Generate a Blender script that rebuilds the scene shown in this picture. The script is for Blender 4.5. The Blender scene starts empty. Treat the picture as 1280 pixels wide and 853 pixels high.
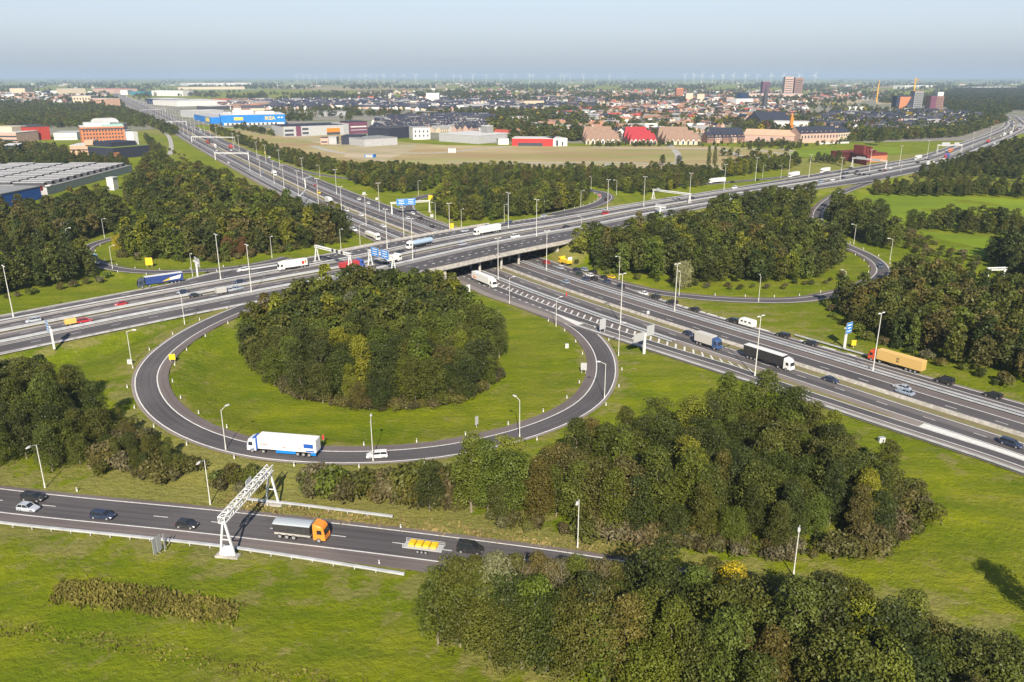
import bpy, math, random
import numpy as np
from mathutils import Vector, Matrix
rnd = random.Random(7)
nrs = np.random.RandomState(11)
sc = bpy.context.scene
COL = sc.collection
R = math.radians

# ------------------------------------------------------------------ camera geometry of the place
FPX, PITCH, CAMH = 995.0, R(18.4), 80.0

def W(x, y, z=0.0):
    """photo direction -> place on the level z (metres)"""
    u = (x-640)/FPX; v = (y-426.5)/FPX
    s = math.sin(PITCH)+v*math.cos(PITCH)
    zc = (CAMH-z)/s
    return (u*zc, zc*(math.cos(PITCH)-v*math.sin(PITCH)))

# ------------------------------------------------------------------ mesh builder
class MB:
    def __init__(s): s.v = []; s.f = []; s.m = []; s.uv = None
    def face(s, pts, m=0):
        b = len(s.v); s.v += [tuple(p) for p in pts]; s.f.append(tuple(range(b, b+len(pts)))); s.m.append(m)
    def box(s, c, d, rz=0.0, m=0, taper=1.0):
        ca, sa = math.cos(rz), math.sin(rz); b = len(s.v)
        for k in (0, 1):
            t = taper if k else 1.0
            for (i, j) in ((-1, -1), (1, -1), (1, 1), (-1, 1)):
                x, y = i*d[0]/2*t, j*d[1]/2*t
                s.v.append((c[0]+x*ca-y*sa, c[1]+x*sa+y*ca, c[2]+(d[2] if k else 0)))
        for q in ((3, 2, 1, 0), (4, 5, 6, 7), (0, 1, 5, 4), (1, 2, 6, 5), (2, 3, 7, 6), (3, 0, 4, 7)):
            s.f.append(tuple(b+i for i in q)); s.m.append(m)
    def tube(s, p, q, r0, r1=None, n=6, m=0):
        r1 = r0 if r1 is None else r1
        p = Vector(p); q = Vector(q); d = (q-p)
        if d.length < 1e-6: return
        d.normalize(); a = d.orthogonal().normalized(); c = d.cross(a); b = len(s.v)
        for (o, r) in ((p, r0), (q, r1)):
            for i in range(n):
                t = 2*math.pi*i/n; s.v.append(tuple(o+a*math.cos(t)*r+c*math.sin(t)*r))
        for i in range(n):
            j = (i+1) % n; s.f.append((b+i, b+j, b+n+j, b+n+i)); s.m.append(m)
        s.f.append(tuple(b+n-1-i for i in range(n))); s.m.append(m)
        s.f.append(tuple(b+n+i for i in range(n))); s.m.append(m)
    def bar(s, p, q, w, h, m=0):
        """box section between two points, w horizontal, h vertical"""
        p = Vector(p); q = Vector(q); d = (q-p).normalized()
        a = Vector((0, 0, 1)).cross(d)
        if a.length < .05: a = Vector((1, 0, 0))
        a.normalize(); u = d.cross(a).normalized(); b = len(s.v)
        for o in (p, q):
            for (i, j) in ((-1, -1), (1, -1), (1, 1), (-1, 1)): s.v.append(tuple(o+a*i*w/2+u*j*h/2))
        for qd in ((3, 2, 1, 0), (4, 5, 6, 7), (0, 1, 5, 4), (1, 2, 6, 5), (2, 3, 7, 6), (3, 0, 4, 7)):
            s.f.append(tuple(b+i for i in qd)); s.m.append(m)
    def loft(s, secs, m=0, cap=True, mats=None):
        b = len(s.v); n = len(secs[0])
        for q in secs: s.v += [tuple(p) for p in q]
        for k in range(len(secs)-1):
            for i in range(n):
                j = (i+1) % n
                s.f.append((b+k*n+i, b+k*n+j, b+(k+1)*n+j, b+(k+1)*n+i)); s.m.append(mats[i] if mats else m)
        if cap:
            s.f.append(tuple(b+n-1-i for i in range(n))); s.m.append(m)
            e = b+(len(secs)-1)*n; s.f.append(tuple(e+i for i in range(n))); s.m.append(m)
    def prism(s, poly, z0, z1, m=0, mt=None):
        """upright block over a ground outline; poly ccw"""
        n = len(poly); b = len(s.v)
        s.v += [(p[0], p[1], z0) for p in poly]+[(p[0], p[1], z1) for p in poly]
        for i in range(n):
            j = (i+1) % n; s.f.append((b+i, b+j, b+n+j, b+n+i)); s.m.append(m)
        s.f.append(tuple(b+n+i for i in range(n))); s.m.append(m if mt is None else mt)
    def gable(s, c, L, D, he, hr, rz, mw=0, mr=1, z=0.0, over=.35, hip=0.0):
        ca, sa = math.cos(rz), math.sin(rz)
        def P(x, y, h): return (c[0]+x*ca-y*sa, c[1]+x*sa+y*ca, z+h)
        l, d = L/2, D/2
        w = [P(-l, -d, 0), P(l, -d, 0), P(l, d, 0), P(-l, d, 0), P(-l, -d, he), P(l, -d, he), P(l, d, he), P(-l, d, he)]
        b = len(s.v); s.v += w
        for q in ((0, 1, 5, 4), (1, 2, 6, 5), (2, 3, 7, 6), (3, 0, 4, 7)): s.f.append(tuple(b+i for i in q)); s.m.append(mw)
        if hip <= 0:
            s.face([P(-l, -d, he), P(-l, 0, hr-.05), P(-l, d, he)][::-1], mw); s.face([P(l, -d, he), P(l, d, he), P(l, 0, hr-.05)], mw)
        o = over; k = (hr-he)/d*o; h = hip
        s.face([P(-l-o, -d-o, he-k), P(l+o, -d-o, he-k), P(l+o-h, 0, hr), P(-l-o+h, 0, hr)], mr)
        s.face([P(l+o, d+o, he-k), P(-l-o, d+o, he-k), P(-l-o+h, 0, hr), P(l+o-h, 0, hr)], mr)
        if hip > 0:
            s.face([P(l+o, -d-o, he-k), P(l+o, d+o, he-k), P(l+o-h, 0, hr)], mr)
            s.face([P(-l-o, d+o, he-k), P(-l-o, -d-o, he-k), P(-l-o+h, 0, hr)], mr)
    def mesh(s, name, mats, smooth=False):
        me = bpy.data.meshes.new(name); me.from_pydata(s.v, [], s.f)
        for m in mats: me.materials.append(m)
        if len(mats) > 1: me.polygons.foreach_set('material_index', s.m)
        if smooth: me.polygons.foreach_set('use_smooth', [True]*len(s.f))
        me.update(); return me
    def build(s, name, mats, parent=None, smooth=False, loc=None, rz=0.0):
        if not isinstance(mats, (list, tuple)): mats = [mats]
        o = bpy.data.objects.new(name, s.mesh(name, mats, smooth)); COL.objects.link(o)
        if parent is not None: o.parent = parent
        if loc is not None: o.location = loc
        if rz: o.rotation_euler = (0, 0, rz)
        return o

def tag(o, label=None, cat=None, group=None, kind=None):
    if label: o['label'] = label
    if cat: o['category'] = cat
    if group: o['group'] = group
    if kind: o['kind'] = kind
    return o

def empty(name, loc=(0, 0, 0), rz=0.0, label=None, cat=None, group=None):
    o = bpy.data.objects.new(name, None); COL.objects.link(o); o.location = loc; o.rotation_euler = (0, 0, rz)
    o.empty_display_size = .5
    return tag(o, label, cat, group)

def copy_tree(o, parent=None):
    c = o.copy(); COL.objects.link(c); c.parent = parent
    for ch in KIDS.get(o.name, ()): KIDS.setdefault(c.name, []).append(copy_tree(ch, c))
    return c
KIDS = {}
def kid(parent, o): KIDS.setdefault(parent.name, []).append(o); return o

# ------------------------------------------------------------------ materials
def nodes(name):
    m = bpy.data.materials.new(name); m.use_nodes = True; nt = m.node_tree
    return m, nt, nt.nodes['Principled BSDF']
def mixc(nt, fac, a, b, bt='MIX'):
    n = nt.nodes.new('ShaderNodeMix'); n.data_type = 'RGBA'; n.blend_type = bt
    for k, v in ((0, fac), (6, a), (7, b)):
        if isinstance(v, (float, int)): n.inputs[k].default_value = v
        elif isinstance(v, tuple): n.inputs[k].default_value = (*v, 1)
        else: nt.links.new(v, n.inputs[k])
    return n.outputs[2]
def noise(nt, scale, detail=4, rough=.6, coord='Object', vec=None, ramp=None, dim=None):
    n = nt.nodes.new('ShaderNodeTexNoise'); n.inputs['Scale'].default_value = scale
    n.inputs['Detail'].default_value = detail; n.inputs['Roughness'].default_value = rough
    if vec is None:
        vec = nt.nodes.new('ShaderNodeTexCoord').outputs[coord]
    nt.links.new(vec, n.inputs['Vector'])
    if ramp is None: return n.outputs[0]
    return ramped(nt, n.outputs[0], *ramp)
def ramped(nt, v, a, b):
    r = nt.nodes.new('ShaderNodeMapRange'); nt.links.new(v, r.inputs[0])
    r.inputs[1].default_value = a; r.inputs[2].default_value = b; return r.outputs[0]
def mat(name, rgb, rough=.6, var=.12, scale=.6, metal=0.0, rgb2=None, coord='Object', spec=.4):
    m, nt, p = nodes(name)
    a = rgb; b = rgb2 if rgb2 else tuple(c*(1-var*2) for c in rgb)
    f = noise(nt, scale, coord=coord, ramp=(.35, .65))
    nt.links.new(mixc(nt, f, a, b), p.inputs['Base Color'])
    p.inputs['Roughness'].default_value = rough; p.inputs['Metallic'].default_value = metal
    p.inputs['Specular IOR Level'].default_value = spec
    return m
def mat_objcolor(name, rough=.3, coat=0.0, metal=0.0):
    m, nt, p = nodes(name)
    oi = nt.nodes.new('ShaderNodeObjectInfo')
    f = noise(nt, 2.0, ramp=(.3, .7))
    nt.links.new(mixc(nt, mixf(nt, f, .12), oi.outputs['Color'], (.25, .23, .2)), p.inputs['Base Color'])
    p.inputs['Roughness'].default_value = rough; p.inputs['Coat Weight'].default_value = coat; p.inputs['Metallic'].default_value = metal
    return m
def mixf(nt, v, k):
    n = nt.nodes.new('ShaderNodeMath'); n.operation = 'MULTIPLY'; nt.links.new(v, n.inputs[0])
    if isinstance(k, float): n.inputs[1].default_value = k
    else: nt.links.new(k, n.inputs[1])
    return n.outputs[0]
def addf(nt, v, k, op='ADD'):
    n = nt.nodes.new('ShaderNodeMath'); n.operation = op; n.use_clamp = True
    for i, t in enumerate((v, k)):
        if isinstance(t, float): n.inputs[i].default_value = t
        else: nt.links.new(t, n.inputs[i])
    return n.outputs[0]
def bump(nt, p, h, strength, dist=.1):
    b = nt.nodes.new('ShaderNodeBump'); b.inputs['Strength'].default_value = strength; b.inputs['Distance'].default_value = dist
    nt.links.new(h, b.inputs['Height']); nt.links.new(b.outputs[0], p.inputs['Normal'])

def asphalt(name, dark, light, track=.5):
    """UV.x runs along the road in metres/10, UV.y across it in metres"""
    m, nt, p = nodes(name)
    uv = nt.nodes.new('ShaderNodeUVMap').outputs[0]
    sep = nt.nodes.new('ShaderNodeSeparateXYZ'); nt.links.new(uv, sep.inputs[0])
    mp = nt.nodes.new('ShaderNodeMapping'); mp.inputs['Scale'].default_value = (.18, 1.5, 1); nt.links.new(uv, mp.inputs[0])
    st = noise(nt, 1.0, 5, .6, vec=mp.outputs[0], ramp=(.36, .64))
    blotch = noise(nt, .055, 3, .5, ramp=(.4, .6))
    grain = noise(nt, 1.6, 4, .7, ramp=(.3, .7))
    mp2 = nt.nodes.new('ShaderNodeMapping'); mp2.inputs['Scale'].default_value = (.11, .02, 1); nt.links.new(uv, mp2.inputs[0])
    vo = nt.nodes.new('ShaderNodeTexVoronoi'); vo.feature = 'F1'; nt.links.new(mp2.outputs[0], vo.inputs['Vector']); vo.inputs['Scale'].default_value = 1.0
    sx = nt.nodes.new('ShaderNodeSeparateColor'); nt.links.new(vo.outputs['Color'], sx.inputs[0])
    c = mixc(nt, st, dark, light)
    wv = nt.nodes.new('ShaderNodeMath'); wv.operation = 'SINE'; ml = nt.nodes.new('ShaderNodeMath'); ml.operation = 'MULTIPLY'; ml.inputs[1].default_value = 2*math.pi/1.78; nt.links.new(sep.outputs[1], ml.inputs[0]); nt.links.new(ml.outputs[0], wv.inputs[0])
    c = mixc(nt, mixf(nt, ramped(nt, wv.outputs[0], -.2, 1.0), .30*track*2), c, tuple(x*.62 for x in dark))
    c = mixc(nt, mixf(nt, blotch, .35), c, tuple(x*1.35 for x in light))
    c = mixc(nt, mixf(nt, sx.outputs[0], .35), c, tuple(x*.7 for x in dark))
    c = mixc(nt, mixf(nt, grain, .25), c, tuple(x*.6 for x in dark))
    nt.links.new(c, p.inputs['Base Color']); p.inputs['Roughness'].default_value = .8; p.inputs['Specular IOR Level'].default_value = .25
    return m

M = {}
M['asphalt'] = asphalt('asphalt_lane', (.078, .072, .076), (.118, .108, .110))
M['asphalt_old'] = asphalt('asphalt_greyed', (.13, .118, .118), (.185, .168, .163))
M['shoulder'] = asphalt('shoulder_asphalt', (.21, .18, .162), (.29, .25, .225))
M['shoulder_red'] = asphalt('reddish_shoulder', (.130, .108, .104), (.175, .148, .140))
M['conc'] = mat('weathered_concrete', (.50, .47, .43), .85, .2, .9)
M['conc_pale'] = mat('pale_concrete_strip', (.46, .435, .40), .85, .16, .25)
M['verge'] = mat('bare_verge_soil', (.17, .135, .075), .95, .1, .35, rgb2=(.20, .19, .07))
M['paint'] = mat('road_paint_white', (.74, .73, .70), .6, .12, 1.2)
M['rail'] = mat('galvanised_rail', (.62, .63, .64), .45, .12, .5, metal=.25)
M['steel'] = mat('painted_mast_steel', (.66, .65, .60), .5, .08, 1.0)
M['white'] = mat('white_coated_steel', (.78, .78, .76), .45, .06, 1.0)
M['dark'] = mat('dark_plastic', (.025, .025, .028), .6, .1, 2.0)
M['glassd'] = mat('tinted_glass', (.02, .025, .03), .12, .1, 2.0, spec=.8)
M['tyre'] = mat('tyre_rubber', (.03, .03, .03), .8, .1, 3.0)
M['hub'] = mat('wheel_hub_alloy', (.45, .45, .46), .4, .1, 5.0, metal=.4)
M['carpaint'] = mat_objcolor('car_paint', .28, .6)
M['bodypaint'] = mat_objcolor('lorry_body_paint', .45, .1)
M['blue_sign'] = mat('blue_sign_face', (.03, .22, .62), .4, .05, 2.0)
M['sign_back'] = mat('bare_sign_backing', (.50, .51, .52), .5, .08, 2.0, metal=.2)
M['yellow'] = mat('yellow_coating', (.85, .52, .02), .5, .06, 1.0)
M['red'] = mat('red_coating', (.55, .035, .03), .5, .1, 1.0)
M['orange'] = mat('orange_coating', (.80, .22, .02), .5, .08, 1.0)
M['blue'] = mat('blue_coating', (.02, .10, .42), .45, .1, 1.0)
M['lblue'] = mat('bright_blue_cladding', (.01, .20, .62), .5, .08, .05)
M['lamp'] = mat('lamp_housing', (.62, .62, .60), .4, .05, 4.0)

# ------------------------------------------------------------------ road axes
class Line:
    def __init__(s, pts, step=4.0):
        P = np.array(pts, float)
        P = np.vstack([2*P[0]-P[1], P, 2*P[-1]-P[-2]]); out = []
        for i in range(1, len(P)-2):
            a, b, c, d = P[i-1:i+3]; n = max(2, int(np.linalg.norm(c-b)/step))
            for k in range(n):
                t = k/n
                # centripetal-ish hermite with chord-limited tangents
                l = np.linalg.norm(c-b)
                m1 = (c-a)/max(np.linalg.norm(c-a), 1e-6)*l; m2 = (d-b)/max(np.linalg.norm(d-b), 1e-6)*l
                h = (2*t**3-3*t**2+1)*b+(t**3-2*t**2+t)*m1+(-2*t**3+3*t**2)*c+(t**3-t**2)*m2
                out.append(h)
        out.append(P[-2]); P = np.array(out)
        for _ in range(3): P[1:-1] = P[1:-1]*.5+(P[:-2]+P[2:])*.25
        s.P = P; d = np.diff(P[:, :2], axis=0); L = np.hypot(d[:, 0], d[:, 1]); s.S = np.concatenate([[0], np.cumsum(L)])
        T = np.gradient(P[:, :2], s.S, axis=0); T /= np.linalg.norm(T, axis=1)[:, None]; s.T = T
        s.N = np.stack([-T[:, 1], T[:, 0]], 1); s.L = s.S[-1]
    def at(s, t, o=0.0, dz=0.0):
        x = np.interp(t, s.S, s.P[:, 0]); y = np.interp(t, s.S, s.P[:, 1]); z = np.interp(t, s.S, s.P[:, 2])
        nx = np.interp(t, s.S, s.N[:, 0]); ny = np.interp(t, s.S, s.N[:, 1])
        return (x+nx*o, y+ny*o, z+dz)
    def ang(s, t): return math.atan2(np.interp(t, s.S, s.T[:, 1]), np.interp(t, s.S, s.T[:, 0]))
    def proj(s, x, y):
        d = (s.P[:, 0]-x)**2+(s.P[:, 1]-y)**2; i = int(np.argmin(d)); i = min(max(i, 1), len(s.P)-2)
        best = None
        for k in (i-1, i):
            a = s.P[k, :2]; b = s.P[k+1, :2]; l2 = ((b-a)**2).sum(); t = min(1, max(0, ((x-a[0])*(b[0]-a[0])+(y-a[1])*(b[1]-a[1]))/l2))
            q = a+(b-a)*t; dd = (q[0]-x)**2+(q[1]-y)**2
            if best is None or dd < best[0]: best = (dd, s.S[k]+t*(s.S[k+1]-s.S[k]))
        t = best[1]; p = s.at(t); n = (np.interp(t, s.S, s.N[:, 0]), np.interp(t, s.S, s.N[:, 1]))
        return t, (x-p[0])*n[0]+(y-p[1])*n[1]
    def px(s, x, y):
        """station nearest to a photo direction, on the line's own level"""
        z = 0.0
        for _ in range(4):
            w = W(x, y, z); t, o = s.proj(*w); z = s.at(t)[2]
        return t, o, w

def wl(pts): return [(*W(x, y, z), z) for x, y, z in pts]
LA = Line([(-420, -5, 2), (-290, 110, 2.5)]+wl([(0, 415.5, 3.5), (150, 386, 4.5), (235, 370, 5.3), (300, 357.7, 6), (350, 348.5, 6.4), (440, 332.3, 7), (565, 305.6, 7), (640, 291.3, 7), (700, 281.3, 6.8), (800, 262.5, 5.8), (1050, 221.8, 3), (1130, 207, 2.0), (1170, 199.5, 1.3), (1215, 182.5, .6), (1252, 168, .4), (1270, 158, .4), (1268, 150.5, .4), (1254, 144, .4), (1200, 139, .4), (1120, 135, .4)]))
LB = Line(wl([(70, 104, .4), (130, 112, .4), (163, 127, .4), (200, 145, .4), (232, 162.5, .3), (260, 178, .2), (330, 212.5, 0), (400, 245.5, 0), (450, 266.5, 0), (640, 338.7, 0), (700, 360.4, 0), (800, 394, 0), (1060, 476.5, 0), (1150, 505.5, 0), (1280, 546, 0), (1420, 592, 0)])+[(175, 95, 0), (240, 5, 0)])
LC = Line(wl([(-300, 585, 0), (-60, 618, 0), (56, 632, 0), (185, 644.5, 0), (252, 651, 0), (456, 674, 0), (560, 687, 0), (700, 706, 0), (850, 731, 0), (1000, 762, 0), (1200, 822, 0), (1400, 900, 0)]))
L1 = Line(wl([(392, 352, 6.3), (352, 363.5, 6.0), (318, 378.5, 5.8), (290, 390.5, 5.6), (262, 402, 5.3), (229, 420, 4.8), (205, 437, 4.4), (188, 455, 4.0), (181.5, 472, 3.6), (184, 490, 3.2), (193, 506, 2.8), (210, 523, 2.5), (235, 538, 2.2), (265, 550, 2), (300, 560, 1.8), (340, 567, 1.6), (400, 571.5, 1.4), (460, 571.5, 1.2), (520, 568, 1), (570, 561.5, .9), (620, 551, .8), (660, 540, .6), (700, 525, .5), (727, 511, .4), (744, 496, .3), (754, 481, .2), (758.5, 463, .1), (756, 446, 0), (747.5, 430, 0), (735, 416, 0), (719, 404.5, 0), (698, 395.5, 0), (677, 387, 0), (642, 373, 0), (615, 361, 0), (590, 350, 0)]))
L3 = Line(wl([(735, 344, 0), (765, 352.5, 0), (800, 362, 0), (860, 371, 0), (940, 376, 0), (1000, 375.5, 0), (1035, 370, .2), (1070, 361.5, .4), (1092, 352, .6), (1104, 341.5, .8), (1103, 333, 1), (1095, 325, 1.2), (1077, 315, 1.4), (1060, 308, 1.6), (1040, 297, 2), (1025, 283, 2.3), (1022, 268, 2.6), (1032, 254, 2.8), (1052, 241.5, 2.8), (1090, 227, 2.4)]))
L4 = Line(wl([(360, 322, 6.3), (330, 329.5, 6), (300, 334.2, 5), (250, 338.5, 3.6), (210, 340.3, 2.6), (170, 339.5, 2), (149, 337, 1.6), (128, 332.3, 1.3), (112, 325, 1), (104, 317, .8), (109, 308.5, .5), (125, 302, .3), (145, 297, .2), (175, 290, 0), (215, 279, 0)]))
L5 = Line(wl([(690, 268.5, 6.6), (715, 263.5, 6.3), (740, 257.5, 5.8), (754, 251.5, 5.2), (758.5, 246, 4.6), (752, 241, 4), (738, 238.3, 3.4), (700, 237, 2.2), (640, 237.5, 1.2), (590, 238.5, .6), (555, 241.5, .2), (530, 245.5, 0), (514, 251.5, 0), (509, 259, 0), (517, 267, 0), (540, 277, 0), (565, 286, 0)]))
L6 = Line(wl([(352, 205.5, 0), (378, 214, 0), (410, 220, 0), (445, 223.5, 0), (520, 226, 0), (600, 225, 0), (700, 225.5, 0), (800, 230, 0), (870, 230.5, 0), (915, 227.5, 0), (960, 223.5, 1), (1000, 219, 2)]))
SA = lambda x, y=None: LA.px(x, y if y else float(np.interp(x, [0, 640, 1050, 1280], [415, 291, 222, 158])))[0]
SB = lambda x: LB.px(x, float(np.interp(x, [130, 200, 330, 450, 640, 1060, 1280], [112, 145, 212.5, 266.5, 338.7, 476.5, 546])))[0]
def keyed(Sf, tab):
    k = sorted((Sf(x), v) for x, v in tab); xs = [a for a, _ in k]; vs = [b for _, b in k]
    return lambda t: float(np.interp(t, xs, vs))
AU = keyed(SA, [(0, 21.5), (150, 22), (235, 23), (290, 28.5), (350, 28), (440, 27), (640, 26), (700, 25), (740, 23), (800, 19.5), (950, 21), (1050, 26), (1130, 23), (1215, 20)])
AE = keyed(SA, [(0, -24.5), (150, -25.2), (235, -25), (300, -25.6), (350, -26), (505, -31), (640, -33.2), (700, -30), (770, -26), (850, -21), (1000, -24), (1050, -30), (1130, -27), (1215, -20)])
BU = keyed(SB, [(200, 24), (330, 26), (450, 27.5), (640, 26), (700, 24.5), (800, 21), (1060, 21.5), (1280, 22.5)])
BE = keyed(SB, [(200, -24), (330, -24), (450, -24), (560, -27), (640, -29.5), (690, -31), (735, -29), (800, -27.5), (900, -25), (1060, -22.3), (1280, -20.5)])
BH = keyed(SB, [(330, -16.5), (450, -17), (560, -18.4), (700, -19.2), (800, -19), (900, -17), (960, -15.3), (1060, -15.3), (1280, -13.2)])   # outer edge of hatching / line of the lower lane

# ------------------------------------------------------------------ terrain
GX0, GX1, GY0, GY1, GS = -480.0, 640.0, 40.0, 1100.0, 3.0
gx = np.arange(GX0, GX1+.1, GS); gy = np.arange(GY0, GY1+.1, GS)
XX, YY = np.meshgrid(gx, gy)
def near(line, maxd=60.0, step=2):
    """distance to the axis, its level, signed offset and station, for every grid point"""
    n = XX.size; P = line.P[::step]; keep = (P[:, 0] > GX0-80) & (P[:, 0] < GX1+80) & (P[:, 1] > GY0-80) & (P[:, 1] < GY1+80)
    P = P[keep]; N = line.N[::step][keep]; S = line.S[::step][keep]
    D = np.full(n, 1e9); Z = np.zeros(n); O = np.zeros(n); ST = np.zeros(n); fx = XX.ravel(); fy = YY.ravel()
    for i in range(len(P)):
        pass
    for c in range(0, n, 20000):
        sl = slice(c, c+20000)
        d = (fx[sl, None]-P[None, :, 0])**2+(fy[sl, None]-P[None, :, 1])**2
        k = d.argmin(1); dx = fx[sl]-P[k, 0]; dy = fy[sl]-P[k, 1]
        O[sl] = dx*N[k, 0]+dy*N[k, 1]; D[sl] = np.sqrt(d.min(1)); Z[sl] = P[k, 2]; ST[sl] = S[k]
    sh = XX.shape
    # past the end of an axis the offset alone would understate the distance
    D = np.where(D < abs(O)+3.5, abs(O), D)
    return D.reshape(sh), Z.reshape(sh), O.reshape(sh), ST.reshape(sh)
NA, NB, N1, N3, N4, N5, N6, NC = [near(l) for l in (LA, LB, L1, L3, L4, L5, L6, LC)]
HT = np.zeros_like(XX)
def hill(nr, up, lo, slope=.42, drop=.3):
    D, Z, O, ST = nr
    over = np.where(D > abs(O)+1, D-3, np.where(O > 0, O-up, -O-lo))
    return Z-drop-slope*np.maximum(0, over)
ua = np.interp(NA[3], np.linspace(0, LA.L, 400), [AU(t) for t in np.linspace(0, LA.L, 400)])
ea = np.interp(NA[3], np.linspace(0, LA.L, 400), [-AE(t) for t in np.linspace(0, LA.L, 400)])
HT = np.maximum(HT, hill(NA, ua+1.5, ea+1.5))
for n_, hw in ((N1, 8), (N3, 6), (N4, 6), (N5, 7)): HT = np.maximum(HT, hill(n_, hw, hw, .3))
HT = np.maximum(HT, hill(N6, 6, 6)); HT -= .0
HT = np.where(HT < 0, 0, HT)
ub = np.interp(NB[3], np.linspace(0, LB.L, 400), [BU(t) for t in np.linspace(0, LB.L, 400)])
eb = np.interp(NB[3], np.linspace(0, LB.L, 400), [-BE(t) for t in np.linspace(0, LB.L, 400)])
cut = -.25+.55*np.maximum(0, np.where(NB[0] > abs(NB[2])+1, 99, np.where(NB[2] > 0, NB[2]-ub-2, -NB[2]-eb-2)))
HT = np.minimum(HT, np.where(cut < 40, cut, 99))
for n_, hw in ((NC, 9), (N1, 6.5), (N3, 5.5), (N4, 5.5), (N5, 6), (N6, 5)):   # keep the carriageways clear of soil
    HT = np.where(n_[0] < hw, np.minimum(HT, n_[1]-.25), HT)
soft = .35*np.sin(XX*.05+1)*np.sin(YY*.043)+.25*np.sin(XX*.11+YY*.07)
free = np.clip(np.minimum.reduce([NA[0]-38, NB[0]-38, N1[0]-12, N3[0]-12, N4[0]-12, N5[0]-12, N6[0]-12, NC[0]-14])/12, 0, 1)
edge = np.clip(np.minimum.reduce([XX-GX0, GX1-XX, YY-GY0, GY1-YY])/60, 0, 1)
free = free*np.clip((620-YY)/80, 0, 1)*np.clip((YY-40)/20, 0, 1)
HT = (HT+soft*free)*edge+(-.25)*(1-edge)
def H(x, y):
    i = (x-GX0)/GS; j = (y-GY0)/GS
    if i < 0 or j < 0 or i >= len(gx)-1 or j >= len(gy)-1: return -.25
    a, b = int(i), int(j); u, v = i-a, j-b
    return float(HT[b, a]*(1-u)*(1-v)+HT[b, a+1]*u*(1-v)+HT[b+1, a]*(1-u)*v+HT[b+1, a+1]*u*v)
def G(x, y):
    """photo direction -> point on the ground"""
    z = 0.0
    for _ in range(6):
        w = W(x, y, z); z = .5*z+.5*H(*w)
    w = W(x, y, z); return (w[0], w[1], H(*w))

def inpoly(px, py, poly):
    px = np.asarray(px); py = np.asarray(py); r = np.zeros(px.shape, bool); n = len(poly)
    for i in range(n):
        x0, y0 = poly[i][0], poly[i][1]; x1, y1 = poly[(i+1) % n][0], poly[(i+1) % n][1]
        c = ((y0 > py) != (y1 > py)) & (px < (x1-x0)*(py-y0)/((y1-y0) if abs(y1-y0) > 1e-9 else 1e-9)+x0)
        r ^= c
    return r
def wp(poly): return [G(x, y)[:2] for x, y in poly]

DRY = np.zeros_like(XX)
DRY += .75*np.exp(-np.maximum(0, NC[0]-7)/9.0)
DRY += .5*np.exp(-np.maximum(0, N1[0]-6)/3.0)+.4*np.exp(-np.maximum(0, N3[0]-5)/3.0)+.35*np.exp(-np.maximum(0, N5[0]-5)/4.0)
DRY += .35*np.exp(-np.maximum(0, NA[0]-28)/5.0)+.35*np.exp(-np.maximum(0, NB[0]-25)/4.0)
for poly, v in (([(690, 310), (720, 300), (760, 290), (720, 335), (690, 335)], 1.0), ([(130, 560), (260, 560), (400, 590), (560, 630), (760, 690), (560, 680), (250, 640), (100, 610)], .55), ([(560, 790), (700, 800), (760, 870), (600, 853)], .5),
                ([(500, 640), (800, 685), (760, 700), (500, 670)], .5), ([(350, 205), (520, 190), (900, 188), (960, 215), (700, 218), (400, 214)], 1.1), ([(800, 380), (1000, 385), (1090, 440), (950, 415)], .25), ([(200, 165), (300, 165), (420, 190), (460, 215), (360, 195)], .8),
                ([(960, 200), (1200, 190), (1190, 215), (1000, 225)], .55), ([(1120, 215), (1230, 205), (1280, 225), (1150, 240)], .4), ([(150, 158), (170, 150), (240, 200), (330, 230), (310, 250), (180, 195)], .35)):
    DRY += v*inpoly(XX, YY, wp(poly))

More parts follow.
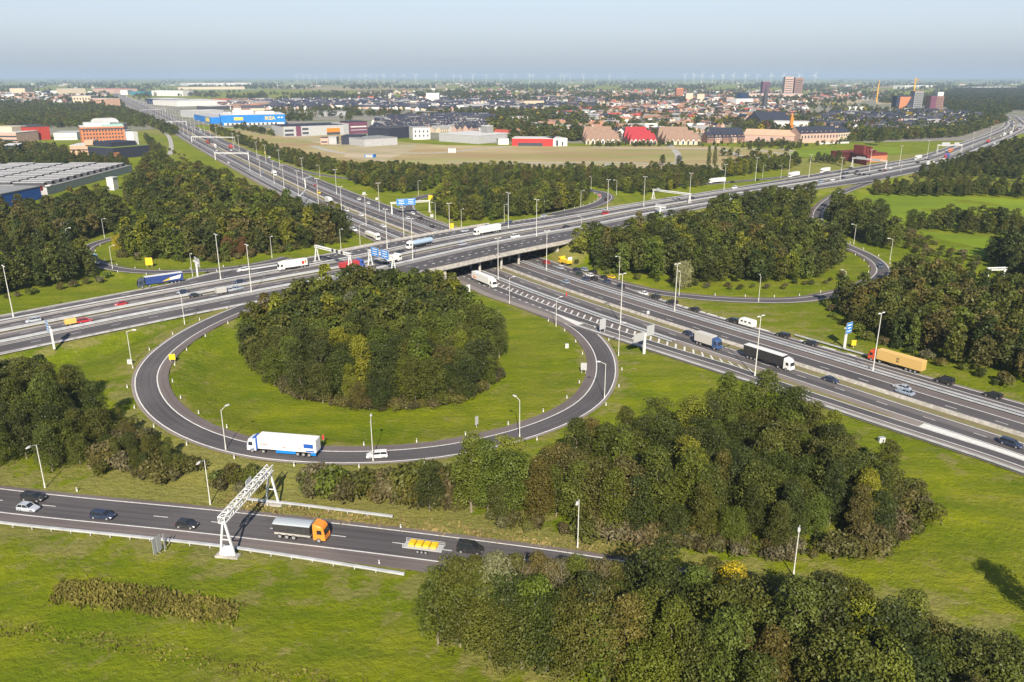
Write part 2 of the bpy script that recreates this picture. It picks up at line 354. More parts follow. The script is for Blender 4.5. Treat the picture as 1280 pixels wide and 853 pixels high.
def terrain():
    ny, nx = XX.shape
    # outer skirt: rings of coarse quads round the fine sheet
    v = np.stack([XX.ravel(), YY.ravel(), HT.ravel()], 1)
    idx = np.arange(nx*ny).reshape(ny, nx)
    q = np.stack([idx[:-1, :-1], idx[:-1, 1:], idx[1:, 1:], idx[1:, :-1]], -1).reshape(-1, 4)
    verts = [tuple(p) for p in v]; faces = [tuple(t) for t in q.tolist()]
    B = 70000.0; base = len(verts)
    verts += [(-B, -2000, -.25), (B, -2000, -.25), (B, B, -.25), (-B, B, -.25)]
    c00, c10, c11, c01 = idx[0, 0], idx[0, -1], idx[-1, -1], idx[-1, 0]
    south = list(idx[0, :]); east = list(idx[:, -1]); north = list(idx[-1, ::-1]); west = list(idx[::-1, 0])
    faces += [tuple([base, base+1]+[int(i) for i in south[::-1]]), tuple([base+1, base+2]+[int(i) for i in east[::-1]]), tuple([base+2, base+3]+[int(i) for i in north[::-1]]), tuple([base+3, base]+[int(i) for i in west[::-1]])]
    me = bpy.data.meshes.new('ground'); me.from_pydata(verts, [], faces)
    a = me.attributes.new('dry', 'FLOAT', 'POINT'); d = np.concatenate([np.clip(DRY, 0, 1.3).ravel(), [.15]*4]).astype('f'); a.data.foreach_set('value', d)
    me.polygons.foreach_set('use_smooth', [True]*len(faces)); me.update()
    m, nt, p = nodes('meadow_grass')
    at = nt.nodes.new('ShaderNodeAttribute'); at.attribute_name = 'dry'
    big = noise(nt, .012, 3, .5, ramp=(.35, .65)); mid = noise(nt, .085, 5, .65, ramp=(.35, .65)); fine = noise(nt, .75, 6, .75, ramp=(.3, .7)); mid2 = noise(nt, .04, 6, .7, ramp=(.44, .62))
    c = mixc(nt, mid, (.165, .225, .004), (.32, .345, .008))
    c = mixc(nt, mixf(nt, big, .55), c, (.120, .180, .006))
    c = mixc(nt, mixf(nt, mid2, .5), c, (.30, .28, .04))
    mpg = nt.nodes.new('ShaderNodeMapping'); mpg.inputs['Scale'].default_value = (.035, .22, 1); mpg.inputs['Rotation'].default_value = (0, 0, .16); tcg = nt.nodes.new('ShaderNodeTexCoord'); nt.links.new(tcg.outputs['Object'], mpg.inputs[0])
    stk = noise(nt, 1.0, 5, .65, vec=mpg.outputs[0], ramp=(.40, .66)); c = mixc(nt, mixf(nt, stk, .55), c, (.105, .165, .006))
    bare = noise(nt, .21, 6, .8, ramp=(.57, .70)); c = mixc(nt, mixf(nt, bare, .7), c, (.33, .28, .11))
    dd = addf(nt, mixf(nt, at.outputs['Fac'], 1.0), mixf(nt, mid, .0))
    blot = addf(nt, addf(nt, dd, mixf(nt, noise(nt, .16, 5, .7, ramp=(.33, .67)), .9)), .75, 'SUBTRACT')
    blot = ramped(nt, blot, 0.0, .5)
    c = mixc(nt, mixf(nt, blot, .9), c, mixc(nt, fine, (.42, .33, .18), (.30, .25, .09)))
    c = mixc(nt, mixf(nt, fine, .45), c, mixc(nt, .5, c, (.03, .05, .005), 'MULTIPLY'))
    # small pale weeds
    w = nt.nodes.new('ShaderNodeTexVoronoi'); w.inputs['Scale'].default_value = .45; tc = nt.nodes.new('ShaderNodeTexCoord'); nt.links.new(tc.outputs['Object'], w.inputs['Vector'])
    sp = ramped(nt, w.outputs['Distance'], .16, .06); c = mixc(nt, mixf(nt, mixf(nt, sp, mid), .5), c, (.33, .33, .16))
    nt.links.new(c, p.inputs['Base Color']); p.inputs['Roughness'].default_value = .95; p.inputs['Specular IOR Level'].default_value = .1
    bump(nt, p, fine, .9, .5)
    me.materials.append(m)
    o = bpy.data.objects.new('ground', me); COL.objects.link(o); o['kind'] = 'structure'
terrain()

# ------------------------------------------------------------------ road surfaces
def fo(o): return o if callable(o) else (lambda t, o=o: o)
class Strips:
    """sheets that follow an axis; UV in metres"""
    def __init__(s): s.v = []; s.f = []; s.uv = []; s.m = []
    def add(s, line, t0, t1, oa, ob, dz=0.0, m=0, step=4.0):
        oa, ob = fo(oa), fo(ob); t1 = min(t1, line.L); t0 = max(t0, 0)
        if t1-t0 < .2: return
        n = max(1, int(math.ceil((t1-t0)/step))); b = len(s.v)
        for k in range(n+1):
            t = t0+(t1-t0)*k/n
            a, c = oa(t), ob(t)
            s.v.append(line.at(t, a, dz)); s.v.append(line.at(t, c, dz))
        for k in range(n):
            t = t0+(t1-t0)*k/n; tn = t0+(t1-t0)*(k+1)/n
            up = oa(t) > ob(t)
            i = b+2*k; q = (i, i+1, i+3, i+2) if up else (i+1, i, i+2, i+3)
            s.f.append(q); s.m.append(m)
            uvs = {i: (t/10, oa(t)), i+1: (t/10, ob(t)), i+3: (tn/10, ob(tn)), i+2: (tn/10, oa(tn))}
            s.uv += [uvs[j] for j in q]
    def dash(s, line, t0, t1, o, w, ln, per, dz=.02, m=0):
        t = t0; f = fo(o)
        while t < t1:
            s.add(line, t, min(t+ln, t1), lambda u: f(u)+w/2, lambda u: f(u)-w/2, dz, m, step=6); t += per
    def line(s, line, t0, t1, o, w=.3, dz=.02, m=0):
        f = fo(o); s.add(line, t0, t1, lambda u: f(u)+w/2, lambda u: f(u)-w/2, dz, m)
    def build(s, name, mats, kind='structure'):
        me = bpy.data.meshes.new(name); me.from_pydata(s.v, [], s.f)
        for x in mats: me.materials.append(x)
        me.polygons.foreach_set('material_index', s.m)
        uv = me.uv_layers.new(name='UVMap'); uv.data.foreach_set('uv', np.array(s.uv, 'f').ravel()); me.update()
        o = bpy.data.objects.new(name, me); COL.objects.link(o); o['kind'] = kind
        return o
RM = [M['asphalt'], M['asphalt_old'], M['shoulder'], M['shoulder_red'], M['verge'], M['conc_pale']]
PM = [M['paint']]
marks = Strips()
MW = .32
# --- viaduct motorway
A = Strips(); a0, a1 = 0, LA.L
def ab(o1, o2, m, dz=0.0, t0=None, t1=None): A.add(LA, a0 if t0 is None else t0, a1 if t1 is None else t1, o1, o2, dz, m)
tx = SA(760); tx2 = SA(960)
ab(AU, lambda t: AU(t)-1.3, 5); ab(lambda t: AU(t)-1.3, lambda t: max(13.8, AU(t)-3.0), 1)
ab(lambda t: max(13.8, AU(t)-3.0), 14.2, 0); ab(14.2, 13.2, 1); ab(13.2, 11.0, 5); ab(11.0, 9.6, 2); ab(9.6, 6.2, 0); ab(6.2, 2.6, 1); ab(2.6, 1.5, 2)
ab(1.5, -1.5, 4); ab(-1.5, -2.6, 2); ab(-2.6, -6.2, 1); ab(-6.2, -9.8, 0); ab(-9.8, -11.2, 2); ab(-11.2, -13.6, 5); ab(-13.6, -14.4, 1)
ab(-14.4, lambda t: min(-18, AE(t)+3.2), 0); ab(lambda t: min(-18, AE(t)+3.2), lambda t: AE(t)+1.2, 1); ab(lambda t: AE(t)+1.2, AE, 5)
A.build('motorway_road_over_viaduct', RM)
for o in (2.7, 9.7, -2.7, -9.7, 14.6, -14.8): marks.line(LA, 0, a1, o, MW)
marks.line(LA, 0, a1, lambda t: AU(t)-1.8, MW); marks.line(LA, 0, a1, lambda t: AE(t)+1.9, .38)
for o in (6.2, -6.2, 18.1, -18.2): marks.dash(LA, 0, a1, o, .22, 3.0, 12.0)
marks.dash(LA, SA(470), SA(800), -21.9, .6, 1.6, 4.4); marks.dash(LA, SA(500), SA(800), -25.6, .22, 3.0, 12.0)
marks.dash(LA, SA(440), SA(720), 21.4, .6, 1.6, 4.4)
marks.add(LA, SA(322), SA(372), lambda t: AU(t)-4.2, lambda t: AU(t)-6.6, .02)
# --- diagonal motorway
B = Strips(); b0, b1 = 0, LB.L
def bb(o1, o2, m, dz=0.0, t0=None, t1=None): B.add(LB, b0 if t0 is None else t0, b1 if t1 is None else t1, o1, o2, dz, m)
bb(BU, lambda t: BU(t)-1.2, 2); bb(lambda t: BU(t)-1.2, 17.6, 0); bb(17.6, 14.2, 1); bb(14.2, 11.2, 2); bb(11.2, 7.9, 3); bb(7.9, 4.2, 0); bb(4.2, .6, 0); bb(.6, -.6, 2)
bb(-.6, -3.6, 4); bb(-3.6, -7.2, 1); bb(-7.2, -10.8, 0); bb(-10.8, -13.0, 2)
bw0, bw1 = SB(840), SB(1150)
bb(-13.0, lambda t: BH(t)+.3, 3, 0, b0, bw0); bb(-13.0, lambda t: BH(t)+.3, 4, 0, bw0, bw1); bb(-13.0, lambda t: min(-13.01, BH(t)+.3), 2, 0, bw1, b1)
bb(lambda t: BH(t)+.3, lambda t: BH(t)-3.3, 0); bb(lambda t: BH(t)-3.3, lambda t: min(BH(t)-3.35, BE(t)+3.2), 1); bb(lambda t: min(BH(t)-3.35, BE(t)+3.2), BE, 2)
B.build('diagonal_motorway_road', RM)
for o in (7.7, .9, -4.0, -10.5, 14.6): marks.line(LB, b0, b1, o, MW)
marks.line(LB, b0, b1, lambda t: BU(t)-1.4, MW); marks.line(LB, SB(700), b1, 17.5, MW)
marks.line(LB, b0, b1, lambda t: BH(t), MW); marks.line(LB, b0, SB(640), lambda t: BE(t)+3.4, MW); marks.line(LB, SB(790), b1, lambda t: BH(t)-3.3, MW)
for o in (4.25, -7.2): marks.dash(LB, b0, b1, o, .22, 3.0, 12.0)
marks.dash(LB, b0, SB(700), 20.6, .55, 1.5, 4.4); marks.dash(LB, b0, SB(640), 17.4, .22, 3.0, 12.0)
marks.dash(LB, SB(560), SB(765), lambda t: BH(t)-3.9, .5, 1.5, 4.2)
t = SB(330)
while t < SB(985):     # diagonal hatching bars
    if t < SB(470) or t > SB(585):
        f = lambda u: 0
        a = LB.at(t, BH(t)+.2, .02); b = LB.at(t+.75, BH(t)+.2, .02); c = LB.at(t-1.9, min(-13.6, BH(t)+3.4), .02); d = LB.at(t-2.65, min(-13.6, BH(t)+3.4), .02)
        bi = len(marks.v); marks.v += [a, b, c, d]; marks.f.append((bi, bi+1, bi+2, bi+3)); marks.m.append(0); marks.uv += [(0, 0)]*4
    t += 3.4
marks.add(LB, SB(1183), b1, -11.0, lambda t: BH(t)+.25 if BH(t)+.25 < -11.2 else -11.3, .025)
# white gore where the loop leaves
g0, g1 = SB(752), SB(796)
marks.add(LB, g0, g1, lambda t: BH(t)-3.9, lambda t: BH(t)-3.95-(t-g0)/(g1-g0)*3.2, .03)
# white block edges on the upper side
marks.dash(LB, SB(770), SB(900), lambda t: BU(t)-.4, 1.0, 4.5, 5.5, .03)
marks.dash(LB, SB(900), SB(1020), lambda t: BU(t)-.5, .9, 4.5, 8, .03)
marks.dash(LA, SA(2), SA(300), lambda t: AE(t)+.9, .8, 4.2, 5.4, .03)
# --- ramps (their ends lie just under the motorways' own surface)
def ramp(line, name, oL, oR, sl, sr, dz=-.04, reds=3):
    """oL/oR: half widths of the lane on the left and right, sl/sr shoulders beyond them"""
    S = Strips()
    S.add(line, 0, line.L, oL+sl, oL, dz, reds if sl > 1.2 else 2); S.add(line, 0, line.L, oL, -oR, dz, 0); S.add(line, 0, line.L, -oR, -oR-sr, dz, reds if sr > 1.2 else 2)
    S.build(name, RM)
    marks.line(line, 0, line.L, oL-.1, .3, dz+.02); marks.line(line, 0, line.L, -oR+.1, .3, dz+.02)
ramp(L1, 'loop_ramp_road', 2.7, 2.9, 2.7, .8)
ramp(L3, 'eastern_loop_road', 2.5, 2.5, 2.3, .7)
ramp(L4, 'western_ramp_road', 2.5, 2.5, .6, 1.6)
ramp(L5, 'northern_loop_road', 3.6, 3.4, 1.0, 1.5)
ramp(L6, 'outer_slip_road', 3.0, 3.0, .8, 1.2)
C_ = Strips()
C_.add(LC, 0, LC.L, 5.2, 4.1, 0, 3); C_.add(LC, 0, LC.L, 4.1, -4.1, 0, 0); C_.add(LC, 0, LC.L, -4.1, -7.4, 0, 3); C_.build('front_slip_road', RM)
marks.line(LC, 0, LC.L, 3.95, .28); marks.line(LC, 0, LC.L, -3.95, .28)
tc0 = LC.px(52, 632)[0]; marks.dash(LC, tc0 % 12, LC.L, 0, .2, 3.0, 12.0)
marks.build('road_marking_lines', PM)

# small far roads
S = Strips()
def farroad(pts, w, z=.0, m=5):
    l = Line([(*G(x, y)[:2], G(x, y)[2]+.12+z) for x, y in pts], 8); S.add(l, 0, l.L, w/2, -w/2, 0, m)
farroad([(190, 158), (208, 168), (213, 176), (214, 187), (212, 194)], 5)
farroad([(345, 165), (360, 172), (395, 184), (440, 193), (480, 191), (540, 192), (600, 186), (640, 184)], 8)
farroad([(834, 178), (845, 190), (848, 198), (838, 205), (760, 203), (680, 204), (640, 203)], 7)
farroad([(975, 186), (1010, 193), (1040, 198), (960, 190), (940, 186)], 6)
farroad([(1080, 178), (1120, 177), (1180, 176), (1200, 172), (1215, 165)], 5)
farroad([(890, 183), (920, 193), (940, 204)], 6)
farroad([(240, 153), (290, 160), (340, 163), (357, 161)], 9)
S.build('service_road', RM)

# ------------------------------------------------------------------ fields beyond the woods
def sheet(name, poly, m, z=.12):
    b = MB(); b.face([(*W(x, y, 0), z) for x, y in poly]); o = b.build(name, m); o['kind'] = 'structure'; return o
def fieldmat(name, a, b, c, s=.01):
    m, nt, p = nodes(name)
    mp = nt.nodes.new('ShaderNodeMapping'); mp.inputs['Scale'].default_value = (.35, 1, 1); tc = nt.nodes.new('ShaderNodeTexCoord'); nt.links.new(tc.outputs['Object'], mp.inputs[0])
    f1 = noise(nt, s, 5, .6, vec=mp.outputs[0], ramp=(.38, .62)); f2 = noise(nt, s*2.7, 6, .7, vec=mp.outputs[0], ramp=(.42, .62)); f3 = noise(nt, s*30, 4, .7, ramp=(.3, .7))
    col = mixc(nt, f2, mixc(nt, f1, a, b), c); col = mixc(nt, mixf(nt, f3, .35), col, tuple(x*.55 for x in a))
    nt.links.new(col, p.inputs['Base Color']); p.inputs['Roughness'].default_value = .95; p.inputs['Specular IOR Level'].default_value = .1
    return m
M['straw'] = fieldmat('straw_and_weeds', (.47, .39, .21), (.24, .26, .07), (.34, .23, .12), .009)
M['sand'] = fieldmat('bare_sand', (.52, .42, .29), (.42, .34, .22), (.30, .28, .14), .01)
M['green'] = fieldmat('mown_pasture', (.17, .24, .012), (.23, .30, .02), (.14, .20, .015), .01)
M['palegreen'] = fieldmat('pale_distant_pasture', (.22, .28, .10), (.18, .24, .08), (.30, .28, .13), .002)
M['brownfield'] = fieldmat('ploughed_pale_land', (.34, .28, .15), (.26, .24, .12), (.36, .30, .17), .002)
M['paving'] = fieldmat('town_paving', (.24, .22, .19), (.17, .20, .10), (.30, .27, .23), .006)
for nm, poly, m, z in (
    ('construction_field', [(250, 163), (360, 160), (480, 176), (560, 182), (720, 183), (900, 183), (1000, 188), (960, 207), (840, 213), (700, 211), (600, 207), (500, 206), (440, 203), (360, 190), (300, 178)], 'straw', .10),
    ('sandy_field', [(435, 185), (520, 180), (520, 186), (478, 203), (430, 197)], 'sand', .16),
    ('sandy_field', [(560, 201), (720, 206), (900, 206), (905, 214), (700, 209.5), (560, 205)], 'sand', .16),
    ('sandy_field', [(740, 184), (900, 185), (905, 188), (860, 187.5), (745, 186.5)], 'sand', .22),
    ('sandy_field', [(330, 163), (420, 175), (470, 188), (440, 187), (390, 178), (330, 166)], 'sand', .22),
    ('paved_town_land', [(-400, 160), (100, 170), (215, 160), (250, 156), (620, 180), (1230, 176), (1290, 165), (1500, 150), (1500, 124), (-600, 124)], 'paving', .05),
    ('meadow_field', [(1062, 246), (1110, 244), (1290, 250), (1400, 258), (1400, 290), (1290, 284), (1150, 277), (1120, 282), (1085, 262)], 'green', .3),
    ('meadow_field', [(1150, 290), (1240, 297), (1230, 325), (1190, 316), (1165, 303)], 'green', .3),
    ('meadow_field', [(1000, 187), (1045, 186), (1062, 196), (1000, 197), (985, 192)], 'green', .3),
    ('meadow_field', [(1060, 188), (1120, 184), (1130, 192), (1065, 198)], 'green', .3),
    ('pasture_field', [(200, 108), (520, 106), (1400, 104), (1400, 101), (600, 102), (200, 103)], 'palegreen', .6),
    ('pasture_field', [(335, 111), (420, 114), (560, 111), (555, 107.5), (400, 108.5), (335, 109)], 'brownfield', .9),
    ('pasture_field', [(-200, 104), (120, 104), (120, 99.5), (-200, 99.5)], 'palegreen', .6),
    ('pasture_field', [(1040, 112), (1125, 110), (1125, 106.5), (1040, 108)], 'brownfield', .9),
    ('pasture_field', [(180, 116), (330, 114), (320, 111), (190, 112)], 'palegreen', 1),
    ('bare_building_land', [(1095, 131), (1118, 131), (1118, 127), (1096, 127)], 'sand', .5),
    ('bare_building_land', [(980, 130), (1060, 132), (1090, 125), (1020, 124)], 'sand', .5)):
    sheet(nm, [(x, y) for x, y in poly], M[m], z)

# ------------------------------------------------------------------ bridge
def bridge():
    r = empty('motorway_viaduct', LA.at(SA(630)), 0, 'pale concrete viaduct deck carrying the upper motorway over the diagonal one', 'viaduct')
    tb0 = LA.proj(*LB.at(LB.proj(0, 337)[0])[:2])[0]
    # stations where the deck meets its banks
    ca = LA.proj(*LB.at(SB(560), -30)[:2])[0]; cb = LA.proj(*LB.at(SB(600), 34)[:2])[0]
    t0, t1 = tb0-41, tb0+41
    loc = Vector(r.location)
    def L(p): return tuple(Vector(p)-loc)
    d = MB(); n = 20
    secs = []
    for k in range(n+1):
        t = t0+(t1-t0)*k/n; u, e = AU(t), AE(t)
        secs.append([L(LA.at(t, e, -.06)), L(LA.at(t, e, -1.3)), L(LA.at(t, e+1.5, -1.9)), L(LA.at(t, u-1.5, -1.9)), L(LA.at(t, u, -1.3)), L(LA.at(t, u, -.06))])
    d.loft(secs[::1], 0); d.build('deck', M['conc'], r)
    for side, nm in ((AE, 'parapet'), (AU, 'parapet')):
        sg = -1 if side is AE else 1
        p = MB(); secs = []
        for k in range(n+1):
            t = t0-4+(t1-t0+8)*k/n; o = side(t)
            secs.append([L(LA.at(t, o+sg*.35, -1.0)), L(LA.at(t, o+sg*.35, .75)), L(LA.at(t, o, .75)), L(LA.at(t, o, -.05))])
        p.loft(secs, 0); p.build(nm, M['conc'], r)
    # piers in the gaps between the carriageways below
    for ob in (-14.4, -1.9, 9.6):
        for oa in range(-29, 27, 8):
            # intersection of viaduct offset oa with diagonal offset ob
            best = min(((LA.proj(*LB.at(tt, ob)[:2]), tt) for tt in np.arange(SB(560), SB(700), 1.0)), key=lambda q: abs(q[0][1]-oa))
            x, y, _ = LB.at(best[1], ob)
            q = MB(); q.tube((x-loc.x, y-loc.y, -.3-loc.z), (x-loc.x, y-loc.y, 5.0-loc.z), .55, .55, 10); q.build('pier', M['conc'], r)
    # abutment walls
    for ob in (-35.5, 33.0):
        q = MB(); pts = []
        for oa in (-31, 25):
            best = min(((LA.proj(*LB.at(tt, ob)[:2]), tt) for tt in np.arange(SB(540), SB(720), 1.0)), key=lambda v: abs(v[0][1]-oa))
            pts.append(LB.at(best[1], ob))
        q.bar((pts[0][0]-loc.x, pts[0][1]-loc.y, 3.2-loc.z), (pts[1][0]-loc.x, pts[1][1]-loc.y, 3.2-loc.z), 1.0, 4.0); q.build('abutment', M['conc'], r)
    return t0, t1
bridge()

# ------------------------------------------------------------------ guard rails
def rail(name, line, t0, t1, o, label, h=.72, w=.5, step=8.0, concrete=False, cat='guard rail', group=None, posts=False):
    f = fo(o); n = max(1, int((t1-t0)/step)); c = line.at((t0+t1)/2, f((t0+t1)/2)); loc = Vector(c)
    b = MB()
    if concrete:
        secs = []
        for k in range(n+1):
            t = t0+(t1-t0)*k/n; q = f(t)
            secs.append([tuple(Vector(line.at(t, q+dx, dz))-loc) for dx, dz in ((-.45, .0), (-.22, .85), (.22, .85), (.45, .0))])
        b.loft(secs, 0); ob = b.build(name, M['conc'], None, loc=loc)
    else:
        secs = []
        for k in range(n+1):
            t = t0+(t1-t0)*k/n; q = f(t)
            secs.append([tuple(Vector(line.at(t, q+dx, dz))-loc) for dx, dz in ((-w/2, h-.32), (-w/2, h), (w/2, h), (w/2, h-.32))])
        b.loft(secs, 0)
        if posts:
            ob = empty(name, loc); b.build('beam', M['rail'], ob)
            q = MB(); q.box((0, 0, -.2), (.16, .16, h-.15)); me = q.mesh('post', [M['rail']])
            for k in range(int((t1-t0)/4)):
                t = t0+k*4+1; c_ = bpy.data.objects.new('post', me); COL.objects.link(c_); c_.parent = ob; c_.location = Vector(line.at(t, f(t)))-loc
        else: ob = b.build(name, M['rail'], None, loc=loc)
    tag(ob, label, cat, group or 'guard rails along the motorways')
rail('guard_rail', LA, SA(-60), SA(1215), 12.5, 'steel guard rail on the pale strip before the far carriageway of the viaduct road', step=6)
rail('guard_rail', LA, SA(-60), SA(1215), .9, 'steel rail on the far edge of the viaduct road median')
rail('guard_rail', LA, SA(-60), SA(1215), -.9, 'steel rail on the near edge of the viaduct road median')
rail('guard_rail', LA, SA(-60), SA(1215), -12.9, 'steel rail on the pale strip before the nearer slip lanes of the viaduct road')
rail('guard_rail', LA, SA(-60), SA(1215), -11.6, 'second steel rail facing the nearer main lanes of the viaduct road')
rail('guard_rail', LB, SB(230), SB(1420), 13.4, 'steel rail beside the far parallel lane of the diagonal road')
rail('guard_rail', LB, SB(230), SB(1420), 11.5, 'steel rail paired with the one beside the far parallel lane')
rail('concrete_barrier', LB, SB(230), SB(1420), 0.0, 'pale concrete barrier along the middle of the diagonal motorway', concrete=True, cat='barrier')
rail('guard_rail', LB, SB(230), SB(880), -12.4, 'steel rail between the main lanes and the hatched slip lane')
rail('guard_rail', LB, SB(230), SB(880), -14.2, 'steel rail closest to the painted hatching of the diagonal road')
rail('guard_rail', LB, SB(800), SB(1420), lambda t: BE(t)+.3, 'steel rail along the grass edge of the diagonal road near the large wood')
rail('guard_rail', LC, LC.px(-60, 650)[0], LC.px(528, 683)[0], lambda t: -7.9-max(0, t-LC.px(330, 660)[0])*.05, 'light steel guard rail along the lower verge of the front slip road', posts=True)
rail('guard_rail', LC, LC.px(282, 655)[0], LC.px(487, 655)[0], lambda t: 8.3-max(0, t-LC.px(340, 660)[0])*.03, 'light steel guard rail on the far verge behind the truss gantry legs', posts=True)
rail('guard_rail', LB, SB(940), SB(1080), lambda t: BU(t)+1.6, 'steel rail on the far verge before the blue sign of the diagonal road')


# ------------------------------------------------------------------ lamp posts
def lamp_proto(h, arms, name):
    r = empty(name); b = MB(); b.tube((0, 0, -.3), (0, 0, h), .17 if h > 12 else .11, .09 if h > 12 else .07, 8)
    b.tube((0, 0, -.3), (0, 0, 1.2), .26 if h > 12 else .17, .24 if h > 12 else .15, 8)
    heads = []
    for a in arms:
        e = (a[0], a[1], h+a[2]); b.tube((0, 0, h-.15), e, .07, .05, 5)
        d = Vector((a[0], a[1], 0)).normalized(); q = MB(); rz = math.atan2(d.y, d.x)
        q.loft([[(-.1, -.12, -.06), (-.1, .12, -.06), (-.1, .12, .1), (-.1, -.12, .1)], [(.35, -.26, -.12), (.35, .26, -.12), (.35, .2, .14), (.35, -.2, .14)], [(1.05, -.2, -.1), (1.05, .2, -.1), (1.05, .14, .05), (1.05, -.14, .05)]], 0)
        heads.append((q.mesh('lamp_head', [M['lamp']]), e, rz))
    o = b.build('pole', M['steel'], r); kid(r, o)
    for me, e, rz in heads:
        c = bpy.data.objects.new('lamp_head', me); COL.objects.link(c); c.parent = r; c.location = e; c.rotation_euler = (0, 0, rz); kid(r, c)
    return r
LP = {'T': lamp_proto(17.5, [(0, .55, .1), (0, -.55, .1)], 'lamp_mast'), 'S': lamp_proto(9.8, [(1.5, 0, .35)], 'street_lamp')}
used_p = set()
def lamp(kind, p, rz, label, group=None):
    o = LP[kind] if kind not in used_p else copy_tree(LP[kind]); used_p.add(kind)
    o.location = (p[0], p[1], p[2]); o.rotation_euler = (0, 0, rz); tag(o, label, 'lamp post', group); return o
def axp(line, x, y):
    t, o, w = line.px(x, y); p = line.at(t); return (w[0], w[1], p[2]), line.ang(t), t, o
TM = [ # tall masts: axis, base in photo, label
 (LA, 17, 397, 'tall mast on the far rail of the viaduct road, first before the dark wood'), (LA, 276, 350, 'tall mast just past the twin white sign panel of the viaduct road'), (LA, 314.5, 366.5, 'tall mast on the rail strip near the pair of silver cars'),
 (LA, 484, 311, 'tall mast behind the tanker lorry, on the far rail of the viaduct'), (LA, 516, 326, 'tall mast in front of the tanker lorry beside the round wood'), (LA, 635.4, 285, 'tall mast behind the long white lorry on the viaduct'),
 (LA, 670.5, 295.5, 'tall mast on the near rail strip of the viaduct past the white van'), (LA, 759.3, 262.8, 'tall mast behind the red van where the northern loop leaves'), (LA, 804.6, 258, 'tall mast before the white truss gantry on the far viaduct road'),
 (LA, 861.5, 252, 'tall mast in the median next to the black car beyond the eastern wood'), (LA, 904.8, 237.5, 'tall mast by the white trailer on the outer slip road'), (LA, 944, 226.3, 'tall mast by the dark round tree of the outer slip road'), (LA, 985.7, 218.6, None),
 (LA, 1011, 221.6, None), (LA, 1050, 226.3, None), (LA, 1086.5, 213.4, None), (LA, 1124, 207, None), (LA, 1158.4, 198.8, None), (LA, 1215, 185.4, None), (LA, 1237, 176, None), (LA, 1253.3, 175.5, None),
 (LB, 622.7, 350.5, 'tall mast next to the white and orange lorry below the viaduct'), (LB, 683, 339, 'tall mast next to the red car below the viaduct'), (LB, 775.5, 405.5, 'tall mast between main lanes and hatching before the cantilever sign'),
 (LB, 843, 390, 'tall mast between the dark queueing cars and the silvery tree'), (LB, 943.5, 470, 'tall mast in front of the long black lorry trailer'), (LB, 1090.7, 465.5, 'tall mast in front of the lorry with the yellow container')]
for l, x, y, lab in TM:
    p, a, t, o = axp(l, x, y); lamp('T', p, a, lab or 'tall lamp mast in the row along the viaduct road beyond the woods', None if lab else 'far masts of the viaduct road')
for x, y in ((283.4, 187), (297.5, 190), (314, 200.4), (333, 205), (356, 212.5), (389, 225), (431, 243), (482, 264), (556, 297)):
    p, a, t, o = axp(LB, x, y); q = LB.at(t, 12.4); lamp('T', q, a, 'tall lamp mast on the far rail of the diagonal motorway beyond the viaduct', 'far rail masts of the diagonal motorway')
for x, y in ((270, 174+2), (319.8, 214), (333, 221), (347.5, 230), (364, 236), (383, 245), (405, 257), (431, 270), (457, 283), (499, 303)):
    p, a, t, o = axp(LB, x, y); q = LB.at(t, -13.3 if x > 300 else -12); lamp('T', q, a, 'tall lamp mast on the near rail of the diagonal motorway beyond the viaduct', 'near rail masts of the diagonal motorway')
t = SB(262)
while t > SB(150): lamp('T', LB.at(t, 12.4), LB.ang(t), 'tall lamp mast on the distant straight of the diagonal motorway', 'distant masts of the diagonal motorway'); lamp('T', LB.at(t-25, -13.3), LB.ang(t), 'tall lamp mast on the distant straight of the diagonal motorway', 'distant masts of the diagonal motorway'); t -= 62
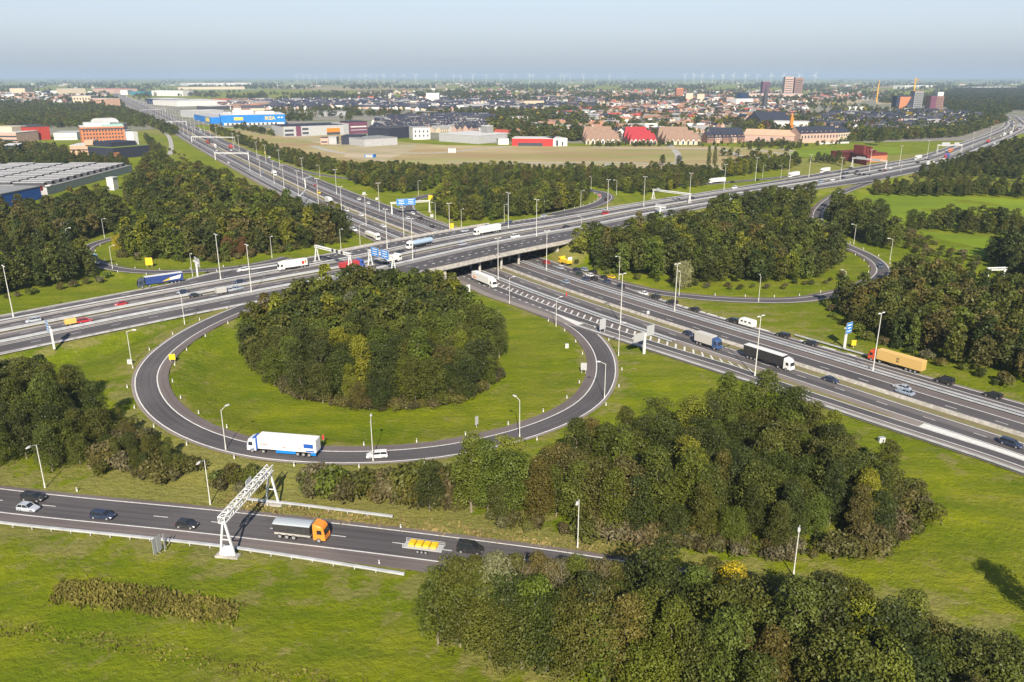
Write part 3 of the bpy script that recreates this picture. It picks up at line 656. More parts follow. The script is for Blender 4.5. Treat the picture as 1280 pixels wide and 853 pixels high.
SL = [ (165, 456.5, L1, 1, 'lamp on the grass between viaduct road and loop, with a small white box'), (231, 406, LA, 1, 'slim lamp on the grass strip where the loop leaves the viaduct road'), (282.5, 563.7, L1, 1, 'lamp on the loop verge before the blue and white lorry'),
 (466.5, 577.5, L1, 1, 'lamp on the loop verge beside the white estate car'), (649.5, 549, L1, -1, 'lamp on the outer verge at the lower side of the loop'), (755.5, 499, L1, 1, 'lamp at the outermost bend of the loop'), (773, 445, LB, -1, 'lamp on the grass between the loop and the cantilever sign'),
 (695, 408.5, LB, -1, 'lamp on the inner verge where the loop leaves the diagonal road'), (636.8, 380, LB, -1, 'lamp on the verge behind the round wood below the viaduct'), (56.5, 610, LC, -1, 'leaning lamp on the verge above the two leading cars of the slip road'),
 (263, 631, LC, -1, 'lamp on the verge before the big truss gantry'), (722, 685, LC, 1, 'lamp on the verge between the two large woods'), (991.5, 720.5, LC, 1, 'lamp by the meadow at the corner of the large wood'),
 (773.7, 350, LB, -1, 'lamp at the grass edge by the dark wood, above the queue of cars'), (848.7, 370, L3, -1, 'lamp by the silvery crowned tree on the eastern loop'), (948, 378, L3, 1, 'lamp below the wood inside the eastern loop'), (1053.7, 371, L3, 1, 'lamp where the eastern loop bends round'),
 (1067, 306, L3, -1, 'lamp at the top of the eastern loop'), (1112.3, 326, L3, 1, 'lamp in the outermost bend of the eastern loop'), (86, 311, L4, -1, 'lamp before the dark gantry at the western ramp'), (130.7, 297.5, L4, -1, 'lamp on the upper arm of the western ramp'),
 (140.9, 336.8, L4, 1, 'lamp on the lower arm of the western ramp'), (241, 347, LA, 1, 'lamp beside the twin white sign panel'), (340.4, 325.7, LA, -1, 'lamp on the dry bank at the forest edge'), (426.2, 311.7, LA, 1, 'lamp at the corner of the forest before the viaduct'), (450.3, 306, LB, 1, 'lamp beside the white lorry on the lane passing the forest'),
 (523, 244, L5, 1, None), (544.5, 274.5, L5, 1, None), (576.8, 283.5, LA, -1, None), (630.3, 277, LA, -1, None), (680.4, 268, LA, -1, None), (725.8, 260.4, LA, -1, None), (738.8, 238, L5, 1, None), (770.4, 245, L5, 1, None), (726.4, 298, LA, 1, None),
 (400, 222, LB, 1, None), (953, 222, L6, 1, None), (976, 223, L6, 1, None), (1126, 216, LA, 1, None)]
for x, y, l, sgn, lab in SL:
    p = G(x, y); t, o = l.proj(p[0], p[1]); a = l.ang(t)+(-math.pi/2 if o > 0 else math.pi/2)
    lamp('S', p, a, lab or 'single arm lamp post beside the ramps near the viaduct', None if lab else 'ramp lamps around the viaduct')

# ------------------------------------------------------------------ small reflector posts
q = MB(); q.box((0, 0, -.1), (.16, .16, 1.0), taper=.8); q.box((0, 0, .66), (.13, .18, .12), m=1); PM_ = q.mesh('reflector_post', [M['white'], M['dark']])
def post(p, lab, grp):
    o = bpy.data.objects.new('reflector_post', PM_); COL.objects.link(o); o.location = p; o.rotation_euler = (0, 0, rnd.uniform(0, 1)); o.scale = (1.4, 1.4, 1.0); tag(o, lab, 'marker post', grp)
for l, t0, t1, off, st, nm in ((L1, 40, L1.L-70, 4.6, 13, 'outside the loop ramp'), (L1, 40, L1.L-60, 7.0, 13, 'inside the loop ramp'), (L3, 60, 330, 5.4, 12, 'inside the eastern loop'), (L3, 120, 330, -4.6, 14, 'outside the eastern loop'), (L4, 30, L4.L-60, 3.6, 15, 'along the western ramp'), (L4, 30, L4.L-60, -4.8, 15, 'along the western ramp'), (L5, 20, 120, 5.2, 12, 'along the northern loop')):
    if l is L1: off = -4.6 if off < 5 else 6.3
    t = t0
    while t < t1:
        x, y, z = l.at(t, off)
        post((x, y, H(x, y)), 'small white reflector post on the grass '+nm, 'reflector posts '+nm); t += st
for x, y, lab in ((385/4, 614.5, 'single white reflector post above the front slip road'), (501, 661, 'white reflector post past the end of the far steel rail'), (474, 706, 'white reflector post beside the front slip road, past the lower rail')):
    post(G(x, y), lab, None)
# roadside signs and boxes
def signboard(px, py, w, h, clear, face, label, rz=None, line=None, cat='road sign', name='road_sign', sc_=1.0, lines=0, back='sign_back'):
    p = G(px, py); r = empty(name, p, 0)
    if rz is None:
        t, o = line.proj(p[0], p[1]); rz = line.ang(t)+math.pi/2
    r.rotation_euler = (0, 0, rz); r['label'] = label; r['category'] = cat
    for sx in ((-w*.35, w*.35) if w > 1.6 else (0,)):
        b = MB(); b.tube((sx, .08, -.3), (sx, .08, clear+h*.9), .06, .06, 6); b.build('pole', M['steel'], r)
    b = MB(); b.box((0, 0, clear), (w, .06, h), m=0); b.face([(-w/2+.01, -.034, clear+.01), (w/2-.01, -.034, clear+.01), (w/2-.01, -.034, clear+h-.01), (-w/2+.01, -.034, clear+h-.01)], 1)
    b.build('sign_panel', [M[back], M[face]], r)
    for k in range(lines):
        q = MB(); q.box((-w*.08, -.05, clear+h*(.78-.24*k)), (w*(.6-.1*k), .02, h*.09)); q.build('lettering_band', M['white'], r)
    return r
signboard(187, 334, 3.0, 3.4, .8, 'yellow', 'square yellow diversion board by the western ramp forest edge', rz=.1)
signboard(216, 453.5, 1.7, 1.7, .8, 'yellow', 'small yellow board on the grass inside the loop', rz=.2)
signboard(538.5, 251.5, 3.0, 3.4, .6, 'yellow', 'yellow board at the tree edge of the northern loop', rz=0)
signboard(564.5, 290, 2.4, 4.2, .4, 'yellow', 'yellow board behind the viaduct parapet', rz=0)
signboard(1066.5, 435.5, 1.4, 1.7, .9, 'yellow', 'yellow round edged board beside the blue direction sign', rz=0)
signboard(331.5, 192.5, 2.0, 2.4, .5, 'yellow', 'yellow board by the tree belt of the diagonal motorway', rz=0)
signboard(753, 417.5, 2.7, 3.6, 1.6, 'sign_back', 'plain grey sign back where the loop leaves the diagonal road', line=LB)
signboard(729.5, 467, 1.7, 2.2, 1.0, 'sign_back', 'grey backed board on the inner verge of the loop', line=L1)
signboard(596, 535, 1.1, 2.2, .8, 'sign_back', 'narrow grey chevron board on the inner verge of the loop', rz=.9)
signboard(404.5, 555, .4, 1.2, 1.0, 'red', 'red and white post sign behind the blue and white lorry', rz=.2)
signboard(585.5, 367.5, 1.5, 3.0, .6, 'white', 'tall pale cabinet sign at the corner of the round wood', rz=.5)
signboard(207, 689, .4, 3.2, .3, 'sign_back', 'third of the three slim grey boards beside the front slip road', line=LC)
for i, (x, y, o_) in enumerate(((195.5, 694, 'first'), (200.5, 691, 'second'))):
    signboard(x, y, 1.3, 3.0, .4, 'sign_back', f'{o_} of the three slim grey boards beside the front slip road', line=LC)
signboard(712.5, 331.5, 2.2, 2.4, 1.2, 'white', 'white board behind the yellow lorry', line=LB)
signboard(830, 344, 1.0, 1.2, 1.5, 'white', 'small white sign at the far verge of the diagonal road by the silvery tree', line=LB)
signboard(708, 372, .6, 1.6, .4, 'red', 'red and white marker in the median strip below the viaduct', line=LB)
def cabinet(px, py, w, h, label, m='white'):
    p = G(px, py); b = MB(); b.box((0, 0, -.2), (w, w*.6, h+.2)); b.box((0, 0, h), (w*1.08, w*.7, .08), m=1); b.face([(-w*.4, -w*.302, .2), (w*.4, -w*.302, .2), (w*.4, -w*.302, h-.15), (-w*.4, -w*.302, h-.15)], 1)
    tag(b.build('control_cabinet', [M[m], M['sign_back']], loc=p, rz=rnd.uniform(-.3, .3)), label, 'cabinet')
for x, y, w_, h_, lab in ((708.5, 435, 1.0, 1.3, 'white cabinet on the grass inside the loop near its outer bend'), (1101.5, 553, 1.3, 1.2, 'white cabinet on the meadow below the diagonal road'), (458, 309.5, 2.0, 1.5, 'white cabinet at the forest corner'), (463.5, 309, 1.8, 1.4, 'second white cabinet at the forest corner'),
      (162.5, 455, 1.1, 1.2, 'white box at the foot of the lamp between viaduct road and loop'), (455, 243, 2.0, 1.5, 'white cabinet on the lawn beyond the diagonal motorway'), (471, 250, 1.6, 1.5, 'pale cabinet below the first on the lawn by the far wood'), (540, 271.5, 1.8, 1.6, 'white cabinet on the lawn inside the northern loop'),
      (810, 393.5, .9, 1.3, 'white box in the middle strip of the diagonal road'), (761, 212, 8, 4.5, 'white shed on the pale path before the long wood'), (565, 191, 8, 5, 'white site container on the building land')):
    cabinet(x, y, w_, h_, lab)
cabinet(463, 197, 10, 3.5, 'bright blue site container on the sandy building land', 'lblue')

# ------------------------------------------------------------------ gantries
def textmesh(txt, size, m, parent, loc, rot, name='lettering'):
    cu = bpy.data.curves.new(name, 'FONT'); cu.body = txt; cu.size = size; cu.extrude = .01; cu.align_x = 'CENTER'; cu.align_y = 'CENTER'; cu.offset = size*.02
    o = bpy.data.objects.new(name, cu); COL.objects.link(o); dg = bpy.context.evaluated_depsgraph_get(); me = bpy.data.meshes.new_from_object(o.evaluated_get(dg)); bpy.data.objects.remove(o); bpy.data.curves.remove(cu)
    me.materials.clear(); me.materials.append(m); c = bpy.data.objects.new(name, me); COL.objects.link(c); c.parent = parent; c.location = loc; c.rotation_euler = rot; return c
def truss(b, p, q, s=1.0, bay=1.5, r=.09):
    """box truss between two points"""
    p = Vector(p); q = Vector(q); d = q-p; n = max(2, int(d.length/bay)); a = Vector((0, 0, 1)).cross(d).normalized()*s/2; u = Vector((0, 0, s/2))
    cs = [a+u, a-u, -a-u, -a+u]
    for c in cs: b.bar(p+c, q+c, r*2, r*2)
    for k in range(n):
        x0 = p+d*k/n; x1 = p+d*(k+1)/n
        for i in range(4):
            j = (i+1) % 4; b.bar(x0+cs[i], x1+cs[j], r, r) if k % 2 else b.bar(x0+cs[j], x1+cs[i], r, r); b.bar(x0+cs[i], x0+cs[j], r, r)
def gantry(label, pa, pb, h, signs=(), s=1.0, aframe=True, name='sign_gantry', spread=2.4, cabinet_at=None, legs=(1, 1)):
    """pa, pb: feet on the ground; signs: (fraction, width, height, material, drop, side)"""
    pa = Vector(pa); pb = Vector(pb); base = pa; r = empty(name, pa); tag(r, label, 'gantry', None)
    top = max(pa.z, pb.z)+h; A0 = Vector((0, 0, top-pa.z)); B0 = Vector((pb.x-pa.x, pb.y-pa.y, top-pa.z)); d = (B0-A0).normalized(); nrm = Vector((0, 0, 1)).cross(d)
    b = MB(); truss(b, A0-d*.6, B0+d*.6, s, 1.6, .10); b.build('truss_beam', M['white'], r)
    for foot, tp, on in ((Vector((0, 0, 0)), A0, legs[0]), (Vector((pb.x-pa.x, pb.y-pa.y, pb.z-pa.z)), B0, legs[1])):
        if not on: continue
        if aframe:
            for sg in (-1, 1):
                b = MB(); b.bar(foot+nrm*sg*spread/2-Vector((0, 0, .3)), tp-Vector((0, 0, s/2))+nrm*sg*.15, .32, .32); b.build('leg', M['white'], r)
            b = MB(); b.bar(foot+nrm*-spread*.26+Vector((0, 0, h*.45)), foot+nrm*spread*.26+Vector((0, 0, h*.45)), .15, .15); b.build('cross_brace', M['white'], r)
            b = MB(); b.box(tuple(foot+Vector((0, 0, -.4))), (spread*1.5, 1.4, .8), rz=math.atan2(nrm.y, nrm.x)); b.build('footing', M['conc'], r)
        else:
            b = MB(); b.box(tuple(foot-Vector((0, 0, .3))), (.6, .6, tp.z-foot.z), rz=math.atan2(d.y, d.x)); b.build('leg', M['white'], r)
    L = (B0-A0).length
    for f, w_, hh, mt, drop, side in signs:
        c = A0+d*L*f+nrm*side*(s/2+.25)+Vector((0, 0, -drop)); b = MB(); rz = math.atan2(d.y, d.x)
        b.box((0, 0, -hh/2), (w_, .14, hh)); fy = side*.074; pts = [(-w_/2+.1, fy, -hh/2+.1), (w_/2-.1, fy, -hh/2+.1), (w_/2-.1, fy, hh/2-.1), (-w_/2+.1, fy, hh/2-.1)]
        b.face(pts if side < 0 else pts[::-1], 1)
        o = b.build('sign_panel', [M['sign_back'], M[mt]], r, loc=c); o.rotation_euler = (0, 0, rz)
        if mt == 'blue_sign':
            for k in range(3):
                q = MB(); q.box((0, side*.10, hh*(.26-.26*k)), (w_*(.66-.12*(k % 2)), .03, hh*.09)); q.build('lettering_band', M['white'], o)
            q = MB(); q.loft([[(-.25, side*.10, -hh*.46), (.25, side*.10, -hh*.46), (.25, side*.12, -hh*.46), (-.25, side*.12, -hh*.46)], [(-.02, side*.10, -hh*.32), (.02, side*.10, -hh*.32), (.02, side*.12, -hh*.32), (-.02, side*.12, -hh*.32)]]); q.build('arrow', M['white'], o)
    if cabinet_at is not None:
        b = MB(); b.box((0, 0, -.2), (2.0, 1.0, 1.9)); b.build('cabinet', M['white'], r, loc=cabinet_at)
    return r
P3 = lambda x, y: G(x, y)
# big truss over the front slip road; its feet stand on both verges
pa = P3(285, 696); pb = P3(341, 631)
g = gantry('large white truss gantry with A-shaped legs spanning the front slip road', pa, pb, 7.6, [(.63, 2.2, 1.1, 'sign_back', -.9, 1)], 1.15, spread=2.8, cabinet_at=Vector((0, .3, 0)))
def foot(line, x, y):
    t, o, w_ = line.px(x, y); z = line.at(t)[2]; return Vector((w_[0], w_[1], max(z-.2, H(w_[0], w_[1]))))
gantry('white truss gantry with three black matrix panels over the viaduct road', foot(LA, 396.5, 326.5), foot(LA, 438, 337.5), 6.4, [(.55, 1.5, 1.5, 'dark', -.2, -1), (.68, 1.5, 1.5, 'dark', -.2, -1), (.82, 1.5, 1.5, 'dark', -.2, -1)], .8)
gantry('white gantry carrying the large blue signs just before the round wood', foot(LA, 463, 332), foot(LA, 492, 340), 6.2, [(.30, 5.2, 3.6, 'blue_sign', -.4, -1), (.72, 5.2, 3.6, 'blue_sign', -.4, -1)], .8)
gantry('gantry with two blue signs at the mouth of the northern loop', foot(LB, 490, 268.5), foot(LB, 537, 265.5), 7.0, [(.25, 6.0, 4.0, 'blue_sign', -.3, -1), (.50, 6.0, 4.0, 'blue_sign', -.3, -1)], .8)
gantry('wide pale gantry across the diagonal motorway between far masts', foot(LB, 269.5, 200), foot(LB, 311, 200.5), 7.0, (), 1.0, False)
gantry('pale gantry across the diagonal motorway with the red lorries behind', foot(LB, 240, 178), foot(LB, 294, 179), 7.0, (), 1.0, False)
gantry('pale gantry on the distant straight near the blue store', foot(LB, 206, 158), foot(LB, 233, 157), 7.0, [(.3, 5, 3, 'sign_back', 0, -1)], 1.0, False)
gantry('farthest pale gantry on the distant straight', foot(LB, 172, 142), foot(LB, 207, 140), 7.0, [(.3, 6, 3, 'sign_back', 0, -1)], 1.0, False)
gantry('T shaped gantry arm at the forest side of the diagonal motorway', foot(LB, 376, 258), foot(LB, 383, 250), 6.6, [(.5, 3.5, 2.2, 'sign_back', 0, -1)], .6, False, legs=(1, 0))
gantry('slim T shaped gantry arm over the far lanes by the tree belt', foot(LB, 382, 235), foot(LB, 390, 232), 7.0, (), .6, False, legs=(1, 0))
gantry('white truss gantry lying over the far slip lane beyond the northern loop', foot(LA, 816.5, 248), foot(LA, 862, 254), 5.6, [(.15, 2.6, 2, 'sign_back', -.6, -1)], .9)
gantry('gantry in front of the maroon noise screen', foot(LA, 1065, 208), foot(LA, 1107, 212), 7.5, [(.25, 9, 2.4, 'sign_back', -.6, -1), (.7, 8, 2.0, 'sign_back', 0, -1)], 1.0)
gantry('gantry behind the queue of lorries where the road bends away', foot(LA, 1171, 191), foot(LA, 1201, 190.5), 8.0, [(.3, 10, 4, 'sign_back', -1, -1), (.75, 6, 3.5, 'sign_back', -1, -1)], 1.0)
gantry('last gantry on the bend of the far motorway', foot(LA, 1266, 164), foot(LA, 1284, 165), 8.0, [(.4, 9, 4, 'sign_back', -1, -1)], 1.0)
gantry('short gantry half hidden in the wood behind the western ramp', P3(71, 298), P3(93, 297), 7.0, [(.5, 6.5, 1.6, 'sign_back', -.3, -1)], .9, False)
gantry('pale gantry end sticking out of the dark copse near the pasture', P3(1232, 358), P3(1252, 357), 7.0, (), .9, False)
def cantilever(px, py, h, line, label, panels, arm=1):
    """post with panels fixed to a short arm; panels: (offset across, width, height, material, bottom)"""
    p = foot(line, px, py); t, o = line.proj(p.x, p.y); a = line.ang(t); r = empty('direction_sign', p, a+math.pi/2); tag(r, label, 'road sign')
    b = MB(); b.box((0, 0, -.3), (.7, .45, h+.3)); b.build('post', M['white'], r)
    x0 = min(q[0]-q[1]/2 for q in panels); x1 = max(q[0]+q[1]/2 for q in panels); b = MB(); b.bar((min(x0, 0), .1, panels[0][4]+panels[0][2]*.5), (max(x1, 0), .1, panels[0][4]+panels[0][2]*.5), .3, .5); b.build('arm', M['white'], r)
    for off, w_, hh, mt, z in panels:
        b = MB(); fs = 1 if arm > 0 else -1; y = -.35*fs; b.box((off, y, z), (w_, .12, hh)); fy = y-.064*fs
        pts = [(off-w_/2+.1, fy, z+.1), (off+w_/2-.1, fy, z+.1), (off+w_/2-.1, fy, z+hh-.1), (off-w_/2+.1, fy, z+hh-.1)]
        b.face(pts if fs > 0 else pts[::-1], 1); pn = b.build('sign_panel', [M['sign_back'], M[mt]], r)
        if mt == 'blue_sign':
            for k in range(3): q = MB(); q.box((off, fy-.03*fs, z+hh*(.72-.27*k)), (w_*(.68-.15*(k % 2)), .03, hh*.09)); q.build('lettering_band', M['white'], pn)
    return r
cantilever(805, 442, 6.5, LB, 'white post with two grey backed panels beside the slip lane', [(-2.9, 4.4, 2.6, 'sign_back', 4.6), (1.9, 3.2, 3.2, 'sign_back', 5.6)], 1)
cantilever(1055.5, 434.5, 5.8, LB, 'blue direction sign on a white post near the yellow container lorry', [(.6, 3.3, 3.6, 'blue_sign', 4.6)], 1)
cantilever(67.5, 434.5, 6.0, LA, 'white post with a blue panel at the edge of the viaduct road', [(1.6, 2.8, 3.4, 'blue_sign', 4.8)], -1)
cantilever(247, 345.5, 5.5, LA, 'white post with twin white panels at the grass edge of the viaduct road', [(-2.0, 2.9, 3.4, 'white', 4.2), (1.6, 2.6, 3.2, 'white', 4.4)], 1)
cantilever(825, 268, 4.5, LA, 'pale blue sign rising out of the eastern wood beside the viaduct road', [(0, 7.0, 3.4, 'blue_sign', 2.5)], 1)
cantilever(959, 207, 6, L6, 'small blue round topped sign in the trees beyond the far slip road', [(0, 3.2, 4.6, 'blue_sign', 5)], 1)

# ------------------------------------------------------------------ vehicles
def wheel_mesh(r=.33, w=.22, n=14):
    b = MB(); b.tube((0, -w/2, 0), (0, w/2, 0), r, r, n, 0); b.tube((0, -w/2-.012, 0), (0, w/2+.012, 0), r*.62, r*.62, n, 1); return b.mesh('wheel', [M['tyre'], M['hub']])
WH = wheel_mesh(); WHT = wheel_mesh(.5, .32)
def sec(x, zb, zm, zt, wb, wm, wt):
    return [(x, -wb, zb), (x, wb, zb), (x, wm, zm), (x, wt, zt), (x, -wt, zt), (x, -wm, zm)]
def car_meshes(L=4.4, Wd=1.8, Ht=1.45, kind='hatch'):
    l, w = L/2, Wd/2; b = MB()
    belt = Ht*.62; hood = belt*.93
    S = [(-l, .35, .5, belt*.80, w*.8, w*.86, w*.78), (-l+.12, .22, .5, belt*.95, w*.93, w*.97, w*.88), (-l+.6, .2, .55, belt, w*.96, w, w*.9), (0, .2, .55, belt, w*.96, w, w*.92), (l-1.15, .2, .55, belt*.99, w*.96, w, w*.9), (l-.45, .2, .5, hood*.9, w*.95, w*.97, w*.82), (l-.06, .25, .45, hood*.72, w*.84, w*.88, w*.74), (l, .32, .42, hood*.6, w*.76, w*.8, w*.7)]
    b.loft([sec(*q) for q in S], 0)
    if kind == 'hatch': x0, x1, x2, x3 = -l+.12, -l+.55, .15, l-1.3
    elif kind == 'saloon': x0, x1, x2, x3 = -l+.55, -l+1.15, .15, l-1.35
    else: x0, x1, x2, x3 = -l+.06, -l+.3, .55, l-1.15
    rt = Ht-.06; b.loft([[(x, -w*q, z), (x, w*q, z), (x, w*q*.97, z+.07), (x, -w*q*.97, z+.07)] for x, z, q in ((x1-.08, rt-.05, .70), (x1+.2, rt, .74), ((x1+x2)/2, rt+.01, .76), (x2, rt-.05, .72))], 0)
    for sg in (-1, 1):
        for xa, xb_ in ((x0+.02, x1+.05), ((x1+x2)/2, (x1+x2)/2), (x3, x2-.02)):
            b.bar((xa, sg*w*.905, belt-.02), (xb_, sg*w*.76, rt+.02), .07, .07)
    g = MB(); g.loft([[(x0, -w*.84, belt-.03), (x3, -w*.84, belt-.05), (x3, w*.84, belt-.05), (x0, w*.84, belt-.03)], [(x1, -w*.72, rt), (x2, -w*.70, rt-.04), (x2, w*.70, rt-.04), (x1, w*.72, rt)]], 0)
    hl = MB()
    for sg in (-1, 1): hl.box((l-.16, sg*w*.62, hood*.58), (.22, .34, .14))
    tl = MB()
    for sg in (-1, 1): tl.box((-l+.07, sg*w*.72, belt*.74), (.12, .24, .16))
    return dict(body=b.mesh('body', [M['carpaint']], False), glazing=g.mesh('window', [M['glassd']]), head=hl.mesh('headlight', [M['white']]), tail=tl.mesh('tail_light', [M['red']]), L=L, W=Wd)
CARM = {'hatch': car_meshes(4.1, 1.78, 1.5, 'hatch'), 'saloon': car_meshes(4.7, 1.82, 1.44, 'saloon'), 'estate': car_meshes(4.7, 1.84, 1.5, 'van'), 'van': car_meshes(5.0, 1.95, 2.1, 'van')}
CC = {'black': (.012, .013, .016), 'navy': (.012, .022, .06), 'silver': (.42, .45, .50), 'white': (.75, .75, .74), 'red': (.42, .008, .012), 'blue': (.035, .06, .12), 'green': (.02, .05, .03), 'yellow': (.75, .50, .02), 'grey': (.12, .12, .13), 'darkred': (.15, .01, .012), 'lightblue': (.28, .35, .43), 'orange': (.70, .16, .015)}
def obj_of(name, me, parent, loc=(0, 0, 0), color=None, rz=0):
    o = bpy.data.objects.new(name, me); COL.objects.link(o); o.parent = parent; o.location = loc; o.rotation_euler = (0, 0, rz)
    if color: o.color = (*color, 1)
    return o
def car(p, a, kind, colour, label, group=None, detail=True, name='car', cat='car'):
    m = CARM[kind]; k = rnd.uniform(.96, 1.03); e = empty(name, p, a, label, cat, group); c = CC[colour]
    e.scale = (k, k, k)
    obj_of('body', m['body'], e, (0, 0, 0), c); obj_of('window', m['glazing'], e)
    if detail:
        obj_of('headlight', m['head'], e); obj_of('tail_light', m['tail'], e)
        for sx in (-.31, .30):
            for sy in (-1, 1): obj_of('wheel', WH, e, (m['L']*sx, sy*(m['W']/2-.12), .33))
    return e
def spot(line, x, y, d, off=None):
    t, o, w_ = line.px(x, y); p = line.at(t, o if off is None else off, .03); return p, line.ang(t)+(0 if d > 0 else math.pi)
def truck(p, a, label, body, cab, L=13.6, kind='semi', h=3.9, roof=None, group=None, extra=None, name='lorry', skirt=None):
    """cab forward is +x; the origin lies under the middle"""
    e = empty(name, p, a, label, 'lorry', group); tot = L+2.6; xf = tot/2; xb = -tot/2
    b = MB(); w = 1.22   # cab
    b.loft([[(xf-2.25, -w, .55), (xf-2.25, w, .55), (xf-2.25, w, 3.0), (xf-2.25, w*.9, 3.65), (xf-2.25, -w*.9, 3.65), (xf-2.25, -w, 3.0)], [(xf-.7, -w, .55), (xf-.7, w, .55), (xf-.7, w, 3.0), (xf-.7, w*.85, 3.3), (xf-.7, -w*.85, 3.3), (xf-.7, -w, 3.0)], [(xf-.1, -w*.97, .6), (xf-.1, w*.97, .6), (xf-.16, w*.96, 1.8), (xf-.38, w*.85, 2.85), (xf-.38, -w*.85, 2.85), (xf-.16, -w*.96, 1.8)], [(xf, -w*.9, .5), (xf, w*.9, .5), (xf-.04, w*.9, 1.5), (xf-.3, w*.7, 2.6), (xf-.3, -w*.7, 2.6), (xf-.04, -w*.9, 1.5)]], 0)
    obj_of('cab', b.mesh('cab', [M['bodypaint']]), e, color=cab)
    b = MB(); b.face([(xf-.01, -w*.84, 1.62), (xf-.01, w*.84, 1.62), (xf-.22, w*.76, 2.62), (xf-.22, -w*.76, 2.62)], 0)
    for sg in (-1, 1): b.face([(xf-1.5, sg*(w+.012), 1.75), (xf-.5, sg*(w+.012), 1.75), (xf-.62, sg*(w+.012), 2.6), (xf-1.5, sg*(w+.012), 2.6)][::sg], 0)
    b.build('windscreen', M['glassd'], e)
    c = MB(); c.box(((xf+xb)/2-.3, 0, .72), (tot-1.2, .9, .3)); c.box(((xf+xb)/2, 0, .55), (2.2, 2.2, .5)); c.build('chassis', M['dark'], e)
    tx0, tx1 = xb, xf-2.75 if kind != 'rigid' else xf-2.4
    if kind == 'tank':
        b = MB(); n = 14; secs = []
        for x, r_ in ((tx0, .7), (tx0+.35, 1.15), (tx0+.8, 1.22), (tx1-.8, 1.22), (tx1-.3, 1.15), (tx1, .7)): secs.append([(x, 1.22/1.22*r_*math.cos(2*math.pi*i/n), 2.35+r_*.95*math.sin(2*math.pi*i/n)) for i in range(n)])
        b.loft(secs, 0); obj_of('tank', b.mesh('tank', [M['bodypaint']]), e, color=body); b = MB(); b.box(((tx0+tx1)/2, 0, 3.52), (tx1-tx0-2, .7, .12)); b.build('walkway', M['sign_back'], e)
    elif kind == 'tipper':
        b = MB(); b.loft([[(tx0, -1.22, 1.3), (tx0, 1.22, 1.3), (tx0, 1.25, 2.9), (tx0, -1.25, 2.9)], [(tx1-.1, -1.22, 1.3), (tx1-.1, 1.22, 1.3), (tx1-.1, 1.25, 3.0), (tx1-.1, -1.25, 3.0)]], 0); obj_of('tipper_box', b.mesh('tipper_box', [M['bodypaint']]), e, color=body)
        b = MB(); n = 6; b.loft([[(x, 1.26*math.cos(math.pi*i/n), z+.42*math.sin(math.pi*i/n)) for i in range(n+1)] for x, z in ((tx0-.03, 2.9), (tx1-.08, 3.0))], 0); obj_of('cover_sheet', b.mesh('cover_sheet', [M['bodypaint']]), e, color=(.36, .40, .44))
        b = MB(); b.box(((tx0+tx1)/2, 0, .85), (tx1-tx0-.3, 2.3, .45)); b.build('side_skirt', M['conc_pale'], e)
    else:
        z0 = 1.15; b = MB(); b.box(((tx0+tx1)/2, 0, z0), (tx1-tx0, 2.52, h-z0)); obj_of('cargo_box', b.mesh('cargo_box', [M['bodypaint']]), e, color=body)
        b = MB(); b.box(((tx0+tx1)/2, 0, h+.005), (tx1-tx0+.04, 2.56, .06)); obj_of('box_roof', b.mesh('box_roof', [M['bodypaint']]), e, color=roof or tuple(min(.8, q*1.15) for q in body))
        b = MB()
        for sy in (-.6, .6): b.box((tx0-.03, sy, z0+.1), (.04, 1.14, h-z0-.25))
        obj_of('rear_door', b.mesh('rear_door', [M['bodypaint']]), e, color=tuple(q*.85 for q in body))
        if skirt:
            b = MB()
            for sy in (-1, 1): b.box(((tx0+tx1)/2+.3, sy*1.2, .42), (4.6, .06, .7)); b.box((tx0+.7, sy*1.2, .42), (1.2, .06, .7))
            b.build('side_skirt', M[skirt], e)
    for x in ([xf-1.3, xf-3.9]+[tx0+1.7+1.31*i for i in range(3)] if kind in ('semi', 'tank') else [xf-1.2, tx0+1.2, tx0+2.55]+([tx0+3.9] if kind == 'tipper' else [])):
        for sy in (-1, 1): obj_of('wheel', WHT, e, (x, sy*1.08, .5))
    if extra: extra(e, tx0, tx1, h)
    return e
def rect(e, x0, x1, z0, z1, m, side=-1, name='stripe'):
    b = MB(); y = side*1.272; q = [(x0, y, z0), (x1, y, z0), (x1, y, z1), (x0, y, z1)]; b.face(q if side < 0 else q[::-1]); b.build(name, M[m], e)
def livery_loop(e, a, b, h):
    q = MB(); q.loft([[(b+.15, -1.2, .9), (b+.15, 1.2, .9), (b+.15, 1.1, 3.75), (b+.15, -1.1, 3.75)], [(b+1.15, -1.235, .9), (b+1.15, 1.235, .9), (b+1.15, 1.12, 3.6), (b+1.15, -1.12, 3.6)]]); q.build('blue_cab_panel', M['blue'], e)
    for s_ in (-1, 1):
        rect(e, a+.6, a+2.8, 2.1, 3.1, 'blue', s_, 'door_panel_mark'); rect(e, a+.4, a+2.4, 1.25, 1.6, 'blue', s_, 'door_panel_mark'); rect(e, a+3.2, a+4.0, 1.75, 1.95, 'red', s_); rect(e, a+7, a+8, 1.85, 2.05, 'red', s_); rect(e, b-2.2, b-.4, 2.2, 2.4, 'red', s_)
def livery_swoosh(e, a, b, h):
    q = MB()
    for s_ in (-1, 1):
        y = s_*1.272; p = [(a+.6, y, 3.3), (a+1.2, y, 1.9), (a+5.2, y, 1.7), (a+7.8, y, 1.5), (a+4.5, y, 2.7)]; q.face(p if s_ < 0 else p[::-1])
    q.build('white_mark', M['white'], e)
    q = MB()
    for s_ in (-1, 1):
        y = s_*1.276; p = [(a+5.0, y, 1.7), (a+7.8, y, 1.5), (a+5.4, y, 2.4), (a+4.6, y, 2.6)]; q.face(p if s_ < 0 else p[::-1])
    q.build('yellow_mark', M['yellow'], e)
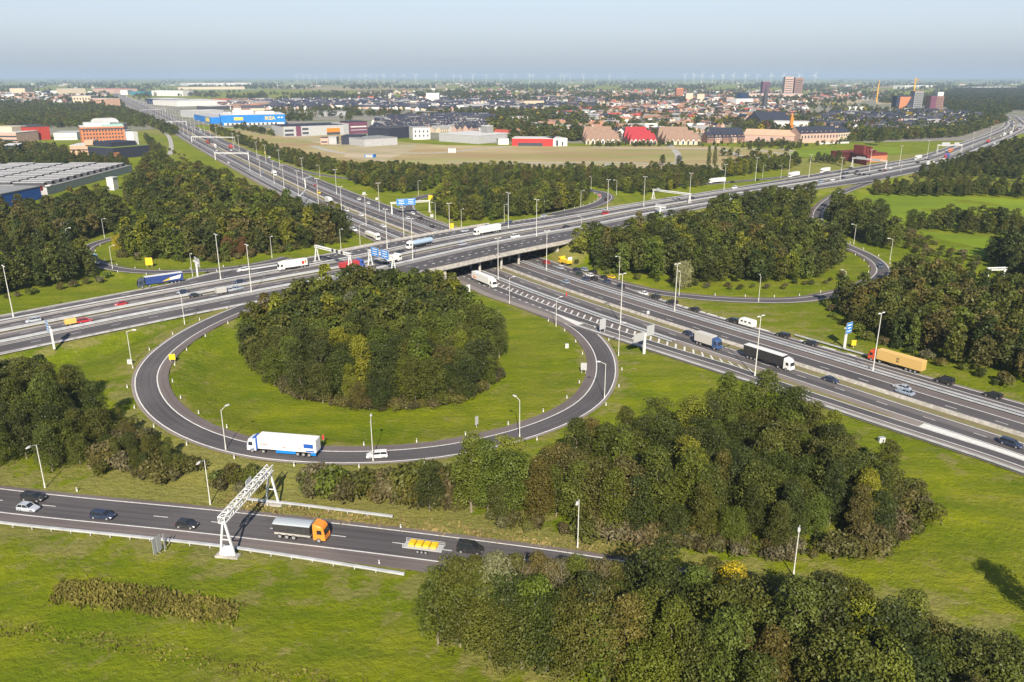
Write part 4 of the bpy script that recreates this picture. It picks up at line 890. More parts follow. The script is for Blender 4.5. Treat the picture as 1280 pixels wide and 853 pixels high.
def letters(txt, size, m, off=0, z=2.5):
    def f(e, a, b, h):
        for s_ in (-1, 1): textmesh(txt, size, M[m], e, ((a+b)/2+off, s_*1.29, z), (math.pi/2, 0, 0 if s_ < 0 else math.pi))
    return f
def emblem(e, a, b, h):
    for s_ in (-1, 1):
        for (t, dz, sz) in (('m', .42, 1.1), ('sc', -.34, 1.0)): textmesh(t, sz, M['dark'], e, ((a+b)/2+.3, s_*1.29, 2.55+dz), (math.pi/2, 0, 0 if s_ < 0 else math.pi))
    for i in range(28):
        x = a+.4+(b-a-.8)*i/27; q = MB()
        for s_ in (-1, 1): q.box((x, s_*1.262, 1.3), (.12, .03, 2.4))
        obj_of('corrugation', q.mesh('corrugation', [M['bodypaint']]), e, color=(.62, .40, .12))
def bars(e, a, b, h):
    for s_ in (-1, 1):
        for i in range(9): rect(e, b-2.2-i*.62, b-1.8-i*.62, 2.5, 2.95, 'sign_back', s_, 'letter')
def orange_mark(e, a, b, h):
    for s_ in (-1, 1):
        for i in range(3): rect(e, a+1.2+i*.9, a+1.8+i*.9, 1.4+i*.1, 2.7-i*.2, 'orange', s_, 'orange_mark')
def red_mark(e, a, b, h):
    for s_ in (-1, 1): rect(e, a+1.4, a+2.4, 1.7, 3.0, 'red', s_, 'red_mark'); rect(e, a+.5, a+1.1, 2.0, 3.3, 'orange', s_, 'orange_mark')
    rect(e, b-1.5, b-.6, 1.9, 2.6, 'lblue', -1, 'blue_mark')
WHT_, = ((.72, .72, .70),)
p, a = spot(LA, 201, 356.5, -1); truck(p, a, 'dark blue lorry with white roof and yellow swoosh on the far slip lane', (.012, .045, .20), (.03, .05, .08), extra=livery_swoosh, roof=(.7, .7, .7))
p, a = spot(LA, 366, 336.5, -1); truck(p, a, 'white lorry with small red mark on the far main lanes', WHT_, WHT_, L=9.2, kind='rigid', h=3.6, extra=red_mark)
p, a = spot(LA, 525, 309, -1); truck(p, a, 'silver blue tanker lorry on the viaduct', (.34, .45, .58), WHT_, kind='tank', L=12.5)
p, a = spot(LA, 609, 292.5, -1); truck(p, a, 'long white lorry with grey lettering on the viaduct', WHT_, WHT_, extra=bars)
p, a = spot(LA, 440, 336, 1); truck(p, a, 'red and blue lorry half hidden by the round wood', (.45, .03, .03), (.03, .10, .40), L=8, kind='rigid', h=3.0)
p, a = spot(LA, 490, 328.5, 1); truck(p, a, 'white lorry behind the blue gantry signs', WHT_, WHT_, L=6.5, kind='rigid', h=3.0)
p, a = spot(LB, 605.5, 355.5, 1); truck(p, a, 'white lorry with orange marks coming out from under the viaduct', WHT_, WHT_, extra=orange_mark)
p, a = spot(LB, 885, 433.5, 1); truck(p, a, 'grey box lorry with a blue cab on the diagonal road', (.50, .48, .44), (.025, .07, .20), L=6.6, kind='rigid', h=3.9)
p, a = spot(LB, 960, 455, 1); truck(p, a, 'long black curtain sided lorry with white cab and white roof', (.015, .016, .018), WHT_, roof=(.72, .72, .7), h=4.0)
p, a = spot(LB, 1119, 458.5, -1); truck(p, a, 'orange cabbed lorry carrying a long yellow container', (.66, .43, .14), (.62, .07, .012), extra=emblem, h=3.95)
p, a = spot(L1, 355, 566, -1); truck(p, a, 'white lorry with blue cab stripes driving round the loop', (.78, .78, .77), (.60, .64, .72), extra=livery_loop, skirt='lblue', roof=(.8, .8, .8), h=4.0)
p, a = spot(LC, 378, 672, 1); truck(p, a, 'tipper lorry with grey cover and orange cab on the front slip road', (.03, .03, .032), (.78, .26, .02), L=7.4, kind='tipper')
p, a = spot(L4, 117, 329, -1); truck(p, a, 'white and light blue lorry leaving the trees on the western ramp', (.30, .55, .72), WHT_, L=8, kind='rigid', h=3.8)
p, a = spot(LB, 411.5, 254.5, 1); truck(p, a, 'white lorry with black side on the diagonal road beyond the viaduct', (.68, .68, .66), WHT_, L=7.5, kind='rigid')
p, a = spot(LB, 466, 298, 1); truck(p, a, 'low white lorry on the lane beside the forest', (.7, .68, .62), WHT_, L=13, h=2.6)
p, a = spot(LB, 343, 219.5, 1); truck(p, a, 'short white lorry between the far masts of the diagonal road', WHT_, WHT_, L=7.5, kind='rigid', h=3.7)
p, a = spot(LB, 288, 185.5, -1); truck(p, a, 'red backed lorry before the pale gantry of the diagonal road', (.5, .05, .03), WHT_, L=13)
p, a = spot(LB, 268.5, 184.5, 1); truck(p, a, 'white lorry with pink front before the pale gantry', (.7, .5, .48), WHT_, L=13)
p, a = spot(LB, 259.5, 179.5, 1); truck(p, a, 'dark red lorry beneath the pale gantry', (.3, .02, .02), (.3, .02, .02), L=10)
for x, y, d, col, L_, lab in ((896, 229, -1, WHT_, 13, 'white trailer lorry on the outer slip road by the dark trees'), (992, 221.5, -1, WHT_, 12, 'white lorry just showing over the eastern wood'), (1031, 216, -1, WHT_, 12, 'white lorry nearest to the maroon screen on the far lanes'),
        (1147.5, 199.5, -1, WHT_, 13, 'white lorry on the far lanes past the maroon screen'), (1163, 207, 1, WHT_, 11, 'first of two white lorries on the near lanes at the far bend'), (1178.5, 203.5, 1, WHT_, 11, 'second of two white lorries on the near lanes at the far bend'), (1163, 200, 1, (.16, .16, .17), 12, 'grey lorry in the median lanes at the far bend'),
        (1183, 197.5, -1, (.05, .10, .45), 12, 'blue and red lorry below the far gantry'), (1188, 190.5, -1, (.75, .22, .06), 10, 'orange lorry below the far gantry'), (1235, 179, -1, (.45, .03, .03), 10, 'red lorry on the climb to the bend'), (1255.5, 170, -1, WHT_, 9, 'first white lorry on the last visible straight'), (1263.5, 168, -1, WHT_, 9, 'second white lorry on the last visible straight')):
    l = L6 if x < 900 else LA; p, a = spot(l, x, y, d); truck(p, a, lab, col, (.45, .04, .05) if 'blue and red' in lab else col, L=L_)
# cars
CARS = [(LA, 42, 402.5, -1, 'estate', 'silver', 'silver estate car near the blue sign post on the viaduct road'), (LA, 106, 403, 1, 'estate', 'red', 'red car pulling the yellow trailer'), (LA, 151, 382, -1, 'hatch', 'red', 'red hatchback alone on the far main lanes'),
 (LA, 228, 367, -1, 'saloon', 'navy', 'dark blue saloon below the blue lorry'), (LA, 244.5, 371, 1, 'saloon', 'black', 'black saloon behind the pale caravan'), (LA, 287, 364.5, 1, 'estate', 'silver', 'silver car towing the pale box trailer'), (LA, 297.5, 362.3, 1, 'hatch', 'lightblue', 'pale blue car ahead of the silver towing car'),
 (LA, 299, 354, -1, 'saloon', 'navy', 'dark blue car behind the rail near the tall mast'), (LA, 305, 338.7, -1, 'estate', 'white', 'white car on the far slip lane before the white lorry'), (LA, 371, 328, -1, 'saloon', 'blue', 'blue car hidden behind the white lorry'), (LA, 500, 317, -1, 'saloon', 'black', 'low black car following the tanker'),
 (LA, 536, 299, -1, 'hatch', 'navy', 'dark car beside the tanker'), (LA, 578, 306.7, 1, 'estate', 'silver', 'silver car on the near main lanes of the viaduct'), (LA, 581, 290, -1, 'hatch', 'silver', 'silver hatchback on the viaduct slip lane'), (LA, 608, 284.5, -1, 'saloon', 'navy', 'dark car behind the long white lorry'), (LA, 636, 279.5, -1, 'hatch', 'blue', 'blue car on the far slip lane of the viaduct'),
 (LA, 679.5, 271.3, -1, 'saloon', 'silver', 'silver car where the northern loop joins'), (LA, 644.5, 297.5, 1, 'van', 'white', 'white and glass delivery van on the viaduct'), (LA, 708.5, 285, 1, 'saloon', 'black', 'black car past the white van'), (LA, 757, 268.5, 1, 'van', 'red', 'red van by the tall mast beyond the viaduct'), (LA, 866, 249, 1, 'saloon', 'black', 'black car by the median mast beyond the eastern wood'),
 (LA, 847, 251, -1, 'hatch', 'grey', 'grey car near the truss gantry of the far slip lane'), (L6, 916, 228.6, 1, 'estate', 'black', 'dark car next to the white trailer lorry'), (L6, 946, 226, -1, 'hatch', 'black', 'dark car on the outer slip road'), (LA, 918, 236, -1, 'van', 'white', 'white van at the edge of the eastern wood'), (LA, 1026, 228.5, 1, 'van', 'lightblue', 'light green blue van at the near lanes'), (LA, 1040.5, 226, 1, 'van', 'white', 'white van on the near lanes at the maroon screen'),
 (LA, 1063, 211, -1, 'saloon', 'black', None), (LA, 1071, 215, -1, 'saloon', 'black', None), (LA, 1048.5, 217, -1, 'hatch', 'black', None), (LA, 1053.5, 218, -1, 'hatch', 'black', None), (LA, 1058.5, 217.7, -1, 'hatch', 'black', None), (LA, 1069, 218.7, 1, 'hatch', 'black', None), (LA, 1074.5, 219, 1, 'hatch', 'black', None), (LA, 1080.5, 219.4, 1, 'hatch', 'black', None), (LA, 1086.5, 219.8, 1, 'hatch', 'black', None), (LA, 1054, 223, 1, 'hatch', 'navy', None), (LA, 1100, 214, 1, 'hatch', 'black', None), (LA, 1106.5, 214, 1, 'estate', 'darkred', 'dark red car past the gantry of the maroon screen'), (LA, 1113, 211, 1, 'van', 'white', 'white van past the gantry of the maroon screen'), (LA, 1147, 204.5, 1, 'van', 'black', 'black van on the near lanes at the far bend'), (LA, 1243, 180, -1, 'van', 'white', 'white van behind the red lorry'), (LA, 1271, 163, -1, 'van', 'darkred', 'red van at the last visible straight'),
 (LB, 682.5, 329.5, -1, 'estate', 'red', 'red car about to pass under the viaduct'), (LB, 699.5, 336, -1, 'estate', 'silver', 'silver car behind the red car below the viaduct'), (LB, 720.5, 339, -1, 'estate', 'navy', 'dark blue car at the head of the queue beside the yellow lorry'), (LB, 723.5, 344, -1, 'hatch', 'green', 'dark green car in the inner lane of the queue'), (LB, 729.5, 338.5, -1, 'estate', 'lightblue', 'light blue car in the queue on the outer lane'),
 (LB, 740.5, 342, -1, 'estate', 'black', 'black estate in the outer lane of the queue'), (LB, 736.5, 345.5, -1, 'hatch', 'white', 'white hatchback between the dark cars of the queue'), (LB, 731.5, 350.5, -1, 'hatch', 'blue', 'blue grey car on the inner lane of the queue'), (LB, 741.5, 349.8, -1, 'estate', 'black', 'black car right behind the blue grey one in the queue'), (LB, 754, 348.5, -1, 'hatch', 'black', 'black hatchback before the yellow car'), (LB, 758, 353.5, -1, 'saloon', 'blue', 'blue saloon in the inner lane near the yellow car'),
 (LB, 763, 347.5, -1, 'saloon', 'yellow', 'yellow patrol car on the verge side of the queue'), (LB, 775.5, 359, -1, 'saloon', 'navy', 'navy saloon between the white paint blocks'), (LB, 706.5, 354, -1, 'hatch', 'lightblue', 'light blue grey car on the inner main lane below the viaduct'), (LB, 803.5, 368, -1, 'saloon', 'white', 'white car trailing the queue'), (LB, 818.5, 373, -1, 'estate', 'black', 'black car right behind the white one'), (LB, 840, 379.5, -1, 'estate', 'black', 'black car beside the tall mast of the silvery tree'), (LB, 868, 388.5, -1, 'saloon', 'black', 'black saloon midway to the caravan'), (LB, 916, 402.5, -1, 'estate', 'black', 'black car towing the white caravan'),
 (LB, 978.5, 421, -1, 'estate', 'black', 'black car following the caravan'), (LB, 1013, 431, -1, 'saloon', 'black', 'black saloon before the blue direction sign'), (LB, 1180, 479, -1, 'van', 'black', 'black van behind the yellow container lorry'), (LB, 1240.5, 496.5, -1, 'estate', 'black', 'last black car before the meadow edge'), (LB, 861, 419.5, 1, 'hatch', 'navy', 'dark blue car ahead of nobody behind the grey box lorry'),
 (LB, 1038.5, 477, 1, 'saloon', 'navy', 'dark saloon ahead of the black lorry'), (LB, 1127, 486.5, -1, 'saloon', 'silver', 'silver saloon in the inner of two cars abreast'), (LB, 1131, 492.5, -1, 'saloon', 'lightblue', 'pale blue saloon abreast of the silver one'), (LB, 1263, 557, 1, 'estate', 'navy', 'dark blue estate beside the white painted gore'),
 (LB, 394, 233, -1, 'hatch', 'red', 'red car on the far carriageway beyond the viaduct'), (LB, 398.5, 242, 1, 'van', 'yellow', 'yellow van in the median works beyond the viaduct'), (LB, 427.5, 261, 1, 'saloon', 'black', 'black saloon behind the white lorry beyond the viaduct'), (LB, 433.5, 264.3, 1, 'saloon', 'white', 'white car with dark roof behind the black saloon'), (LB, 451.7, 270, 1, 'estate', 'white', 'white car by the median beyond the viaduct'), (LB, 479, 284, 1, 'estate', 'white', 'second white car by the median beyond the viaduct'), (LB, 448.7, 250, -1, 'hatch', 'white', 'white car in the dotted slip lane'), (LB, 460, 255, -1, 'hatch', 'white', 'second white car in the dotted slip lane'), (LB, 509.5, 274, -1, 'hatch', 'white', 'white car passing the blue gantry of the northern loop'), (LB, 443, 289, 1, 'van', 'white', 'white van on the lane beside the forest'), (LB, 540, 284.5, -1, 'saloon', 'black', 'black car beyond the viaduct on the dotted lane'), (LB, 525.5, 274, -1, 'saloon', 'black', 'black car farther along the dotted lane'), (LB, 336.5, 197.5, -1, 'van', 'white', 'white van near the tree belt'), (LB, 329, 216, 1, 'hatch', 'lightblue', 'pale blue car on the far stretch beside the lorry'), (LB, 356.5, 240, 1, 'hatch', 'black', 'dark car in the lane along the forest edge'), (LB, 385, 258, 1, 'hatch', 'black', 'dark car below the T shaped gantry'),
 (L1, 471.5, 571.5, -1, 'estate', 'white', 'white estate car with dark glass on the loop'), (LC, 42.5, 625, 1, 'estate', 'black', 'black estate car at the head of the slip road, on the far lane'), (LC, 36, 638, 1, 'hatch', 'silver', 'silver hatchback beside the black estate'), (LC, 129, 647.5, 1, 'estate', 'navy', 'dark car with roof rails on the front slip road'), (LC, 234, 659, 1, 'hatch', 'black', 'small black hatchback before the truss gantry'), (LC, 588, 690, 1, 'van', 'black', 'dark van pulling the yellow flat trailer into the trees'),
 (L3, 1100, 334, -1, 'estate', 'blue', 'blue and white estate car in the bend of the eastern loop'), (L3, 1065, 365.5, -1, 'estate', 'black', 'black car entering the shade of the eastern loop'), (L5, 749.5, 245.5, 1, 'estate', 'red', 'red car on the northern loop'), (L5, 738, 239.5, 1, 'estate', 'blue', 'blue car on the top of the northern loop'), (L5, 757.5, 250.5, 1, 'saloon', 'black', 'black saloon in the bend of the northern loop'), (L5, 516, 268, 1, 'hatch', 'white', 'white car under the blue gantry signs')]
for l, x, y, d, kind, col, lab in CARS:
    p, a = spot(l, x, y, d); g = None
    if lab is None: lab, g = 'small dark car in the cluster before the gantry of the maroon screen', 'dark cars before the maroon screen'
    car(p, a, kind, col, lab.replace('ahead of nobody ', ''), g, detail=p[1] < 520, name='van' if kind == 'van' else 'car', cat='van' if kind == 'van' else 'car')
# distant traffic
for i in range(46):
    t = rnd.uniform(SB(150), SB(325)); s_ = rnd.choice((6, 2.5, -5.5, -9, 16, 20, -19)); p = LB.at(t, s_, .05)
    car(p, LB.ang(t)+(0 if s_ < 0 else math.pi), rnd.choice(['hatch', 'estate', 'van']), rnd.choice(['white', 'silver', 'black', 'navy', 'grey', 'red', 'white']), 'tiny car in the dense traffic on the distant diagonal motorway', 'distant traffic on the diagonal motorway', False)
for i in range(30):
    t = rnd.uniform(SA(1190), SA(1290, 150)+120); s_ = rnd.choice((8, 4.5, -5, -9)); p = LA.at(t, s_, .05)
    car(p, LA.ang(t)+(0 if s_ < 0 else math.pi), rnd.choice(['hatch', 'estate', 'van']), rnd.choice(['white', 'silver', 'black', 'navy', 'white']), 'tiny car in the traffic on the far bend of the motorway', 'distant traffic on the far bend', False)
# trailers and work vehicles
def towed(line, x, y, d, dims, colour, label, name, cat, win=False, axle=1):
    p, a = spot(line, x, y, d); e = empty(name, p, a, label, cat); L_, w_, z0, z1 = dims; b = MB()
    n = 5; b.loft([[(xx, -w_/2, z0), (xx, w_/2, z0), (xx, w_/2, zt-.15), (xx, w_/2-.15, zt), (xx, -w_/2+.15, zt), (xx, -w_/2, zt-.15)] for xx, zt in ((-L_/2, z1-.25 if win else z1), (-L_/2+.3, z1), (L_/2-.6, z1), (L_/2, z1-.6 if win else z1))], 0); obj_of('box', b.mesh('box', [M['bodypaint']]), e, color=colour)
    b = MB(); b.bar((L_/2-.1, 0, .5), (L_/2+1.1, 0, .5), .12, .1); b.build('tow_bar', M['dark'], e)
    for k in range(axle):
        for sy in (-1, 1): obj_of('wheel', WH, e, (-.35+.75*k, sy*(w_/2-.05), .33))
    if win:
        for sy in (-1, 1):
            for xx in (-1.6, .1, 1.6): b = MB(); b.box((xx, sy*(w_/2+.005), 1.45), (.85, .02, .55)); b.build('window', M['glassd'], e)
    return e
towed(LA, 88.5, 406.5, 1, (3.3, 1.8, .6, 2.1), (.70, .45, .10), 'yellow box trailer behind the red car', 'trailer', 'trailer')
towed(LA, 276.5, 367.3, 1, (3.6, 2.1, .5, 2.4), (.45, .44, .42), 'pale box trailer behind the silver car', 'trailer', 'trailer')
towed(LB, 934, 408, -1, (5.6, 2.25, .45, 2.6), (.78, .78, .75), 'white caravan with dark windows behind a black car', 'caravan', 'caravan', True)
p, a = spot(LC, 530, 688.5, 1); e = empty('flat_trailer', p, a, 'silver flat trailer loaded with yellow frames beside the row of trees', 'trailer')
b = MB(); b.box((0, 0, .75), (7.2, 2.2, .18)); b.bar((3.6, 0, .7), (5.2, 0, .7), .15, .12); b.build('bed', M['sign_back'], e)
b = MB()
for sy in (-1.1, 1.1):
    for z in (1.15, 1.45): b.bar((-3.6, sy, z), (3.6, sy, z), .06, .06)
    for i in range(7): b.bar((-3.6+1.2*i, sy, .8), (-3.6+1.2*i, sy, 1.5), .06, .06)
b.build('side_rail', M['rail'], e)
for i in range(4): b = MB(); b.box((-2.1+1.35*i, 0, .94), (1.1, 1.7, .55)); b.box((-2.1+1.35*i, 0, 1.49), (.8, 1.3, .12)); b.build('yellow_load', M['yellow'], e)
for k in range(3):
    for sy in (-1, 1): obj_of('wheel', WH, e, (-.8+.75*k, sy*1.05, .33))
p, a = spot(LB, 706, 331, -1); truck(p, a, 'yellow works lorry parked on the verge below the viaduct', (.78, .50, .02), (.80, .52, .02), L=5.0, kind='rigid', h=2.4)

# ------------------------------------------------------------------ trees
def leafmat(name, src):
    m, nt, p = nodes(name); out = nt.nodes['Material Output']; nt.nodes.remove(p)
    if src == 'obj': base = nt.nodes.new('ShaderNodeObjectInfo').outputs['Color']
    else:
        a = nt.nodes.new('ShaderNodeAttribute'); a.attribute_type = 'INSTANCER'; a.attribute_name = 'tint'; base = a.outputs['Color']
    l = nt.nodes.new('ShaderNodeAttribute'); l.attribute_name = 'leafv'
    c = mixc(nt, l.outputs['Fac'], mixc(nt, 1.0, base, (.52, .52, .46), 'MULTIPLY'), mixc(nt, 1.0, base, (1.50, 1.44, 1.30), 'MULTIPLY'))
    d = nt.nodes.new('ShaderNodeBsdfPrincipled'); d.inputs['Roughness'].default_value = .52; d.inputs['Specular IOR Level'].default_value = .22; t = nt.nodes.new('ShaderNodeBsdfTranslucent'); x = nt.nodes.new('ShaderNodeMixShader'); x.inputs[0].default_value = .13
    nt.links.new(c, d.inputs[0]); nt.links.new(mixc(nt, 1.0, c, (1.1, 1.25, .5), 'MULTIPLY'), t.inputs[0]); nt.links.new(d.outputs[0], x.inputs[1]); nt.links.new(t.outputs[0], x.inputs[2]); nt.links.new(x.outputs[0], out.inputs[0])
    return m
M['leaf'] = leafmat('tree_leaves', 'obj'); M['leafs'] = leafmat('woodland_leaves', 'inst')
M['bark'] = mat('tree_bark', (.26, .22, .16), .9, .15, 3.0)

def crown(seed, n, h, r, z0, leaf, lobes=16, shape='round', mtl=None, core=.25):
    """leaf sprays spread over and through overlapping boughs"""
    g = np.random.RandomState(seed)
    if shape == 'shrub': L = [(g.uniform(-.6, .6)*r, g.uniform(-.6, .6)*r, g.uniform(.25, .65)*h, g.uniform(.35, .55)*r) for _ in range(lobes)]
    else:
        L = []
        for k in range(lobes):
            u = (k+.5)/lobes; zz = z0+(h-z0)*(.12+.80*u); a = k*2.4+g.uniform(-.5, .5)
            if shape == 'column': rr = r*.45*math.sin(math.pi*(.12+.8*u))**.5
            elif shape == 'tall': rr = r*.62*math.sin(math.pi*(.18+.74*u))**.7
            else: rr = r*.66*math.sqrt(max(.02, 1-(2*(.25+.62*u)-1)**2))
            q = g.uniform(.55, 1.05)*rr
            L.append((q*math.cos(a), q*math.sin(a), zz, g.uniform(.30, .46)*r*(1.15 if u < .6 else .95)))
        L.append((0, 0, h-.33*r, .38*r))
    L = np.array(L)
    wgt = L[:, 3]**2; k = g.choice(len(L), n, p=wgt/wgt.sum())
    d = g.normal(size=(n, 3)); d /= np.linalg.norm(d, axis=1)[:, None]; d[:, 2] = np.where(d[:, 2] < -.45, -d[:, 2], d[:, 2])
    rad = L[k, 3]*np.where(g.rand(n) < core, g.uniform(.35, .8, n), g.uniform(.82, 1.14, n))
    c = L[k, :3]+d*rad[:, None]*np.array([1, 1, .92])
    c[:, 2] = np.maximum(c[:, 2], .15)
    nn = d*.75+g.normal(size=(n, 3))*.55+np.array([0, 0, .25]); nn /= np.linalg.norm(nn, axis=1)[:, None]
    a = np.cross(nn, g.normal(size=(n, 3))); a /= np.linalg.norm(a, axis=1)[:, None]; b = np.cross(nn, a)
    s = leaf*g.uniform(.55, 1.25, n)[:, None]; e = g.uniform(.55, .95, n)[:, None]
    V = np.stack([c-a*s*e, c-b*s*.45+a*s*.1, c+a*s*e*.9, c+b*s*.5], 1)
    V = V.reshape(-1, 3); me = bpy.data.meshes.new('crown'); me.vertices.add(len(V)); me.vertices.foreach_set('co', V.astype('f').ravel())
    me.loops.add(4*n); me.loops.foreach_set('vertex_index', np.arange(4*n, dtype='i')); me.polygons.add(n); me.polygons.foreach_set('loop_start', np.arange(0, 4*n, 4, dtype='i'))
    me.update(calc_edges=True); at = me.attributes.new('leafv', 'FLOAT', 'FACE')
    lobe_v = g.uniform(0, 1, len(L))[k]; at.data.foreach_set('value', np.clip(.55*g.rand(n)+.45*lobe_v, 0, 1).astype('f'))
    me.materials.append(mtl or M['leaf']); return me
def trunk(seed, h, r=.22, bare=False):
    g = random.Random(seed); b = MB(); p = Vector((0, 0, -.3)); rr = r
    for k in range(4):
        q = Vector((g.uniform(-.25, .25)*(k+1)*.5, g.uniform(-.25, .25)*(k+1)*.5, h*(k+1)/4)); b.tube(p, q, rr, rr*.75, 6)
        if k:
            for _ in range(3 if not bare else 6):
                a = g.uniform(0, 6.28); l = g.uniform(.8, 1.7)*(1.9 if bare else 1); b.tube(q, q+Vector((math.cos(a)*l*.7, math.sin(a)*l*.7, l*.85)), rr*.4, .03, 4)
        p, rr = q, rr*.75
    return b.mesh('trunk', [M['bark']])

CR = [crown(100+i, 7200, h, r, z0, .25, lobes=lb, shape=sh) for i, (h, r, z0, lb, sh) in enumerate([(12.5, 4.2, .6, 20, 'round'), (13.5, 4.0, .7, 22, 'round'), (11.5, 4.5, .5, 18, 'round'), (14.5, 3.6, .8, 22, 'tall'), (14, 3.3, .7, 22, 'tall'), (11, 4.1, .4, 17, 'round')])]
TR = [trunk(200+i, h) for i, h in enumerate([8, 9, 7.5, 10, 10, 7])]
CRB = [crown(150+i, 1300, 12.0, 2.7, 1.2, .22, lobes=18, shape='tall', core=.1) for i in range(2)]     # thin, half bare
TRB = [trunk(250+i, 11, .16, True) for i in range(2)]
SH = [crown(300+i, 1100, 3.6, 2.5, 0, .34, lobes=9, shape='shrub') for i in range(4)]
SHF = [crown(340+i, 520, 3.6, 2.5, 0, .48, lobes=8, shape='shrub', mtl=M['leafs']) for i in range(2)]
CRF = [crown(400+i, 1100, h, r, .8, .66, lobes=13, shape=sh, mtl=M['leafs']) for i, (h, r, sh) in enumerate([(12.5, 4.2, 'round'), (13.5, 4.0, 'round'), (11.5, 4.5, 'round'), (14.5, 3.6, 'tall')])]
CRT = [crown(440+i, 260, h, r, .6, 1.25, lobes=9, shape=sh, mtl=M['leafs']) for i, (h, r, sh) in enumerate([(11, 4.6, 'round'), (9, 4.2, 'round'), (13, 4.4, 'round')])]

TINTS = {  # base colours of leaves
'dark green': (.048, .062, .013), 'deep olive': (.078, .088, .016), 'mid green': (.090, .114, .016), 'yellow green': (.150, .162, .016), 'olive brown': (.104, .094, .025),
    'golden yellow': (.36, .30, .014), 'silvery grey green': (.125, .138, .065), 'silvery white': (.24, .25, .15), 'russet brown': (.15, .075, .03), 'grey brown': (.108, .098, .048), 'dull brown': (.074, .064, .026)}
def jit(c, k=.14):
    f = 1+rnd.uniform(-k, k); return (c[0]*f*(1+rnd.uniform(-.1, .1)), c[1]*f, c[2]*f*(1+rnd.uniform(-.2, .2)))
def scatter(poly, gap, jitter=.35):
    """points inside a ground outline given as world points"""
    P = np.array(poly); x0, y0 = P.min(0); x1, y1 = P.max(0); out = []; j = 0; y = y0
    while y <= y1:
        x = x0+(gap/2 if j % 2 else 0)
        while x <= x1:
            out.append((x+rnd.uniform(-jitter, jitter)*gap, y+rnd.uniform(-jitter, jitter)*gap)); x += gap
        y += gap*.87; j += 1
    if not out: return []
    o = np.array(out); return [tuple(p) for p in o[inpoly(o[:, 0], o[:, 1], poly)]]
def onroad(x, y, c=1.0):
    for n_, l, hw in ((0, L1, 9), (0, L3, 7.5), (0, L4, 7.5), (0, L5, 8), (0, L6, 7), (0, LC, 9.5)):
        t, o = l.proj(x, y)
        if 0 < t < l.L and abs(o) < hw*c and math.hypot(x-l.at(t)[0], y-l.at(t)[1]) < hw*c+1: return True
    t, o = LA.proj(x, y)
    if AE(t)-4 < o < AU(t)+4: return True
    t, o = LB.proj(x, y)
    return BE(t)-4 < o < BU(t)+4
def edge_dist(x, y, poly):
    d = 1e9
    for i in range(len(poly)):
        a = poly[i]; b = poly[(i+1) % len(poly)]; l2 = (b[0]-a[0])**2+(b[1]-a[1])**2 or 1e-9
        t = max(0, min(1, ((x-a[0])*(b[0]-a[0])+(y-a[1])*(b[1]-a[1]))/l2)); d = min(d, math.hypot(x-a[0]-t*(b[0]-a[0]), y-a[1]-t*(b[1]-a[1])))
    return d
PR = ['dark green']*4+['deep olive']*6+['mid green']*5+['yellow green']*2+['olive brown']*2
